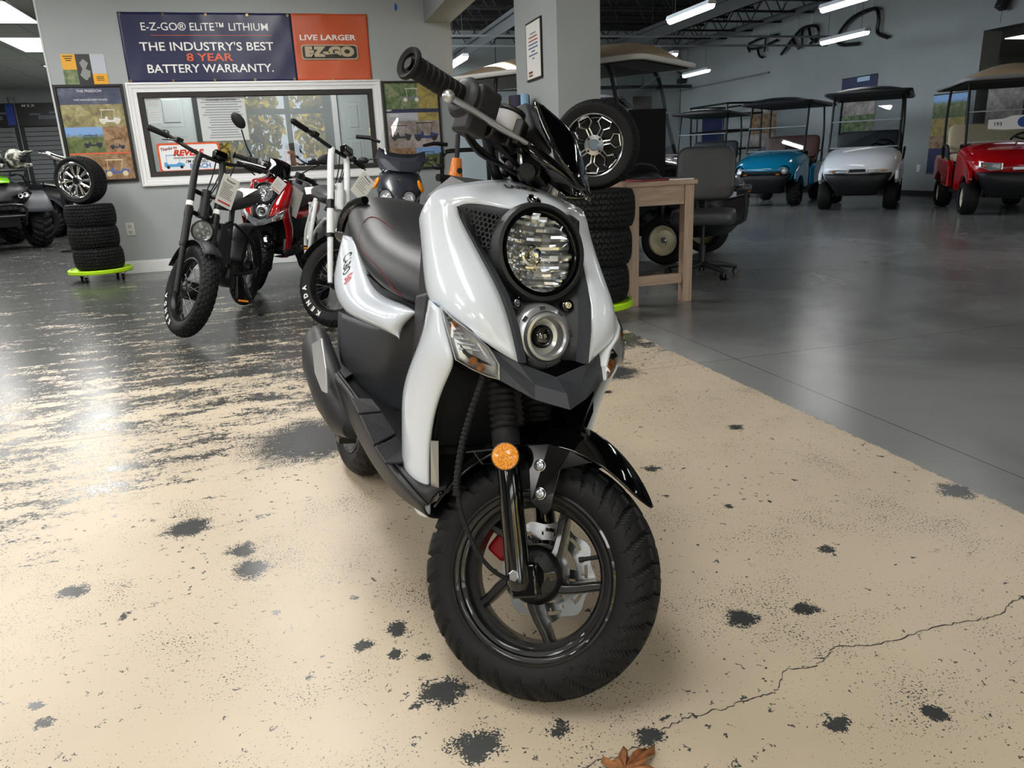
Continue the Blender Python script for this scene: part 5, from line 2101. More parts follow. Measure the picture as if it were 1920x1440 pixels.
    g.torus(.0158, .0012, B @ Matrix.Diagonal((1.0, .8, 1, 1)) @ T(0, 0, .0045), 28, 6)
    g.tube([B @ V(-.008, .003, .005), B @ V(.0, .006, .006), B @ V(.008, .0, .005), B @ V(.0, -.005, .006), B @ V(-.005, -.002, .005)], .0012, 6, 3)
    obj('emblem', g, CHROME, bd)
    if script:
        x = (Vector((-0.939, -0.197, 0.696)) - Vector((-1.016, -0.178, 0.768))).normalized()
        mid_ = Vector((-0.965, -0.190, 0.735))
        nn = Vector((.25, -.95, .1))
        g = G()
        text(g, 'CABO', .052, basis(mid_ + nn * .03, x, nn.cross(x)), 0, bold=.0006, sx=.55)
        g.v = project(g.v, tail, nn, .0008)
        obj('decal', g, INK, tail, smooth=0)
        g = G()
        m2 = Vector((-0.911, -0.196, 0.698))
        text(g, '50', .052, basis(m2 + nn * .03, x, nn.cross(x)), 0, bold=.0012, sx=.55)
        g.v = project(g.v, tail, nn, .001)
        obj('decal', g, pm('decal_red', '#c0202a', .4), tail, smooth=0)
    return t


def reflector_material():
    if 'amber_reflector' in MATS:
        return MATS['amber_reflector']
    m = pm('amber_reflector', '#f09a12', .2, coat=.6)
    t = NT(m)
    v = t.vor(t.obj(), 480)
    t.put(t.p.inputs['Base Color'], t.mix(t.step(v, .2, .7), lin('#ffb52a'), lin('#d47405')))
    t.bump(v, .5, .002)
    return m


_p, _l = RAD(-80), RAD(9.5)
_F = Vector((math.cos(_p), math.sin(_p), 0))
_L = Vector((-math.sin(_p), math.cos(_p), 0))
_U = Vector((0, 0, 1))
_U2 = _U * math.cos(_l) + _L * math.sin(_l)
_L2 = _L * math.cos(_l) - _U * math.sin(_l)
_O = Vector((.38422658, 1.24204427, .2265)) - _U2 * .2365
SCOOTER_M = Matrix(((_F.x, _L2.x, _U2.x, _O.x), (_F.y, _L2.y, _U2.y, _O.y), (_F.z, _L2.z, _U2.z, _O.z), (0, 0, 0, 1)))
make_scooter('large white scooter with black front panel in the foreground on the worn beige floor', SCOOTER_M, 43.3, WHITE_GLOSS)

# ---------------------------------------------------------------- bikes behind the white scooter
def lean_matrix(psi, lam, x, y, z=0.0):
    p, l = RAD(psi), RAD(lam)
    F = Vector((math.cos(p), math.sin(p), 0))
    L = Vector((-math.sin(p), math.cos(p), 0))
    U = Vector((0, 0, 1))
    U2 = U * math.cos(l) + L * math.sin(l)
    L2 = L * math.cos(l) - U * math.sin(l)
    return Matrix(((F.x, L2.x, U2.x, x), (F.y, L2.y, U2.y, y), (F.z, L2.z, U2.z, z), (0, 0, 0, 1)))


def rake_steer(rake, deg, h):
    ax = Vector((-math.sin(RAD(rake)), 0, math.cos(RAD(rake))))
    return T(0, 0, h) @ Matrix.Rotation(RAD(deg), 4, ax) @ T(0, 0, -h), ax


def spoked_wheel(t, name, M, R, W, rimcol, text_=None, n_sp=18, sticker=False):
    g = G()
    tyre(g, R, W, R - .092, tread_knob(40, 6), 320, M, depth=.007, crown=.034, ns=37, arc=68, bead=.7)
    w = obj(name, g, RUBBER, t, smooth=30)
    rr = R - .09
    g = G()
    g.lathe([(rr, -.036), (rr - .012, -.038), (rr - .014, -.03), (rr - .022, -.02), (rr - .022, .02), (rr - .014, .03), (rr - .012, .038), (rr, .036)], 64, M)
    obj('rim', g, rimcol, w, smooth=40)
    g = G()
    g.lathe([(.0, -.06), (.02, -.06), (.03, -.05), (.05, -.045), (.06, -.03), (.06, .03), (.05, .045), (.03, .05), (.02, .06), (.0, .06)], 28, M)
    obj('hub', g, BLACK_SATIN, w)
    g = G()
    for k in range(n_sp * 2):
        a = 2 * PI * k / (n_sp * 2)
        b = a + (.5 if k % 4 < 2 else -.5)
        z = .04 if k % 2 else -.04
        g.cyl(M @ V(.055 * math.cos(b), .055 * math.sin(b), z), M @ V((rr - .02) * math.cos(a), (rr - .02) * math.sin(a), 0), .0016, n=4, cap=False)
    sp = obj('spokes', g, pm('steel_spokes', '#6f7174', .35, .8), w)
    if text_:
        g = G()
        for i, ch in enumerate(text_):
            a = RAD(262 - 13.5 * i)
            r = R - .065
            # letters stand round the sidewall facing outwards
            Z = M.to_3x3() @ V(0, 0, 1)
            rad = M.to_3x3() @ V(math.cos(a), math.sin(a), 0)
            o = M @ V(r * math.cos(a), r * math.sin(a), W / 2 * .998 + .002)
            yv = rad
            x = yv.cross(Z)
            text(g, ch, .042, basis(o, x, yv), .0004, bold=.0022)
        obj('sidewall_lettering', g, PAPER, w, smooth=0)
    if sticker:
        g = G()
        rows = []
        for k in range(9):
            a = RAD(-18 + 10 * k)
            rows.append([M @ V((rr - .026) * math.cos(a), (rr - .026) * math.sin(a), .018), M @ V((rr - .026) * math.cos(a), (rr - .026) * math.sin(a), -.012)])
        g.grid(rows)
        obj('sticker', g, PAPER, w, smooth=0)
    return w


def make_ebike(label, M, steer, white, lettering):
    t = thing('electric_bike', label, 'electric bike', M=M)
    h = .30
    S_, ax = rake_steer(23, steer, h)
    tubec = pm('white_frame_paint', '#dfe2e3', .3, coat=.4) if white else pm('matte_black_frame', '#17181a', .42)
    forkc = tubec
    spoked_wheel(t, 'front_wheel', S_ @ T(0, 0, h) @ WHEEL, h, .105, BLACK_SATIN, lettering, sticker=not white)
    spoked_wheel(t, 'rear_wheel', T(-1.15, 0, h) @ WHEEL, h, .105, BLACK_SATIN)
    # fork
    for s in (-1, 1):
        b = Vector((-.005, s * .088, .30))
        g = G(S_)
        g.tube([b + ax * -.03, b + ax * .02, b + ax * .28, b + ax * .285, b + ax * .46], [.016, .018, .020, .024, .024], 14)
        f = obj('fork_leg', g, forkc, t)
        for h0, h1 in ((.46, .52), (.27, .295)):
            g = G(S_)
            g.tube([b + ax * h0, b + ax * h1], .0265, 14)
            obj('clamp', g, BLACK_SATIN, f)
        g = G(S_)
        g.tube([b + ax * .52, b + ax * .56, b + ax * .78, Vector((b.x, s * .075, b.z)) + ax * .88], .0215, 14, 3)
        if not white:
            g.tube([b + ax * .545, b + ax * .565], .0225, 14)
        obj('upper_tube', g, tubec, f)
        if not white:
            g = G(S_)
            g.tube([b + ax * .53, b + ax * .56], .0235, 14)
            obj('white_band', g, PAPER, f)
    g = G(S_)
    for q in (.50, .64):
        p = Vector((-.005, 0, .30)) + ax * q
        g.tube([p + V(0, -.09, 0), p + V(-.03, -.03, -.01), p + V(-.03, .03, -.01), p + V(0, .09, 0)], .015, 10, 3)
    obj('fork_crown', g, BLACK_SATIN if not white else tubec, t)
    # handlebar
    top = Vector((-.005, 0, .30)) + ax * .88
    g = G(S_)
    e = Vector((-.44, 0, 1.14))
    g.tube([(e.x, -.37, e.z + .005), (e.x + .02, -.25, e.z), (top.x + .0, -.1, top.z), (top.x, .1, top.z), (e.x + .02, .25, e.z), (e.x, .37, e.z + .005)], .0125, 12, 5)
    hb = obj('handlebar', g, BLACK_SATIN, t)
    for s in (-1, 1):
        g = G(S_)
        g.tube([(e.x - .002, s * .385, e.z + .005), (e.x, s * .375, e.z + .005), (e.x + .015, s * .28, e.z + .001), (e.x + .018, s * .26, e.z)], [.012, .019, .0175, .019], 14)
        obj('grip', g, RUBBER, hb)
        g = G(S_)
        g.tube([(e.x + .085, s * .31, e.z - .03), (e.x + .075, s * .25, e.z - .012), (e.x + .05, s * .19, e.z + .0)], [.007, .008, .006], 8, 4, flat=.6)
        g.box((e.x + .03, s * .20, e.z + .0), (.05, .04, .035))
        obj('brake_lever', g, BLACK_SATIN, hb)
    g = G(S_)
    g.box((top.x + .02, .04, top.z + .035), (.05, .085, .05), RY(-30).to_3x3())
    obj('display', g, BLACK_GLOSS, hb, bev=.006)
    rc = random.Random(5)
    for k in range(5):
        g = G(S_)
        y0 = rc.uniform(-.2, .2)
        g.tube([(e.x + .05, y0, e.z - .01), (e.x + .10, y0 * .8, e.z - .14), (e.x + .13, y0 * .4, e.z - .28), (e.x + .12, y0 * .25, e.z - .42)], .004, 6, 5)
        obj('control_cable', g, RUBBER, hb)
    # headlight and mudguards
    if not white:
        hc = Vector((.035, 0, .30)) + ax * .40
        g = G(S_)
        g.lathe([(.0, -.06), (.04, -.055), (.066, -.02), (.07, .0), (.07, .012), (.064, .014), (.062, .004)], 32, axis(hc, (1, 0, .05)))
        hl = obj('headlight', g, BLACK_MATTE, t)
        g = G(S_)
        B = axis(hc, (1, 0, .05))
        g.lathe([(.062, .004), (.03, -.004), (.0, -.006)], 32, B)
        for k in range(7):
            a = k * PI / 3
            r = 0 if k == 6 else .036
            g.lathe([(.016, .006), (.010, .0), (.003, -.002)], 12, B @ T(r * math.cos(a), r * math.sin(a), .001))
        obj('reflector', g, REFLECT, hl, smooth=0)
        g = G(S_)
        g.lathe([(.063, .008), (.04, .014), (.0, .018)], 28, B)
        obj('lens', g, CLEAR, hl)
    g = G(S_)
    rows = []
    for phi in range(60, 176, 12):
        a = RAD(phi)
        rows.append([((.335 - .02 * abs(f) ** 2) * math.cos(a), f * .062, h + (.335 - .02 * abs(f) ** 2) * math.sin(a)) for f in (-1, -.5, 0, .5, 1)])
    g.grid(rows)
    obj('front_mudguard', g, BLACK_MATTE, t, sub=1, sol=.003)
    g = G()
    rows = []
    for phi in range(15, 150, 12):
        a = RAD(phi)
        rows.append([(-1.15 + (.34 - .02 * abs(f) ** 2) * math.cos(a), f * .062, h + (.34 - .02 * abs(f) ** 2) * math.sin(a)) for f in (-1, -.5, 0, .5, 1)])
    g.grid(rows)
    obj('rear_mudguard', g, BLACK_MATTE, t, sub=1, sol=.003)
    # frame
    hd = Vector((-.005, 0, .30)) + ax * .57
    g = G()
    g.tube([hd - ax * .09, hd + ax * .09], .03, 14)
    g.tube([hd - ax * .05, (-.45, 0, .50), (-.60, 0, .33), (-.72, 0, .30)], .026, 12, 4)
    g.tube([hd + ax * .02, (-.50, 0, .66), (-.75, 0, .66)], .022, 12, 4)
    g.tube([(-.66, 0, .30), (-.80, 0, .78)], .019, 12)
    for s in (-1, 1):
        g.tube([(-.68, s * .04, .31), (-.95, s * .085, .29), (-1.15, s * .088, .30)], .013, 10, 3)
        g.tube([(-.76, s * .03, .66), (-.98, s * .088, .52), (-1.15, s * .088, .31)], .011, 10, 3)
        if white:
            g.tube([(-.62, s * .11, .78), (-.58, s * .14, .55), (-.62, s * .14, .36), (-.75, s * .1, .30)], .0135, 10, 4)
            g.tube([(-.70, s * .11, .79), (-.86, s * .15, .55), (-.90, s * .14, .36)], .0135, 10, 4)
            g.tube([(-.62, s * .12, .74), (-1.3, s * .10, .74), (-1.36, s * .05, .74)], .0115, 10, 4)
            g.tube([(-1.24, s * .10, .74), (-1.15, s * .095, .32)], .009, 8)
            g.tube([(-.60, s * .13, .50), (-.88, s * .14, .50)], .009, 8)
            g.tube([(-.66, s * .13, .70), (-.68, s * .14, .52), (-.80, s * .14, .52), (-.80, s * .13, .70)], .008, 8, 3)
    fr_ = obj('frame', g, tubec, t)
    g = G()
    g.box((-.52, 0, .53), (.20, .085, .26), RY(-30).to_3x3())
    obj('battery_box', g, BLACK_MATTE, t, bev=.015)
    g = G()
    rings = []
    for x, z, w, hh in ((-.56, .80, .055, .03), (-.64, .805, .085, .05), (-.80, .815, .12, .06), (-1.0, .83, .135, .065), (-1.14, .845, .12, .055), (-1.2, .85, .07, .03)):
        rings.append([(x, w * math.cos(a), z + hh * math.sin(a)) for a in [2 * PI * k / 14 for k in range(14)]])
    g.loft(rings)
    obj('seat', g, SEAT_VINYL, t, sub=1)
    g = G()
    g.lathe([(.0, -.05), (.075, -.05), (.085, -.03), (.085, .03), (.075, .05), (0, .05)], 28, T(-.68, 0, .30) @ WHEEL)
    obj('motor', g, BLACK_SATIN, t, bev=.004)
    for s in (-1, 1):
        g = G()
        a = -PI / 2 + (0 if s < 0 else PI)
        d = V(math.cos(a), 0, math.sin(a)) if s < 0 else V(math.cos(a), 0, math.sin(a))
        d = V(-.35, 0, -.94) if s > 0 else V(.35, 0, .94)
        if s > 0:
            d = V(.25, 0, -.96)
        p0 = V(-.68, s * .075, .30)
        p1 = p0 + d * .16 + V(0, s * .02, 0)
        g.tube([p0, p1], .012, 8)
        ck = obj('crank_arm', g, ALU if white else BLACK_SATIN, t)
        g = G()
        c = p1 + V(0, s * .055, 0)
        for dx in (-.035, .035):
            g.box(c + V(dx, 0, 0), (.012, .10, .024))
        for dy in (-.048, 0, .048):
            g.box(c + V(0, dy, 0), (.08, .008, .022))
        obj('pedal', g, BLACK_SATIN, ck)
        g = G()
        for dx in (-.0415, .0415):
            g.box(c + V(dx, 0, 0), (.002, .07, .012))
        obj('pedal_reflector', g, AMBER, ck)
    g = G()
    g.tube([(-.80, .08, .29), (-.74, .16, .15), (-.70, .245, .041)], .010, 8, 3)
    g.box((-.685, .255, .045), (.06, .03, .012))
    obj('kickstand', g, BLACK_SATIN, t)
    return t


BLACK_EBIKE_M = lean_matrix(-104, 9.5, -.707, 5.10, .009)
make_ebike('matte black fat-tyred electric bike standing nearest the left tyre stack', BLACK_EBIKE_M, 42.6, False, 'KENDA')
WHITE_EBIKE_M = lean_matrix(-87, 9, .205, 4.95, .009)
make_ebike('white-framed fat-tyred electric bike just behind the white scooter', WHITE_EBIKE_M, 46, True, 'KENDA')

# ---------------------------------------------------------------- hang tags and papers on the bikes
def tag_sheet(name, label, corners, lines, title=None, red=True, cat='tag', group=None, thick=.0012):
    """a printed sheet given by its four world corners (top left, top right, bottom right, bottom left)"""
    tl, tr, br, bl = [Vector(c) for c in corners]
    x = (tr - tl)
    y = (tl - bl)
    B = basis((tl + tr + br + bl) / 4, x, y)
    w, h = x.length, y.length
    t = thing(name, label, cat, M=B, group=group)
    g = G()
    g.box((0, 0, 0), (w, h, thick))
    obj('sheet', g, PAPER, t, smooth=0)
    g = G()
    rc = random.Random(len(label))
    if title:
        text(g, title, h * .10, T(0, h * .36, thick * .5 + .0006), .0002, bold=h * .002, shear=.2)
    for k in range(lines):
        yy = h * (.24 - .52 * k / max(1, lines))
        ww = w * rc.uniform(.45, .8)
        g.box((-w * .40 + ww * .5, yy, thick * .5 + .0006), (ww, h * .016, .0004))
    obj('print', g, pm('grey_print', '#55565c', .8), t, smooth=0)
    if red:
        g = G()
        g.box((0, -h * .38, thick * .5 + .0006), (w * .74, h * .05, .0004))
        obj('stripe', g, pm('red_print', '#c22a22', .7), t, smooth=0)
    return t


tag_sheet('price_tag', 'large white price tag hanging from the handlebar of the black electric bike', ((-0.367, 5.050, 1.014), (-0.287, 5.130, 0.956), (-0.342, 5.100, 0.775), (-0.430, 5.020, 0.838)), 9, 'Phantom')
tag_sheet('manual', 'white booklet lying on the seat of the black electric bike', ((-0.371, 6.050, 0.904), (-0.250, 5.980, 0.892), (-0.288, 5.800, 0.823), (-0.380, 5.840, 0.849)), 3, None, False, 'booklet')
tag_sheet('price_tag', 'small white price tag hanging from the red scooter handlebar', ((-0.063, 6.780, 0.966), (0.002, 6.800, 0.898), (-0.073, 6.760, 0.820), (-0.141, 6.740, 0.888)), 5, None, True)
tag_sheet('price_tag', 'grey-white price tag hanging inside the white electric bike handlebar', ((0.457, 5.120, 0.995), (0.528, 5.160, 0.911), (0.503, 5.140, 0.811), (0.411, 5.090, 0.837)), 6, 'Phantom', False)
tag_sheet('manual', 'white curled leaflet lying across the seat of the white electric bike', ((0.129, 6.000, 0.880), (0.345, 6.000, 0.890), (0.336, 5.840, 0.854), (0.127, 5.840, 0.834)), 3, None, True, 'leaflet')

# ---------------------------------------------------------------- red scooter of the same kind, with mirrors
RED_M = lean_matrix(-112, 8, -.355, 6.98, -.006)
rs_ = make_scooter('glossy red scooter between the black and the white electric bike', RED_M, 36, RED_PAINT, None, None)
rs_S = steer_matrix(36)
for s, y1, z1 in ((-1, .40, 1.33), (1, .42, 1.27)):
    g = G(rs_S)
    g.tube([(-.36, s * .20, 1.06), (-.37, s * .28, 1.14), (-.40, s * .36, z1 - .06)], .006, 8, 4)
    m_ = obj('mirror', g, BLACK_SATIN, rs_)
    g = G(rs_S)
    g.ball((-.41, s * .40, z1), (.022, .075, .048), 18, 12, Euler((RAD(35) * s, 0, 0)).to_matrix())
    obj('mirror_shell', g, BLACK_MATTE, m_)
# grey paper apron over the seat front
tag_sheet('leaflet', 'grey sheet leaning on the seat front of the red scooter', ((0.015, 7.200, 0.928), (0.139, 7.350, 0.812), (0.009, 7.250, 0.599), (-0.042, 7.150, 0.683)), 0, None, False, 'leaflet')

# ---------------------------------------------------------------- dark touring scooter with tall clear screen
NAVY = pm('dark_slate_paint', '#2f333b', .32, coat=.3)
DM = lean_matrix(-101, 7, .86, 7.0, -.006)
t = thing('scooter', 'dark slate maxi scooter with clear windscreen behind the white electric bike', 'scooter', M=DM)
dS = steer_matrix(20)
g = G()
tyre(g, .2365, .12, .16, tread_scooter(), 150, dS @ T(0, 0, .2365) @ WHEEL, ns=21, crown=.04, arc=70)
w = obj('front_wheel', g, RUBBER, t)
g = G()
g.lathe([(.162, .05), (.14, .04), (.05, .02), (.03, .05), (0, .05), (0, -.05), (.03, -.05), (.05, -.02), (.14, -.04), (.162, -.05)], 32, dS @ T(0, 0, .2365) @ WHEEL)
obj('rim', g, RIM_BLACK, w)
g = G()
tyre(g, .2365, .12, .16, tread_scooter(), 100, T(-1.3, 0, .2365) @ WHEEL, ns=17, crown=.04, arc=70)
w = obj('rear_wheel', g, RUBBER, t)
g = G()
g.lathe([(.162, .05), (.14, .04), (.05, .02), (.03, .05), (0, .05), (0, -.05), (.03, -.05), (.05, -.02), (.14, -.04), (.162, -.05)], 32, T(-1.3, 0, .2365) @ WHEEL)
obj('rim', g, RIM_BLACK, w)
# nose: faceted cowl
g = G()
prof = [(.06, .56, .05), (.10, .66, .13), (.05, .78, .20), (-.03, .88, .22), (-.12, .97, .17), (-.20, 1.01, .10)]
rows = []
for x, z, w_ in prof:
    rows.append([(x, 0, z), (x - .03, -w_ * .5, z), (x - .11, -w_ * .92, z + .0), (x - .22, -w_ * 1.02, z - .01)])
g.grid(rows)
obj('nose_cowl', g, NAVY, t, sub=2, sol=.006, mir=True)
g = G()
rows = []
for p_ in (((-.085, 0, .975), (-.12, -.11, .98), (-.2, -.185, .985)), ((-.17, 0, 1.06), (-.20, -.13, 1.07), (-.29, -.235, 1.09)), ((-.29, 0, 1.13), (-.32, -.12, 1.14), (-.40, -.215, 1.175))):
    rows.append([*p_, (p_[2][0] - .10, p_[2][1] + .02, p_[2][2] - .03)])
g.grid(rows)
obj('upper_cowl', g, NAVY, t, smooth=0, sol=.008, mir=True, bev=.006)
for s in (-1, 1):
    c = Vector((.045, s * .105, .755))
    B = axis(c, (1, s * .25, .25))
    g = G()
    g.lathe([(.05, -.03), (.062, .0), (.062, .01), (.054, .012)], 28, B)
    hl = obj('headlight', g, BLACK_GLOSS, t)
    g = G()
    g.lathe([(.054, .01), (.035, -.012), (.014, -.018), (.014, -.004), (0, -.002)], 14, B)
    obj('reflector', g, REFLECT, hl, smooth=0)
    g = G()
    g.lathe([(.055, .012), (.03, .019), (0, .022)], 28, B)
    obj('lens', g, CLEAR, hl)
    g = G()
    g.ball((-.02, s * .20, .86), (.035, .018, .06), 16, 10, Euler((RAD(25) * s, 0, RAD(-25) * s)).to_matrix())
    obj('turn_signal', g, AMBER, t)
    g = G()
    g.tube([(-.30, s * .20, 1.22), (-.34, s * .30, 1.25), (-.39, s * .42, 1.25)], [.013, .018, .018], 12)
    obj('grip', g, RUBBER, t)
    g = G()
    g.tube([(-.24, s * .2, 1.08), (-.26, s * .31, 1.05)], .006, 8)
    g.ball((-.27, s * .34, 1.045), (.03, .05, .03), 14, 8)
    obj('mirror', g, BLACK_MATTE, t)
g = G()
rows = []
for x, z, w_ in ((-.22, 1.10, .19), (-.26, 1.22, .20), (-.32, 1.36, .18), (-.36, 1.45, .12)):
    rows.append([(x - .10, -w_, z), (x - .03, -w_ * .6, z), (x, 0, z), (x - .03, w_ * .6, z), (x - .10, w_, z)])
g.grid(rows)
obj('windscreen', g, glass('windscreen_plastic', (.93, .95, .97), .8, .93), t, sub=2)
g = G()
g.loft([[(-.2, -.2, .35), (-.2, .2, .35), (-.2, .2, .95), (-.2, -.2, .95)], [(-.34, -.17, .32), (-.34, .17, .32), (-.36, .15, 1.0), (-.36, -.15, 1.0)]])
g.loft([[(-.3, -.15, .25), (-.3, .15, .25), (-.3, .15, .38), (-.3, -.15, .38)], [(-.75, -.18, .25), (-.75, .18, .25), (-.75, .18, .50), (-.75, -.18, .50)], [(-1.5, -.14, .45), (-1.5, .14, .45), (-1.5, .12, .78), (-1.5, -.12, .78)]])
obj('body', g, NAVY, t, bev=.03, seg=3)
g = G()
rings = []
for x, z, w_, hh in ((-.58, .66, .10, .08), (-.75, .72, .16, .08), (-1.0, .78, .17, .08), (-1.35, .86, .15, .07), (-1.5, .87, .08, .04)):
    rings.append([(x, w_ * math.cos(a), z + hh * math.sin(a)) for a in [2 * PI * k / 14 for k in range(14)]])
g.loft(rings)
obj('seat', g, SEAT_VINYL, t, sub=1)
g = G()
B = axis((.012, 0, .90), (.75, 0, .65), 90)
g.torus(.017, .004, B, 20, 6)
obj('badge', g, CHROME, t)
g = G(dS)
rows = []
for phi in range(50, 150, 14):
    a = RAD(phi)
    rows.append([((.275 - .03 * abs(f) ** 2) * math.cos(a), f * .075, .2365 + (.275 - .03 * abs(f) ** 2) * math.sin(a)) for f in (-1, -.5, 0, .5, 1)])
g.grid(rows)
obj('front_mudguard', g, NAVY, t, sub=1, sol=.004)
for s in (-1, 1):
    g = G(dS)
    g.tube([(-.01, s * .09, .2365), (-.17, s * .09, .58)], .02, 12)
    obj('fork_leg', g, BLACK_SATIN, t)
g = G()
g.tube([(-.7, .15, .3), (-.66, .235, .0)], .011, 8)
obj('side_stand', g, BLACK_SATIN, t)

# ---------------------------------------------------------------- tyre stacks on green dollies
GREEN = pm('lime_green_plastic', '#a9d814', .45, grain=.1, gscale=200)
TY_R, TY_W, TY_B = .235, .213, .12


def make_dolly(label, loc, rot):
    t = thing('tyre_dolly', label, 'dolly', loc, rot, 'tyre dollies')
    g = G()
    g.lathe([(.0, .085), (.25, .085), (.296, .082), (.305, .09), (.305, .118), (.297, .125), (.278, .125), (.273, .115), (.0, .115)], 48)
    obj('deck', g, GREEN, t, smooth=35)
    for k in range(4):
        a = RAD(45 + 90 * k)
        x, y = .24 * math.cos(a), .24 * math.sin(a)
        g = G()
        g.box((x, y, .081), (.06, .06, .008))
        g.box((x - .015, y - .018, .055), (.004, .05, .05)) if False else None
        for d in (-.02, .02):
            g.hexa([(x + d - .002, y - .018, .078), (x + d + .002, y - .018, .078), (x + d + .002, y + .018, .078), (x + d - .002, y + .018, .078),
                    (x + d - .002, y + .002, .026), (x + d + .002, y + .002, .026), (x + d + .002, y + .022, .026), (x + d - .002, y + .022, .026)])
        c = obj('caster', g, STEEL, t, smooth=0)
        g = G()
        g.lathe([(.0, -.012), (.026, -.012), (.030, -.008), (.030, .008), (.026, .012), (.0, .012)], 20, T(x, y + .012, .030) @ RY(90))
        obj('wheel', g, BLACK_SATIN, c)
    return t


def make_tyre(name, label, R=TY_R, W=TY_W, group=None, rim=None, M=None, n=300, spoke=None):
    t = thing(name, label, 'wheel', group=group, M=M or Matrix()) if rim else None
    g = G()
    tyre(g, R, W, R * .56 if not rim else R - .062, tread_turf(), n, None, depth=.010, crown=.02, ns=49, bead=.86)
    o = obj('tyre', g, RUBBER_DARK, t, smooth=28)
    if not rim:
        o.matrix_world = M or Matrix()
        return tag(o, label, 'tyre', group)
    return t


st_x, st_y = -1.955, 8.70
make_dolly('lime green dolly under the left tyre stack by the office wall', (st_x, st_y, 0), RAD(20))
base = make_tyre('tyre', 'lowest tyre of the left stack, resting on the green dolly', M=T(st_x + .005, st_y, .125 + TY_W / 2), group='tyres of the left stack')
dup(base, T(st_x - .005, st_y, .125 + TY_W * 1.5 + .002) @ RZ(40), label='second tyre up in the left stack')
dup(base, T(st_x + .0, st_y, .125 + TY_W * 2.5 + .004) @ RZ(75), label='third tyre up in the left stack, under the chrome wheel')
R_ST = (1.835, 4.52)
make_dolly('lime green dolly under the right tyre stack beside the desk', (R_ST[0] - .05, R_ST[1], 0), RAD(65))
W2 = .228
big = make_tyre('tyre', 'lowest tyre of the right stack beside the desk leg', .25, W2, M=T(R_ST[0] - .02, R_ST[1], .125 + W2 / 2) @ RZ(15), group='tyres of the right stack')
dup(big, T(R_ST[0] + .0, R_ST[1], .125 + W2 * 1.5 + .002) @ RZ(50), label='middle tyre of the right stack beside the desk', group='tyres of the right stack')
dup(big, T(R_ST[0] + .02, R_ST[1], .125 + W2 * 2.5 + .004) @ RZ(95), label='top flat tyre of the right stack, carrying the black and silver wheel', group='tyres of the right stack')
top2 = .125 + W2 * 3 + .004

# chrome wheel standing on the left stack
top = .125 + TY_W * 3 + .004
d = Vector((-.40, -.915, 0)).normalized()
t = make_tyre('wheel', 'chrome multi-spoke wheel standing on top of the left tyre stack', rim=True, M=axis((st_x - .02, st_y - .02, top + TY_R - .0005), d, 0), n=260)
R0 = TY_R - .062
g = G()
g.lathe([(R0, .092), (R0 + .004, .099), (R0 - .004, .102), (R0 - .012, .095), (R0 - .018, .087), (R0 - .020, .055), (R0 - .036, .042), (R0 - .040, .032), (R0 - .044, -.08), (R0, -.095)], 64)
rim = obj('rim', g, CHROME, t, smooth=40)
for k in range(10):
    a = 2 * PI * k / 10
    for dd in (-.16, .16):
        g = G()
        c0 = V(.048 * math.cos(a), .048 * math.sin(a), .055)
        c1 = V((R0 - .034) * math.cos(a + dd * .55), (R0 - .034) * math.sin(a + dd * .55), .05)
        g.tube([c0, c1], [.010, .008], 6)
        obj('spoke', g, CHROME, rim)
g = G()
g.lathe([(.055, .03), (.055, .058), (.045, .066), (.032, .068)], 32)
obj('hub', g, CHROME, rim)
g = G()
g.lathe([(.032, .05), (.032, .078), (.026, .084), (0, .085)], 28)
obj('hub_cap', g, BLACK_GLOSS, rim)
g = G()
for k in range(5):
    a = 2 * PI * k / 5
    g = G()
    g.cyl((.043 * math.cos(a), .043 * math.sin(a), .06), (.043 * math.cos(a), .043 * math.sin(a), .074), .006, n=6)
    obj('lug_nut', g, STEEL, rim)
g = G()
g.lathe([(R0 - .03, -.03), (0, -.03)], 32)
obj('back_disc', g, DARK_VOID, rim)

# black and machined-silver wheel on the right stack
d = Vector((-.55, -.835, -.02)).normalized()
RR = .268
t = thing('wheel', 'black wheel with machined silver hexagon spokes on top of the right tyre stack', 'wheel', M=axis((1.868, 4.53, top2 + RR - .0005), d, 8))
g = G()
tyre(g, RR, .215, .182, tread_turf(50), 300, None, depth=.006, crown=.022, ns=45, bead=.9)
obj('tyre', g, RUBBER_DARK, t, smooth=28)
g = G()
g.lathe([(.184, .092), (.188, .098), (.184, .102), (.178, .098)], 72)
rim = obj('rim', g, pm('machined_silver', '#d6d7d8', .18, 1.0), t)
g = G()
g.lathe([(.178, .098), (.170, .09), (.165, .05), (.16, -.09), (.18, -.095)], 64)
obj('barrel', g, BLACK_GLOSS, rim)
SIL = MATS['machined_silver']
for k in range(7):
    a = 2 * PI * k / 7
    def P_(r, da, z): return V(r * math.cos(a + da), r * math.sin(a + da), z)
    loop = [P_(.062, -.18, .06), P_(.105, -.10, .072), P_(.138, -.30, .084), P_(.168, -.20, .092), P_(.168, .20, .092), P_(.138, .30, .084), P_(.105, .10, .072), P_(.062, .18, .06)]
    g = G()
    g.tube(loop, .0052, 6)
    sp = obj('spoke', g, SIL, rim, smooth=0)
    g = G()
    g.tube([p + V(0, 0, -.009) for p in loop], .0095, 6)
    obj('spoke_flank', g, BLACK_GLOSS, rim)
g = G()
g.lathe([(.068, .02), (.068, .052), (.060, .064), (.034, .066), (.034, .056)], 40)
obj('hub', g, SIL, rim)
g = G()
g.lathe([(.033, .05), (.033, .064), (.028, .068), (0, .069)], 28)
obj('hub_cap', g, pm('blue_grey_cap', '#8b98a8', .2, .6), rim)
for k in range(4):
    a = 2 * PI * k / 4 + .6
    g = G()
    g.cyl((.049 * math.cos(a), .049 * math.sin(a), .055), (.049 * math.cos(a), .049 * math.sin(a), .0655), .008, n=12)
    obj('lug_hole', g, DARK_VOID, rim)
g = G()
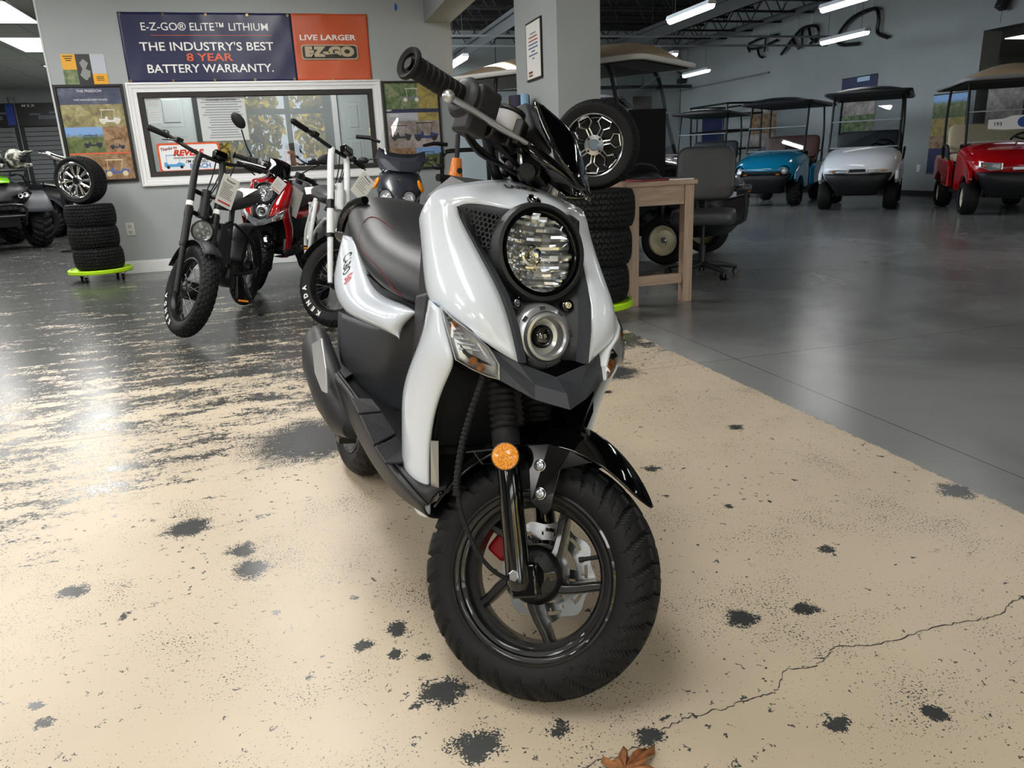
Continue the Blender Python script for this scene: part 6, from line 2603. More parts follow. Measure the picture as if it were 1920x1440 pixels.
g.lathe([(.16, -.02), (0, -.02)], 32)
obj('back_disc', g, pm('brake_grey', '#3a3b3d', .6), rim)

# ---------------------------------------------------------------- desk end, monitor, chair
WOOD = bpy.data.materials.new('washed_oak')
_t = NT(WOOD)
_m = _t.n('ShaderNodeMapping', ins={'Scale': (26, 26, 1.8)})
_t.put(_m.inputs[0], _t.obj())
_n = _t.noise(_m.outputs[0], 1.6, 5, .6, .6)
_t.put(_t.p.inputs['Base Color'], _t.ramp(_n, [(.3, lin('#8c7460')), (.5, lin('#a78d77')), (.7, lin('#b59c86'))]))
_t.p.inputs['Roughness'].default_value = .5
WOOD_H = bpy.data.materials.new('washed_oak_across')
_t = NT(WOOD_H)
_m = _t.n('ShaderNodeMapping', ins={'Scale': (1.8, 26, 26)})
_t.put(_m.inputs[0], _t.obj())
_n = _t.noise(_m.outputs[0], 1.6, 5, .6, .6)
_t.put(_t.p.inputs['Base Color'], _t.ramp(_n, [(.3, lin('#8c7460')), (.5, lin('#a78d77')), (.7, lin('#b59c86'))]))
_t.p.inputs['Roughness'].default_value = .5
DX0, DX1, DY0, DY1, DZ = 2.19, 2.685, 4.73, 5.93, .838
t = thing('desk', 'washed oak desk, its short end beside the right tyre stack', 'desk')
g = G()
g.box2((DX0 - .03, DY0 - .02, DZ - .032), (DX1, DY1, DZ))
obj('top', g, WOOD_H, t, bev=.003)
for x in (DX0, DX1 - .085):
    for y in (DY0, DY1 - .085):
        g = G()
        g.box2((x, y, 0), (x + .07, y + .07, DZ - .032))
        obj('leg', g, WOOD, t, bev=.002)
g = G()
g.box2((DX0 + .07, DY0 + .008, DZ - .16), (DX1 - .085, DY0 + .028, DZ - .032))
obj('apron', g, WOOD_H, t, smooth=0)
g = G()
g.box2((DX0 + .07, DY0 + .015, .135), (DX1 - .085, DY0 + .055, .20))
obj('stretcher', g, WOOD_H, t, smooth=0)
for x in (DX0 + .01, DX1 - .06):
    g = G()
    g.box2((x, DY0 + .07, DZ - .16), (x + .02, DY1 - .085, DZ - .032))
    obj('side_apron', g, WOOD, t, smooth=0)
t = thing('monitor', 'black computer monitor seen edge-on at the back of the desk', 'monitor', (2.565, 5.25, DZ), RAD(-12))
g = G()
g.box((0, 0, .26), (.275, .022, .46))
obj('screen', g, pm('matte_black_panel', '#08080a', .7, spec=.15), t, bev=.004)
g = G()
g.box((0, .014, .11), (.24, .02, .14))
obj('back_cover', g, BLACK_MATTE, t, bev=.004)
g = G()
g.box((0, .05, .008), (.2, .16, .014))
g.box((0, .04, .10), (.05, .02, .19))
obj('stand', g, BLACK_MATTE, t, bev=.004)
t = thing('folder', 'red folder lying at the front edge of the desk', 'folder', (2.45, 4.88, DZ), RAD(8))
g = G()
g.box((0, 0, .006), (.36, .20, .010))
obj('cover', g, pm('red_folder', '#8e1f28', .45), t, bev=.003)
g = G()
g.box((.0, .0, .0135), (.34, .19, .004))
obj('sheets', g, BLACK_MATTE, t, smooth=0)
t = thing('bag', 'crumpled black bag lying on the desk in front of the monitor', 'bag', (2.42, 5.11, DZ))
g = G()
rc = random.Random(4)
rings = []
for x, h in ((-.19, .01), (-.15, .04), (-.08, .07), (.0, .095), (.08, .08), (.14, .05), (.19, .012)):
    rings.append([(x, .10 * math.cos(a) * (1 - abs(x) * 1.5), .002 + max(0, h * (math.sin(a)) * (1 + .25 * math.sin(5 * a + x * 30)))) for a in [2 * PI * k / 16 for k in range(16)]])
g.loft(rings)
obj('cloth', g, pm('black_nylon', '#101012', .4, grain=.4, gscale=60), t, sub=1)
g = G()
g.tube([(-.16, -.05, .05), (-.05, -.09, .11), (.08, -.07, .10), (.15, -.04, .05)], .008, 8, 4)
obj('strap', g, BLACK_MATTE, t)
t = thing('phone', 'white smartphone at the right front corner of the desk', 'phone', (2.585, 4.755, DZ), RAD(4))
g = G()
g.prism([(x, z) for x, z in rrect(-.08, .08, -.037, .037, .01)], 0, .009)
obj('case', g, PAPER, t, bev=.002)
g = G()
g.poly([(x, z, .0096) for x, z in rrect(-.074, .074, -.033, .033, .008)])
obj('screen', g, pm('pale_screen', '#c8ccd2', .15), t, smooth=0)

VINYL = pm('dark_grey_leatherette', '#3d3f43', .38, grain=.2, gscale=500)
CH = (3.32, 5.72, 0)
t = thing('office_chair', 'dark grey swivel office chair with armrests behind the oak desk', 'chair', CH, RAD(-32))
# local +Y is the back of the chair
def pad(cx, cy, cz, w, d, h, M=None, bulge=.25):
    gg = G()
    rings = []
    for f, k in ((-1, .86), (-.8, .97), (0, 1), (.8, .97), (1, .86)):
        rings.append([(x * k, z * k, f * h / 2) for x, z in rrect(-w / 2, w / 2, -d / 2, d / 2, min(w, d) * .22, 4)])
    gg.loft(rings)
    B = T(cx, cy, cz) @ (M or Matrix())
    gg.v = [tuple(B @ Vector(p)) for p in gg.v]
    return gg
obj('seat', pad(0, -.02, .50, .54, .52, .12), VINYL, t, sub=2)
obj('backrest', pad(0, .25, .84, .50, .46, .10, RX(82)), VINYL, t, sub=2)
g = G()
g.tube([(0, .20, .46), (0, .32, .50), (0, .31, .75)], [.03, .035, .03], 10, 3)
obj('back_support', g, BLACK_MATTE, t)
for s in (-1, 1):
    g = G()
    g.tube([(s * .20, .06, .44), (s * .33, .05, .46), (s * .335, .04, .70)], .024, 10, 3, flat=.7)
    ar = obj('armrest', g, BLACK_MATTE, t)
    g = G()
    g.box((s * .335, .0, .725), (.085, .27, .045))
    obj('arm_pad', g, VINYL, ar, bev=.018, seg=3)
g = G()
g.tube([(0, 0, .09), (0, 0, .26)], .028, 14)
g.tube([(0, 0, .26), (0, 0, .44)], .016, 12)
obj('gas_lift', g, BLACK_MATTE, t)
g = G()
for k in range(5):
    a = 2 * PI * k / 5 + .35
    c, s_ = math.cos(a), math.sin(a)
    g.tube([(.03 * c, .03 * s_, .10), (.16 * c, .16 * s_, .092), (.30 * c, .30 * s_, .068)], [.028, .024, .018], 8)
obj('base', g, BLACK_MATTE, t)
for k in range(5):
    a = 2 * PI * k / 5 + .35
    c, s_ = math.cos(a), math.sin(a)
    g = G()
    for d in (-.016, .016):
        g.lathe([(0, -.009), (.026, -.009), (.027, .009), (0, .009)], 16, T(.30 * c - d * s_, .30 * s_ + d * c, .027) @ RZ(math.degrees(a)) @ RX(90))
    g.cyl((.30 * c, .30 * s_, .03), (.30 * c, .30 * s_, .07), .008, n=8)
    obj('caster', g, BLACK_SATIN, t)

# orange folding kick scooter stem and black rail glimpsed behind the white scooter
t = thing('kick_scooter', 'orange folding kick scooter standing behind the white scooter hood', 'kick scooter', (1.33, 6.35, 0), RAD(20))
OR = pm('orange_paint', '#e07a14', .35, coat=.4)
g = G()
g.tube([(0, 0, .13), (.02, 0, .60), (.03, 0, .86)], [.03, .03, .034], 12)
g.tube([(.015, 0, .80), (.03, 0, .90), (.055, 0, 1.05)], [.062, .06, .04], 14)
obj('stem', g, OR, t)
g = G()
g.tube([(.055, 0, 1.04), (.08, 0, 1.24)], .02, 10)
obj('handle_post', g, BLACK_SATIN, t)
g = G()
g.tube([(-.17, -.05, .905), (-.02, -.02, .895)], [.03, .022], 10)
obj('grip', g, RUBBER, t)
g = G()
g.cyl((.040, -.050, .95), (.040, -.062, .95), .024, n=18)
obj('badge', g, INK, t)
g = G()
g.box((-.0, .32, .115), (.15, .62, .03))
obj('deck', g, BLACK_MATTE, t, bev=.01)
for y in (-.02, .66):
    g = G()
    tyre(g, .10, .045, .065, None, 40, T(0, y, .10) @ RY(90), crown=.015, ns=9)
    g.lathe([(.066, -.015), (0, -.015)], 24, T(0, y, .10) @ RY(90))
    g.lathe([(.066, .015), (0, .015)], 24, T(0, y, .10) @ RY(90))
    obj('wheel', g, RUBBER, t)
t = thing('hand_rail', 'black bent tube rail standing by the right end of the office wall', 'rail', (1.68, 7.55, 0), RAD(4))
g = G()
g.tube([(-.20, 0, .0), (-.20, 0, 1.02), (-.17, 0, 1.10), (-.10, 0, 1.13), (.22, 0, 1.13), (.28, 0, 1.08), (.28, 0, .0)], .021, 10, 3)
obj('tube', g, BLACK_SATIN, t)
for x in (-.2, .28):
    g = G()
    g.lathe([(0, .0), (.06, .0), (.06, .01), (0, .012)], 20, T(x, 0, 0))
    obj('foot', g, BLACK_SATIN, t)

# ---------------------------------------------------------------- golf carts
TINT = glass('cart_windscreen', (.84, .88, .92), 2.6, .84)
CREAM = pm('cream_wheel_paint', '#d9d2b8', .4)
CART_BLACK = pm('cart_black_plastic', '#131416', .5, grain=.1, gscale=300)


def cart_wheel(parent, x, y, rim, knob, steer=0.0, R=.235, W=.21):
    s = 1 if y > 0 else -1
    M = T(x, y, R) @ RZ(steer) @ RX(-90 * s)       # lathe Z axis points outwards
    g = G()
    tyre(g, R, W, R * .60, tread_atv(22) if knob else tread_turf(40), 120, M, depth=.010 if knob else .006, crown=.03, ns=17, bead=.8)
    w = obj('wheel', g, RUBBER_DARK, parent, smooth=30)
    g = G()
    r0 = R * .61
    g.lathe([(r0, -.07), (r0 + .004, .07), (r0 - .012, .072), (r0 - .02, .05), (.09, .02), (.075, .032), (.04, .032), (.035, .05), (0, .052)], 28, M)
    rr = obj('rim', g, rim, w, smooth=40)
    g = G()
    g.lathe([(.028, .05), (.028, .066), (.02, .075), (0, .077)], 18, M)
    obj('hub_cap', g, STEEL, rr)


def make_cart(label, M, paint, roofc, edgec, seatc, rimc, kind='slim', knob=False, group=None, roof_len=2.25, screen=True, dome=.09):
    t = thing('golf_cart', label, 'golf cart', group=group, M=M)
    WB = 1.76
    # hood
    g = G()
    rows = []
    for x, zt, w, ze in ((.40, .52, .46, .50), (.47, .60, .50, .55), (.47, .68, .53, .60), (.40, .78, .56, .66), (.22, .88, .585, .73), (-.10, .955, .59, .80), (-.42, 1.0, .59, .86)):
        rows.append([(x + .045, 0, zt + .01), (x + .03, w * .45, zt + .006), (x - .02, w * .80, zt - .012), (x - .10, w * .97, (zt + ze) / 2), (x - .16, w * 1.0, ze - .04)])
    g.grid(rows)
    obj('hood', g, paint, t, sub=2, sol=.01, mir=True)
    for s in (-1, 1):
        # front wing with its wheel arch
        out = [(.36, .50), (.32, .62), (.10, .72), (-.20, .80), (-.56, .86), (-.60, .60), (-.58, .34), (-.36, .32)]
        arc = [(.31 * math.cos(RAD(a)), .235 + .31 * math.sin(RAD(a))) for a in range(160, 25, -15)]
        g = G()
        g.prism([(x, z) for x, z in out + arc], 0, .05, Matrix(((1, 0, 0, 0), (0, 0, 1, .545 if s > 0 else -.595), (0, 1, 0, 0), (0, 0, 0, 1))))
        obj('front_wing', g, paint, t, smooth=0, bev=.012)
    # lower black apron
    g = G()
    rings = []
    for x, z0, z1, w in ((.47, .42, .60, .50), (.49, .32, .52, .42), (.40, .24, .44, .34)):
        pass
    rows = []
    for z, x, w in ((.60, .465, .52), (.54, .51, .50), (.44, .50, .43), (.34, .46, .36), (.25, .38, .30)):
        rows.append([(x + .02, 0, z), (x + .015, w * .5, z), (x - .01, w * .85, z), (x - .10, w, z), (x - .25, w * 1.0, z)])
    g.grid(rows)
    obj('front_apron', g, CART_BLACK, t, sub=1, sol=.012, mir=True)
    # lamps
    for s in (-1, 1):
        if kind == 'round':
            B = axis((.475, s * .40, .645), (1, s * .45, .1))
            g = G()
            g.lathe([(.085, -.02), (.10, .012), (.088, .018)], 28, B)
            hl = obj('headlight', g, BLACK_GLOSS, t)
            g = G()
            g.lathe([(.06, .014), (.03, .0), (0, -.004)], 20, B)
            obj('reflector', g, REFLECT, hl, smooth=0)
            g = G()
            g.lathe([(.0615, .014), (.03, .026), (0, .03)], 24, B)
            obj('lens', g, CLEAR, hl)
            g = G()
            g.ball((.49, s * .30, .60), (.025, .05, .028), 14, 8)
            obj('amber_lamp', g, AMBER, hl)
        else:
            y0, y1 = (.14, .44) if kind == 'slim' else (.24, .50)
            zc, hh = (.625, .03) if kind == 'slim' else (.665, .055)
            g = G()
            pts = [V(.525, y0, zc + hh * .9), V(.49, (y0 + y1) / 2, zc + hh * 1.1), V(.40, y1, zc + hh * 1.3), V(.42, y1 * .99, zc + hh * .2), V(.50, (y0 + y1) / 2, zc - hh * .8), V(.53, y0, zc - hh * .6)]
            pts = [V(p.x, p.y * s, p.z) for p in pts]
            c = sum(pts, Vector()) / 6
            g.loft([[p + V(-.03, 0, 0) for p in pts], [p + V(.008, 0, 0) for p in pts], [c + (p - c) * .88 + V(.014, 0, 0) for p in pts], [c + (p - c) * .8 + V(-.004, 0, 0) for p in pts], [c + (p - c) * .1 + V(-.004, 0, 0) for p in pts]])
            hl = obj('headlight', g, REFLECT, t, smooth=20)
            g = G()
            g.loft([[c + (p - c) * .95 + V(.012, 0, 0) for p in pts], [c + (p - c) * .5 + V(.026, 0, 0) for p in pts], [c + (p - c) * .02 + V(.028, 0, 0) for p in pts]], False)
            obj('lens', g, CLEAR, hl)
            g = G()
            g.ball(c + V(.002, s * (y1 - y0) * .28, 0), (.016, .022, .018), 10, 8)
            obj('amber_lamp', g, AMBER, hl)
    g = G()
    if kind == 'round':
        g.prism([(y, z) for y, z in rrect(-.36, .36, .60, .645, .02)], .50, .525, Matrix(((0, 0, 1, 0), (1, 0, 0, 0), (0, 1, 0, 0), (0, 0, 0, 1))))
    else:
        g.prism([(y, z) for y, z in rrect(-.12, .12, .62, .665, .01)], .50, .532, Matrix(((0, 0, 1, 0), (1, 0, 0, 0), (0, 1, 0, 0), (0, 0, 0, 1))))
    obj('grille', g, CART_BLACK if kind != 'trap' else pm('badge_silver', '#8f9296', .3, .8), t, bev=.006)
    # floor, dash, seat base
    g = G()
    g.box2((-.62, -.56, .28), (-1.05, .56, .33))
    g.box2((.3, -.30, .24), (-2.0, .30, .31))
    obj('chassis', g, CART_BLACK, t, smooth=0)
    g = G()
    rows = [[(-.42, 0, 1.0), (-.42, .56, .97)], [(-.52, 0, 1.02), (-.52, .57, 1.0)], [(-.60, 0, .92), (-.60, .57, .92)], [(-.56, 0, .60), (-.56, .55, .60)], [(-.60, 0, .33), (-.60, .55, .33)]]
    g.grid(rows)
    obj('dashboard', g, CART_BLACK, t, sub=1, sol=.01, mir=True)
    g = G()
    g.tube([(-.56, .28, .80), (-.70, .28, 1.0)], .022, 10)
    sw = obj('steering_wheel', g, CART_BLACK, t)
    B = axis((-.715, .28, 1.02), (-.55, 0, .83))
    g = G()
    g.torus(.165, .016, B, 28, 8)
    for k in range(3):
        a = 2 * PI * k / 3 + .5
        g.cyl(B @ V(0, 0, 0), B @ V(.16 * math.cos(a), .16 * math.sin(a), 0), .013, n=6)
    obj('wheel_rim', g, CART_BLACK, sw)
    # rear body
    for s in (-1, 1):
        out = [(-1.05, .34), (-1.05, .66), (-1.15, .74), (-1.7, .78), (-2.12, .82), (-2.22, .70), (-2.18, .45)]
        arc = [(-WB + .32 * math.cos(RAD(a)), .235 + .32 * math.sin(RAD(a))) for a in range(25, 160, 15)]
        g = G()
        g.prism([(x, z) for x, z in out + arc[::-1]], 0, .09, Matrix(((1, 0, 0, 0), (0, 0, 1, .51 if s > 0 else -.60), (0, 1, 0, 0), (0, 0, 0, 1))))
        obj('rear_wing', g, paint, t, smooth=0, bev=.025, seg=3)
    g = G()
    g.box2((-1.08, -.52, .30), (-1.75, .52, .70))
    g.box2((-1.7, -.50, .45), (-2.18, .50, .78))
    obj('seat_base', g, CART_BLACK, t, bev=.02)
    g = pad(-1.33, 0, .78, .56, 1.08, .14)
    obj('seat', g, seatc, t, sub=1)
    g = pad(-1.68, 0, 1.06, .46, 1.08, .11, RY(78))
    obj('backrest', g, seatc, t, sub=1)
    for s in (-1, 1):
        g = G()
        g.tube([(-1.20, s * .57, .72), (-1.22, s * .60, .93), (-1.35, s * .60, .97), (-1.62, s * .60, .95), (-1.66, s * .58, .75)], .018, 8, 3)
        obj('arm_rail', g, CART_BLACK, t)
        # roof struts
        g = G()
        g.tube([(-.36, s * .54, .96), (-.46, s * .535, 1.30), (-.56, s * .53, 1.72), (-.64, s * .52, 1.86)], .020, 8, 3)
        obj('front_strut', g, CART_BLACK, t)
        g = G()
        g.tube([(-1.92, s * .53, .80), (-1.93, s * .54, 1.4), (-1.90, s * .52, 1.86)], .020, 8, 3)
        obj('rear_strut', g, CART_BLACK, t)
    # roof: crowned shell with a rolled edge
    g = G()
    rows = []
    xf = -.22
    xs = [xf - roof_len * f for f in (0, .03, .12, .4, .7, .95, 1.0)]
    for i, x in enumerate(xs):
        e = min(1, (i if i < 3 else 3 if i < 4 else 6 - i) / 2)
        h = .03 + dome * max(0, min(1, e))
        w = .60 + .03 * min(1, e)
        rows.append([(x, -w * f, 1.86 + h * (1 - abs(f) ** (3.2 if dome < .1 else 2.0))) for f in (-1, -.92, -.7, -.35, 0, .35, .7, .92, 1)])
    g.grid(rows)
    obj('roof', g, roofc, t, sub=1, sol=.012)
    g = G()
    loop = rrect(xf - roof_len - .015, xf + .015, -.645, .645, .12, 5)
    g.tube([(x, y, 1.862) for x, y in loop], .026, 8, closed=True)
    obj('roof_edge', g, edgec, t)
    g = G()
    g.box2((xf - roof_len + .05, -.56, 1.835), (xf - .05, .56, 1.85))
    obj('headliner', g, pm('roof_underside', '#3a3936', .7), t, smooth=0)
    if screen:
        g = G()
        g.grid([[(-.35, -.52, 1.0), (-.35, .52, 1.0)], [(-.455, -.52, 1.42), (-.455, .52, 1.42)]])
        ws = obj('windscreen', g, TINT, t, smooth=0)
        g = G()
        g.grid([[(-.46, -.515, 1.43), (-.46, .515, 1.43)], [(-.555, -.505, 1.82), (-.555, .505, 1.82)]])
        obj('upper_pane', g, TINT, ws, smooth=0)
        g = G()
        g.tube([(-.455, -.525, 1.425), (-.455, .525, 1.425)], .010, 6)
        obj('seam_strip', g, pm('clear_edge', '#9aa0a3', .25), ws)
        g = G()
        g.tube([(-.345, -.525, 1.0), (-.345, .525, 1.0)], .010, 6)
        obj('seam_strip', g, MATS['clear_edge'], ws)
    for x, st in ((0, 0), (-WB, 0)):
        for y in (-.50, .50):
            cart_wheel(t, x, y, rimc, knob, st)
    for s in (-1, 1):
        g = G()
        g.tube([(-.02, s * .40, .25), (.0, s * .26, .30)], .022, 8)
        g.tube([(.02, s * .33, .28), (-.02, s * .30, .55)], [.03, .026], 10)
        obj('suspension_arm', g, pm('suspension_grey', '#6b6d70', .4, .6), t)
    return t


def cart_M(ax, ay, bx, by):
    """matrix from the ground points of the two front wheels, image-left wheel first (the cart's right)"""
    h = Vector((ay - by, bx - ax, 0)).normalized()
    h = -h if h.y > 0 else h
    c = Vector(((ax + bx) / 2, (ay + by) / 2, 0))
    l = Vector((-h.y, h.x, 0))
    return Matrix(((h.x, l.x, 0, c.x), (h.y, l.y, 0, c.y), (0, 0, 1, 0), (0, 0, 0, 1)))


WHITE_CART = pm('white_cart_paint', '#dfe3e8', .2, coat=.6)
TEAL_CART = pm('teal_cart_paint', '#0f7ea6', .2, coat=.7)
RED_CART = pm('red_cart_paint', '#b00a14', .18, coat=.8)
BLACK_CART = pm('black_cart_paint', '#141519', .2, coat=.6)
TAN_ROOF = pm('tan_roof_plastic', '#b09a7c', .4)
BLACK_ROOF = pm('black_roof_plastic', '#202124', .4)
WHITE_EDGE = pm('white_roof_edge', '#dcdcd8', .4)
GREY_EDGE = pm('grey_roof_edge', '#8f9093', .4)
SEAT_BROWN = pm('brown_cart_seat', '#4a2b20', .5)
SEAT_GREY = pm('dark_cart_seat', '#2b2d31', .5)
SEAT_CREAM = pm('cream_cart_seat', '#b9aa8e', .5)
GROUP_C = 'golf carts parked in the hall'
tc = make_cart('tan-roofed golf cart with cream wheels behind the pillar and the office chair', cart_M(3.364, 6.493, 4.212, 7.166), BLACK_CART, TAN_ROOF, WHITE_EDGE, SEAT_CREAM, CREAM, 'slim', roof_len=2.45, dome=.2)
make_cart('white golf cart with black roof between the teal and the red cart', cart_M(8.80, 11.17, 9.53, 10.46), WHITE_CART, BLACK_ROOF, BLACK_ROOF, SEAT_GREY, BLACK_SATIN, 'slim')
make_cart('teal golf cart with brown seats and round headlights', cart_M(8.43, 13.2, 9.13, 12.38), TEAL_CART, BLACK_ROOF, BLACK_ROOF, SEAT_BROWN, BLACK_SATIN, 'round', True)
rd = make_cart('red golf cart with tan roof and cream seats at the right edge', cart_M(9.44, 8.88, 10.26, 8.31), RED_CART, TAN_ROOF, GREY_EDGE, SEAT_CREAM, CREAM, 'trap', dome=.2)
make_cart('black golf cart with dark roof standing behind the teal cart', cart_M(8.45, 15.9, 9.15, 15.2), BLACK_CART, BLACK_ROOF, BLACK_ROOF, SEAT_GREY, BLACK_SATIN, 'slim', group=None)
make_cart('black golf cart with grey roof farther back, left of the teal cart', cart_M(7.6, 18.4, 8.35, 17.7), BLACK_CART, GREY_EDGE, GREY_EDGE, SEAT_GREY, BLACK_SATIN, 'slim')
make_cart('black golf cart with grey-rimmed roof right behind the pillar', cart_M(3.9, 11.5, 4.8, 11.0), BLACK_CART, GREY_EDGE, BLACK_ROOF, SEAT_CREAM, BLACK_SATIN, 'slim')
# the sale card behind the windscreen of the red cart
RM = rd.matrix_world
t = thing('sale_card', 'white sale card numbered 193 inside the red cart windscreen', 'card', M=RM @ T(-.372, .02, 1.255) @ Matrix(((.245, 0, .97, 0), (0, 1, 0, 0), (-.97, 0, .245, 0), (0, 0, 0, 1))) @ RZ(90))
g = G()
g.prism([(-.30, -.08), (-.1, -.10), (.30, -.10), (.30, .10), (0, .095), (-.12, .055), (-.30, .05)], -.001, .001)
obj('card', g, PAPER, t, smooth=0)
g = G()
text(g, '193', .075, T(-.18, -.02, .0016), .0, bold=.001)
obj('lettering', g, INK, t, smooth=0)
g = G()
g.poly([(.14 + .075 * math.cos(a), .0 + .075 * math.sin(a), .0016) for a in [2 * PI * k / 28 for k in range(28)]])
obj('blue_disc', g, pm('card_blue', '#2f4f9c', .5), t, smooth=0)

# ---------------------------------------------------------------- vertical banners and fittings on the right wall
def wall_x_banner(name, label, y0, y1, z0, z1, bands, X=RIGHT_X):
    """hanging print on the right wall; bands from the top: (share, material)"""
    t = thing(name, label, 'banner', (X, 0, 0))
    z = z1
    for f, mt in bands:
        h = (z1 - z0) * f
        g = G()
        g.box((0, 0, 0), (abs(y1 - y0), h, .002))
        o = obj('print', g, mt, t, smooth=0)
        o.matrix_local = Matrix(((0, 0, -1, -.012), (-1, 0, 0, (y0 + y1) / 2), (0, 1, 0, z - h / 2), (0, 0, 0, 1)))
        z -= h
    g = G()
    for zz in (z1, z0):
        g = G()
        g.tube([(-.014, y0, zz), (-.014, y1, zz)], .012, 8)
        obj('rod', g, STEEL, t)
    return t


NAVY_P = pm('print_banner_navy', '#20264f', .4)
wall_x_banner('wall_banner', 'tall navy picture banner on the right wall behind the white cart', 14.2, 15.3, .75, 2.48, [(.17, NAVY_P), (.03, NAVY_P), (.26, P_DUSK), (.28, P_JUNGLE), (.26, P_FALL)])
g = G()
g.box((RIGHT_X - .016, 14.62, 2.42), (.004, .38, .09))
tag(obj('sticker', g, pm('pale_blue_sticker', '#a8c4d8', .4), smooth=0), 'pale blue patch at the top of the navy banner behind the white cart', 'sticker')
wall_x_banner('wall_banner', 'blue and green golf course banner on the right wall left of the red cart', 11.84, 12.62, .45, 1.91, [(.30, P_SKY), (.22, P_YELLOW), (.16, P_FALL), (.32, NAVY_P)])
wall_x_banner('wall_banner', 'dusk-coloured cart banner hanging behind the red cart roof post', 10.55, 11.45, .9, 1.93, [(.8, P_DUSK), (.2, P_FALL)], RIGHT_X + .05)
g = G()
g.tube([(RIGHT_X + .05, 10.4, 1.94), (RIGHT_X + .05, 11.67, 1.94)], .008, 6)
tag(obj('banner_rod', g, BLACK_SATIN), 'thin black rod carrying the dusk-coloured banner in the side opening', 'rod')
t = thing('wall_outlet', 'pale outlet low on the right wall between the white and red carts', 'outlet', (RIGHT_X, 12.84, .55))
g = G()
g.box((-.004, 0, 0), (.008, .085, .135))
obj('plate', g, MATS['outlet_plastic'], t, bev=.003)
g = G()
g.box((-.0095, 0, .03), (.003, .04, .036))
g.box((-.0095, 0, -.03), (.003, .04, .036))
obj('socket', g, MATS['outlet_face'], t, smooth=0)
# black bent bars displayed high on the right wall
HX = RIGHT_X - .1
def hoop(label, paths, r=.035, hooks=()):
    t = thing('roll_bar', label, 'bar', (HX, 0, 0), group=None)
    for p in paths:
        g = G()
        g.tube([(-q[2] if len(q) > 2 else 0, q[0], q[1]) for q in p], r, 10, 4)
        obj('bar', g, BLACK_SATIN, t)
    for y, z in hooks:
        g = G()
        g.tube([(.092, y, z + .35), (.0, y, z + .36), (0, y, z)], .007, 6)
        obj('hook', g, STEEL, t)
    return t
hoop('black U-shaped hoop hung highest on the right wall', [[(14.78, 3.15), (15.30, 3.20), (15.46, 3.34), (15.30, 3.55), (14.95, 3.72), (14.36, 3.76), (14.22, 3.55), (14.22, 3.28), (13.92, 3.14)]], .038, ((14.95, 3.74), (14.45, 3.78)))
hoop('black angular frame of bars hung left of the U-shaped hoop', [[(17.5, 3.30), (17.1, 3.58), (16.7, 3.77), (16.2, 3.72), (16.15, 3.5), (16.4, 3.38)], [(16.75, 3.74), (16.72, 3.42), (16.85, 3.34)], [(16.5, 3.75), (16.38, 3.5), (16.2, 3.40)], [(17.1, 3.58), (16.9, 3.40)]], .034, ((16.95, 3.68), (16.4, 3.76)))
hoop('black double-railed bar hung farthest along the right wall', [[(18.95, 3.75), (18.4, 3.80), (17.7, 3.78)], [(18.95, 3.62), (18.4, 3.58), (17.72, 3.66)], [(18.9, 3.75), (19.0, 3.68), (18.9, 3.55)], [(18.55, 3.6), (18.45, 3.40), (18.3, 3.33)], [(18.2, 3.78), (18.25, 3.45)]], .030, ((18.75, 3.78), (18.1, 3.8)))
t = thing('wall_speaker', 'small black speaker at the top right corner of the right wall', 'speaker', (RIGHT_X - .12, 11.24, 3.30))
g = G()
g.box((0, 0, 0), (.16, .14, .26), RY(25).to_3x3())
obj('case', g, BLACK_MATTE, t, bev=.015)
g = G()
g.tube([(.0, 0, -.12), (.0, .01, -.34)], .004, 5)
g.tube([(.05, 0, 0), (.12, 0, .02)], .015, 8)
obj('bracket', g, BLACK_SATIN, t)
t = thing('wall_camera', 'small dark security camera with dangling cable in the far hall corner', 'camera', (12.15, 22.5, 3.35))
g = G()
g.tube([(.0, .28, .25), (-.1, .1, .15), (.05, .05, .05), (-.05, 0, -.05)], .03, 8, 3)
g.box((0, 0, -.15), (.22, .2, .14))
obj('case', g, BLACK_MATTE, t, bev=.01)
g = G()
g.tube([(.1, .2, -.1), (.1, .25, -1.0), (.1, .28, -1.6)], .008, 5)
obj('cable', g, BLACK_MATTE, t)
g = G()
g.box((10.95, 22.77, 2.05), (.62, .05, 1.5))
for z in (2.5, 2.1):
    g.box((10.95, 22.735, z), (.62, .03, .03))
tag(obj('wall_panel', g, pm('dark_brown_panel', '#3c2a22', .6), smooth=0), 'dark brown shelf panel on the far wall of the hall', 'panel')
# wall of slats beyond the side opening
def slatwall(name, label, M, w, h, frame=True, cat='slat wall'):
    t = thing(name, label, cat, M=M)
    g = G()
    n = int(h / .085)
    for k in range(n):
        z0 = h * k / n
        g.hexa([(0, 0, z0), (w, 0, z0), (w, -.012, z0), (0, -.012, z0), (0, 0, z0 + h / n * .86), (w, 0, z0 + h / n * .86), (w, -.028, z0 + h / n * .86), (0, -.028, z0 + h / n * .86)])
    obj('slats', g, pm('grey_slats', '#7d8285', .5), t, smooth=0)
    g = G()
    g.box2((0, 0, 0), (w, .02, h))
    obj('back', g, pm('dark_slat_back', '#26282a', .7), t, smooth=0)
    for x in (-.03, w + .03):
        g = G()
        g.box((x, -.02, h / 2), (.06, .07, h))
        obj('upright', g, BLACK_MATTE, t, smooth=0)
    return t
slatwall('slat_wall', 'grey slat wall in the side room behind the red cart', T(13.0, 15.15, .3), 4.5, 1.9)
t = thing('ceiling_light', 'panel light on the side room ceiling above the red cart', 'ceiling light', (14.3, 12.2, CEIL + .17))
g = G()
g.box2((-.6, -.3, -.012), (.6, .3, -.001))
obj('diffuser', g, DIFF, t, smooth=0)
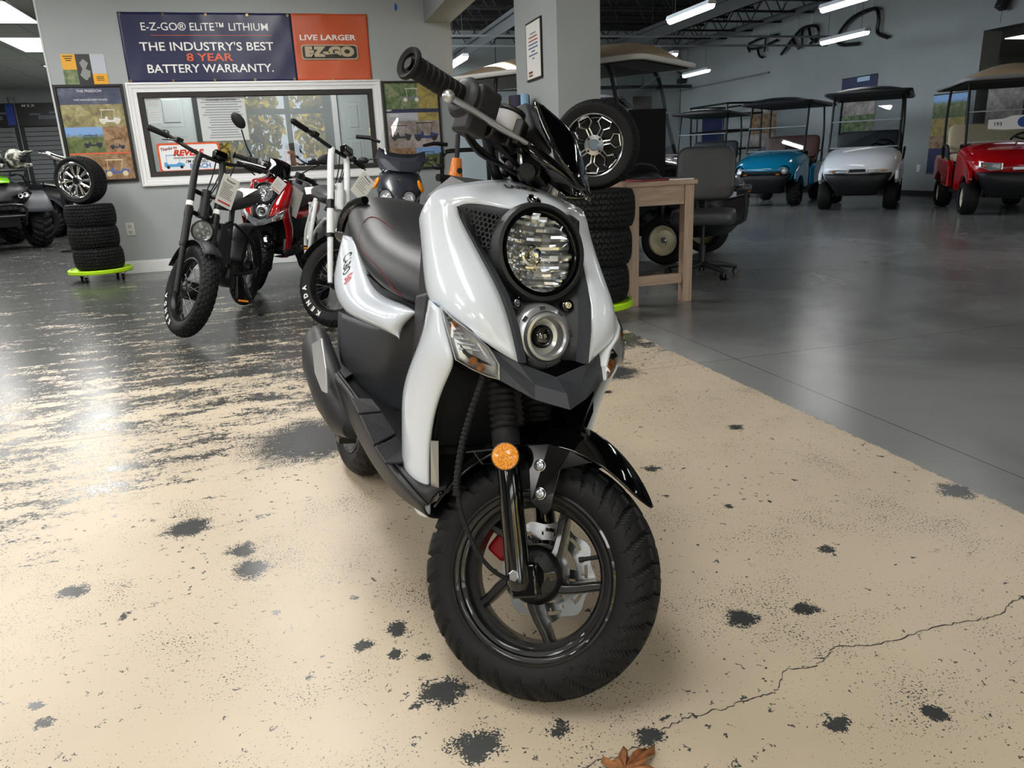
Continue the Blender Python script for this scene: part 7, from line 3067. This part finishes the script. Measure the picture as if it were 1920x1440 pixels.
# ladder rack and shelves behind the teal cart
t = thing('cargo_rack', 'black tubular cargo rack standing behind the teal cart roof', 'rack', (11.35, 18.6, 0), RAD(-90))
for s in (-1, 1):
    for x in (-.9, .9):
        g = G()
        g.tube([(x, s * .5, 0), (x, s * .5, 2.2)], .03, 8)
        obj('post', g, BLACK_SATIN, t)
for z in (.5, 1.1, 1.55, 1.95, 2.2):
    g = G()
    g.tube([(x, y, z) for x, y in rrect(-.93, .93, -.53, .53, .06, 3)], .025, 8, closed=True)
    obj('rail', g, BLACK_SATIN, t)
wall_x_banner('wall_banner', 'pale banner with dark cart picture on the right wall behind the rack', 17.7, 18.9, 1.1, 2.3, [(.3, P_DUSK), (.4, P_FALL), (.3, P_DUSK)])
wall_x_banner('wall_banner', 'navy banner on the right wall far behind the black carts', 20.2, 21.4, .8, 2.2, [(.6, NAVY_P), (.2, P_JUNGLE), (.2, NAVY_P)])
# bundle of rolled banners standing behind the pillar
t = thing('rolled_banner', 'rolled navy, blue and yellow banner leaning left of the pillar base', 'banner', (2.02, 6.62, 0), RAD(95))
for k, (x, c, r) in enumerate(((0, '#241f3a', .09), (.13, '#2a2450', .05), (.20, '#d8a63a', .028), (-.12, '#8fb8d6', .035))):
    g = G()
    g.tube([(x, 0, .0), (x, 0, 1.55)], r, 14)
    obj('roll', g, pm('roll_' + c[1:], c, .6), t)

# ---------------------------------------------------------------- the left room
LY = 17.5
g = G()
g.box2((-9, LY, 0), (WX0 + .14, LY + .1, CEIL))
struct('wall_left_back', g, WALL, smooth=0)
g = G()
g.box2((WX0, FY + .14, 0), (WX0 + .06, LY, CEIL))
struct('wall_left_inner', g, WALL, smooth=0)
for x0, w, lab, lab2 in ((-5.75, .82, 'grey slat wall in the left room at the left edge', 'black picture banner over the leftmost slat wall'), (-4.78, .78, 'grey slat wall in the left room beside the office wall corner', 'black snowmobile-style banner over the slat wall next to the poster')):
    slatwall('slat_wall', lab, T(x0, LY - .03, .55), w, 1.50)
    t = thing('wall_banner', lab2, 'banner', (x0, LY - .08, 2.06))
    g = G()
    g.box2((-.06, -.02, 0), (w + .06, .02, .42))
    obj('board', g, pm('black_banner_board', '#0d0e12', .35), t, smooth=0)
    g = G()
    for a, b, c_, d in ((.30, .12, .62, .19), (.15, .20, .35, .23), (.5, .22, .75, .26)):
        g.box2((a * w / .78, -.023, b), (c_ * w / .78, -.021, d))
    obj('picture', g, pm('banner_grey_print', '#5d6676', .4), t, smooth=0)
    g = G()
    text(g, 'M S X', .06, FM(.16, -.0225, .37), .0, bold=.002, sx=1.5)
    obj('lettering', g, PAPER, t, smooth=0)
    g = G()
    g.box2((w - .09, -.024, .02), (w + .05, -.021, .40))
    obj('blue_strip', g, pm('banner_blue_strip', '#1d3f9a', .4), t, smooth=0)
g = G()
g.box2((-4.93, LY - .07, 0), (-4.85, LY, 2.6))
g.box2((-4.98, LY - .05, 0), (-4.96, LY, 2.6))
struct('trim_9', g, pm('pale_room_post', '#8d9496', .5), smooth=0)
# chrome bar poking out from a stand
t = thing('chrome_exhaust', 'polished chrome exhaust tip displayed on a stand beside the left poster', 'exhaust', (-3.28, 12.6, 0), RAD(0))
g = G()
g.tube([(-.05, 0, 1.40), (.05, .0, 1.385), (.15, .02, 1.33), (.40, .08, 1.24)], [.03, .036, .04, .042], 14, 4)
obj('pipe', g, CHROME, t)
g = G()
g.tube([(.12, .02, 0), (.12, .02, 1.31)], .02, 10)
g.lathe([(0, 0), (.16, 0), (.16, .02), (0, .025)], 20, T(.12, .02, 0))
obj('stand', g, BLACK_SATIN, t)

# ATVs
LIME = pm('lime_panel', '#7fd01c', .3, coat=.4)


def make_atv(label, M, accent):
    t = thing('quad_bike', label, 'quad bike', M=M)
    # local: x forward, front axle at x=0
    R, W = .32, .25
    for x, y in ((0, -.48), (0, .48), (-1.3, -.48), (-1.3, .48)):
        s = 1 if y > 0 else -1
        MM = T(x, y, R) @ RX(-90 * s)
        g = G()
        tyre(g, R, W, R * .5, tread_atv(20), 160, MM, depth=.02, crown=.05, ns=21, bead=.8, arc=65)
        w = obj('wheel', g, RUBBER_DARK, t, smooth=30)
        g = G()
        g.lathe([(R * .52, -.08), (R * .52, .085), (R * .46, .08), (.10, .02), (.06, .05), (0, .055)], 24, MM)
        obj('rim', g, BLACK_SATIN, w)
    for x0 in (0, -1.3):
        for s in (-1, 1):
            g = G()
            rows = []
            for a in range(20, 165, 18):
                rr = .42
                rows.append([(x0 + rr * math.cos(RAD(a)), s * yy, R + .02 + rr * math.sin(RAD(a)) * (1.12 if yy < .4 else 1.0)) for yy in (.22, .40, .56, .62)])
            g.grid(rows)
            obj('wing', g, GREY_MATTE, t, sub=1, sol=.012)
    # nose with grille and headlights
    g = G()
    rows = []
    for x, zt, w, zb in ((.46, .64, .20, .60), (.44, .74, .34, .66), (.36, .84, .40, .74), (.12, .92, .36, .82), (-.2, .98, .22, .88)):
        rows.append([(x + .04, 0, zt), (x + .02, w * .6, zt - .01), (x - .06, w, zt - .05), (x - .12, w * 1.04, zb - .05)])
    g.grid(rows)
    obj('nose', g, BLACK_MATTE, t, sub=2, sol=.01, mir=True)
    g = G()
    g.grid([[(.42, -.17, .875), (.42, .17, .875)], [(.25, -.22, .925), (.25, .22, .925)], [(-.05, -.18, .985), (-.05, .18, .985)]])
    obj('accent_panel', g, accent, t, sub=1, sol=.012)
    g = G()
    g.box((.40, 0, .60), (.06, .44, .16))
    gr = obj('grille', g, BLACK_SATIN, t, bev=.01)
    g = G()
    for k in range(6):
        g.box((.435, -.175 + .07 * k, .60), (.008, .012, .13))
        g.box((.435, 0, .545 + .022 * k), (.006, .40, .006)) if k < 6 else None
    obj('mesh', g, GREY_MATTE, gr, smooth=0)
    for s in (-1, 1):
        g = G()
        pts = [V(.50, s * .16, .70), V(.44, s * .36, .78), V(.42, s * .40, .73), V(.45, s * .34, .66), V(.50, s * .20, .66)]
        c = sum(pts, Vector()) / 5
        g.loft([[p - V(.05, 0, 0) for p in pts], pts, [c + (p - c) * .85 + V(.008, 0, 0) for p in pts], [c + (p - c) * .75 - V(.01, 0, 0) for p in pts]])
        hl = obj('headlight', g, BLACK_GLOSS, t, smooth=20)
        for f in (.3, .65):
            q = pts[0].lerp(pts[2], f) * .8 + c * .2
            g = G()
            g.lathe([(.034, .004), (.02, -.008), (0, -.01)], 12, axis(q + V(.004, 0, -.004), (1, s * .3, 0)))
            obj('lamp', g, REFLECT, hl, smooth=0)
    # bumper
    g = G()
    g.tube([(.46, -.24, .34), (.54, -.24, .42), (.56, -.22, .58), (.56, .22, .58), (.54, .24, .42), (.46, .24, .34)], .020, 10, 3)
    g.tube([(.545, -.24, .45), (.545, .24, .45)], .018, 10)
    g.box((.48, 0, .40), (.04, .36, .16))
    obj('bumper', g, BLACK_SATIN, t, bev=.004)
    # rack, tank, seat
    for x0, z, x1 in ((.30, 1.02, -.25), (-1.0, 1.0, -1.65)):
        g = G()
        for y in (-.36, -.18, 0, .18, .36):
            g.tube([(x0, y, z), (x1, y, z)], .010, 6)
        g.tube([(x, y, z) for x, y in rrect(min(x0, x1), max(x0, x1), -.42, .42, .06, 3)], .013, 8, closed=True)
        for y in (-.3, .3):
            g.tube([((x0 + x1) / 2, y, z), ((x0 + x1) / 2, y * .8, z - .16)], .012, 6)
        obj('rack', g, BLACK_SATIN, t)
    g = G()
    rings = []
    for x, z, w, h in ((-.2, .86, .14, .12), (-.45, .92, .17, .14), (-.6, .86, .16, .10), (-.9, .88, .18, .09), (-1.2, .92, .18, .09), (-1.35, .92, .12, .05)):
        rings.append([(x, w * math.cos(a), z + h * math.sin(a)) for a in [2 * PI * k / 14 for k in range(14)]])
    g.loft(rings)
    obj('seat', g, SEAT_VINYL, t, sub=1)
    g = G()
    g.box((-.65, 0, .52), (1.5, .34, .40))
    obj('chassis', g, BLACK_SATIN, t, bev=.03)
    g = G()
    g.tube([(-.30, 0, .9), (-.36, 0, 1.12)], .03, 10)
    g.tube([(-.46, -.40, 1.14), (-.40, -.2, 1.16), (-.36, 0, 1.12), (-.40, .2, 1.16), (-.46, .40, 1.14)], .013, 10, 4)
    hb = obj('handlebar', g, BLACK_SATIN, t)
    for s in (-1, 1):
        g = G()
        g.tube([(-.405, s * .28, 1.155), (-.465, s * .41, 1.138)], .019, 10)
        obj('grip', g, RUBBER, hb)
    for s in (-1, 1):
        g = G()
        g.tube([(0, s * .42, .34), (0, s * .15, .42)], .022, 8)
        g.tube([(.05, s * .34, .38), (.0, s * .22, .72)], .03, 10)
        obj('suspension_arm', g, BLACK_SATIN, t)
    return t


def head_M(x, y, hx, hy):
    h = Vector((hx, hy, 0)).normalized()
    return Matrix(((h.x, -h.y, 0, x), (h.y, h.x, 0, y), (0, 0, 1, 0), (0, 0, 0, 1)))


A1 = head_M(-4.40, 13.6, .50, -.866) @ Matrix.Scale(1.17, 4)
make_atv('black and lime green quad bike nearest in the left room, helmets on its rack', A1, LIME)
make_atv('second quad bike with pale side panel behind the lime green one', head_M(-4.35, 16.52, 1, -.02), pm('pale_panel', '#c9cfc6', .3))


def make_helmet(label, M, shell):
    t = thing('helmet', label, 'helmet', M=M, group=None)
    g = G()
    rings = []
    for z, xf, xb, w in ((-.12, .06, -.10, .09), (-.10, .10, -.12, .105), (-.05, .11, -.135, .12), (.0, .09, -.14, .125), (.06, .10, -.13, .118), (.11, .07, -.10, .09), (.135, .0, -.05, .04)):
        rings.append([((xf + xb) / 2 + (xf - xb) / 2 * math.cos(a), w * math.sin(a), z) for a in [2 * PI * k / 24 for k in range(24)]])
    g.loft(rings)
    obj('shell', g, shell, t, sub=1)
    g = G()
    rows = []
    for a in range(-60, 61, 15):
        c, s_ = math.cos(RAD(a)), math.sin(RAD(a))
        rows.append([(.112 * c - .004, .115 * s_, -.04), (.118 * c, .122 * s_, .0), (.112 * c - .002, .118 * s_, .05)])
    g.grid(rows)
    obj('eye_port', g, DARK_VOID, t, sol=.006, off=0)
    g = G()
    g.grid([[(.08, -.10, .085), (.12, -.05, .105), (.13, 0, .11), (.12, .05, .105), (.08, .10, .085)], [(.16, -.085, .085), (.20, -.04, .10), (.21, 0, .105), (.20, .04, .10), (.16, .085, .085)]])
    obj('peak', g, shell, t, sub=1, sol=.006)
    g = G()
    g.grid([[(.09, -.085, -.11), (.17, -.03, -.10), (.18, 0, -.10), (.17, .03, -.10), (.09, .085, -.11)], [(.09, -.09, -.06), (.16, -.035, -.055), (.17, 0, -.055), (.16, .035, -.055), (.09, .09, -.06)]])
    obj('chin_guard', g, shell, t, sub=1, sol=.012)
    return t


CAMO = bpy.data.materials.new('camouflage_shell')
_t = NT(CAMO)
_n = _t.noise(_t.obj(), 16, 3, .5, .8)
_t.put(_t.p.inputs['Base Color'], _t.ramp(_n, [(.38, lin('#2a2b28')), (.48, lin('#6d6e64')), (.58, lin('#b4b3a6'))]))
_t.p.inputs['Roughness'].default_value = .35
make_helmet('camouflage motocross helmet facing forward on the quad bike rack', A1 @ T(.05, .12, 1.16) @ RZ(12), CAMO)
make_helmet('camouflage motocross helmet turned aside, right of the forward-facing one', A1 @ T(.05, .40, 1.16) @ RZ(62), CAMO)
make_helmet('camouflage motocross helmet at the left edge of the view', A1 @ T(.05, -.20, 1.16) @ RZ(-20), CAMO)

# dry oak leaf at the bottom edge
t_ = pm('dry_oak_leaf', '#8a5a34', .7, vary=.3, vscale=40)
lf = (0.427, 0.960, 0.000)
g = G()
out = []
for k in range(44):
    a = 2 * PI * k / 44
    r = .040 * (1 + .32 * math.cos(7 * a)) * (1.25 if abs(math.sin(a)) < .5 else .85)
    out.append((r * math.cos(a) * 1.2, r * math.sin(a)))
rings = []
for f in (1, .6, .25, .02):
    rings.append([(x * f, y * f, .004 + .010 * (1 - f) + .012 * abs(math.sin(9 * x / .04)) * f) for x, y in out])
g.loft(rings, cap=False)
lo = obj('oak_leaf', g, t_, smooth=60, sol=.0006)
lo.location = (lf[0] + .004, lf[1] - .018, .001)
lo.rotation_euler = (0, 0, RAD(25))
tag(lo, 'dry brown oak leaf on the floor at the bottom edge of the view', 'leaf')
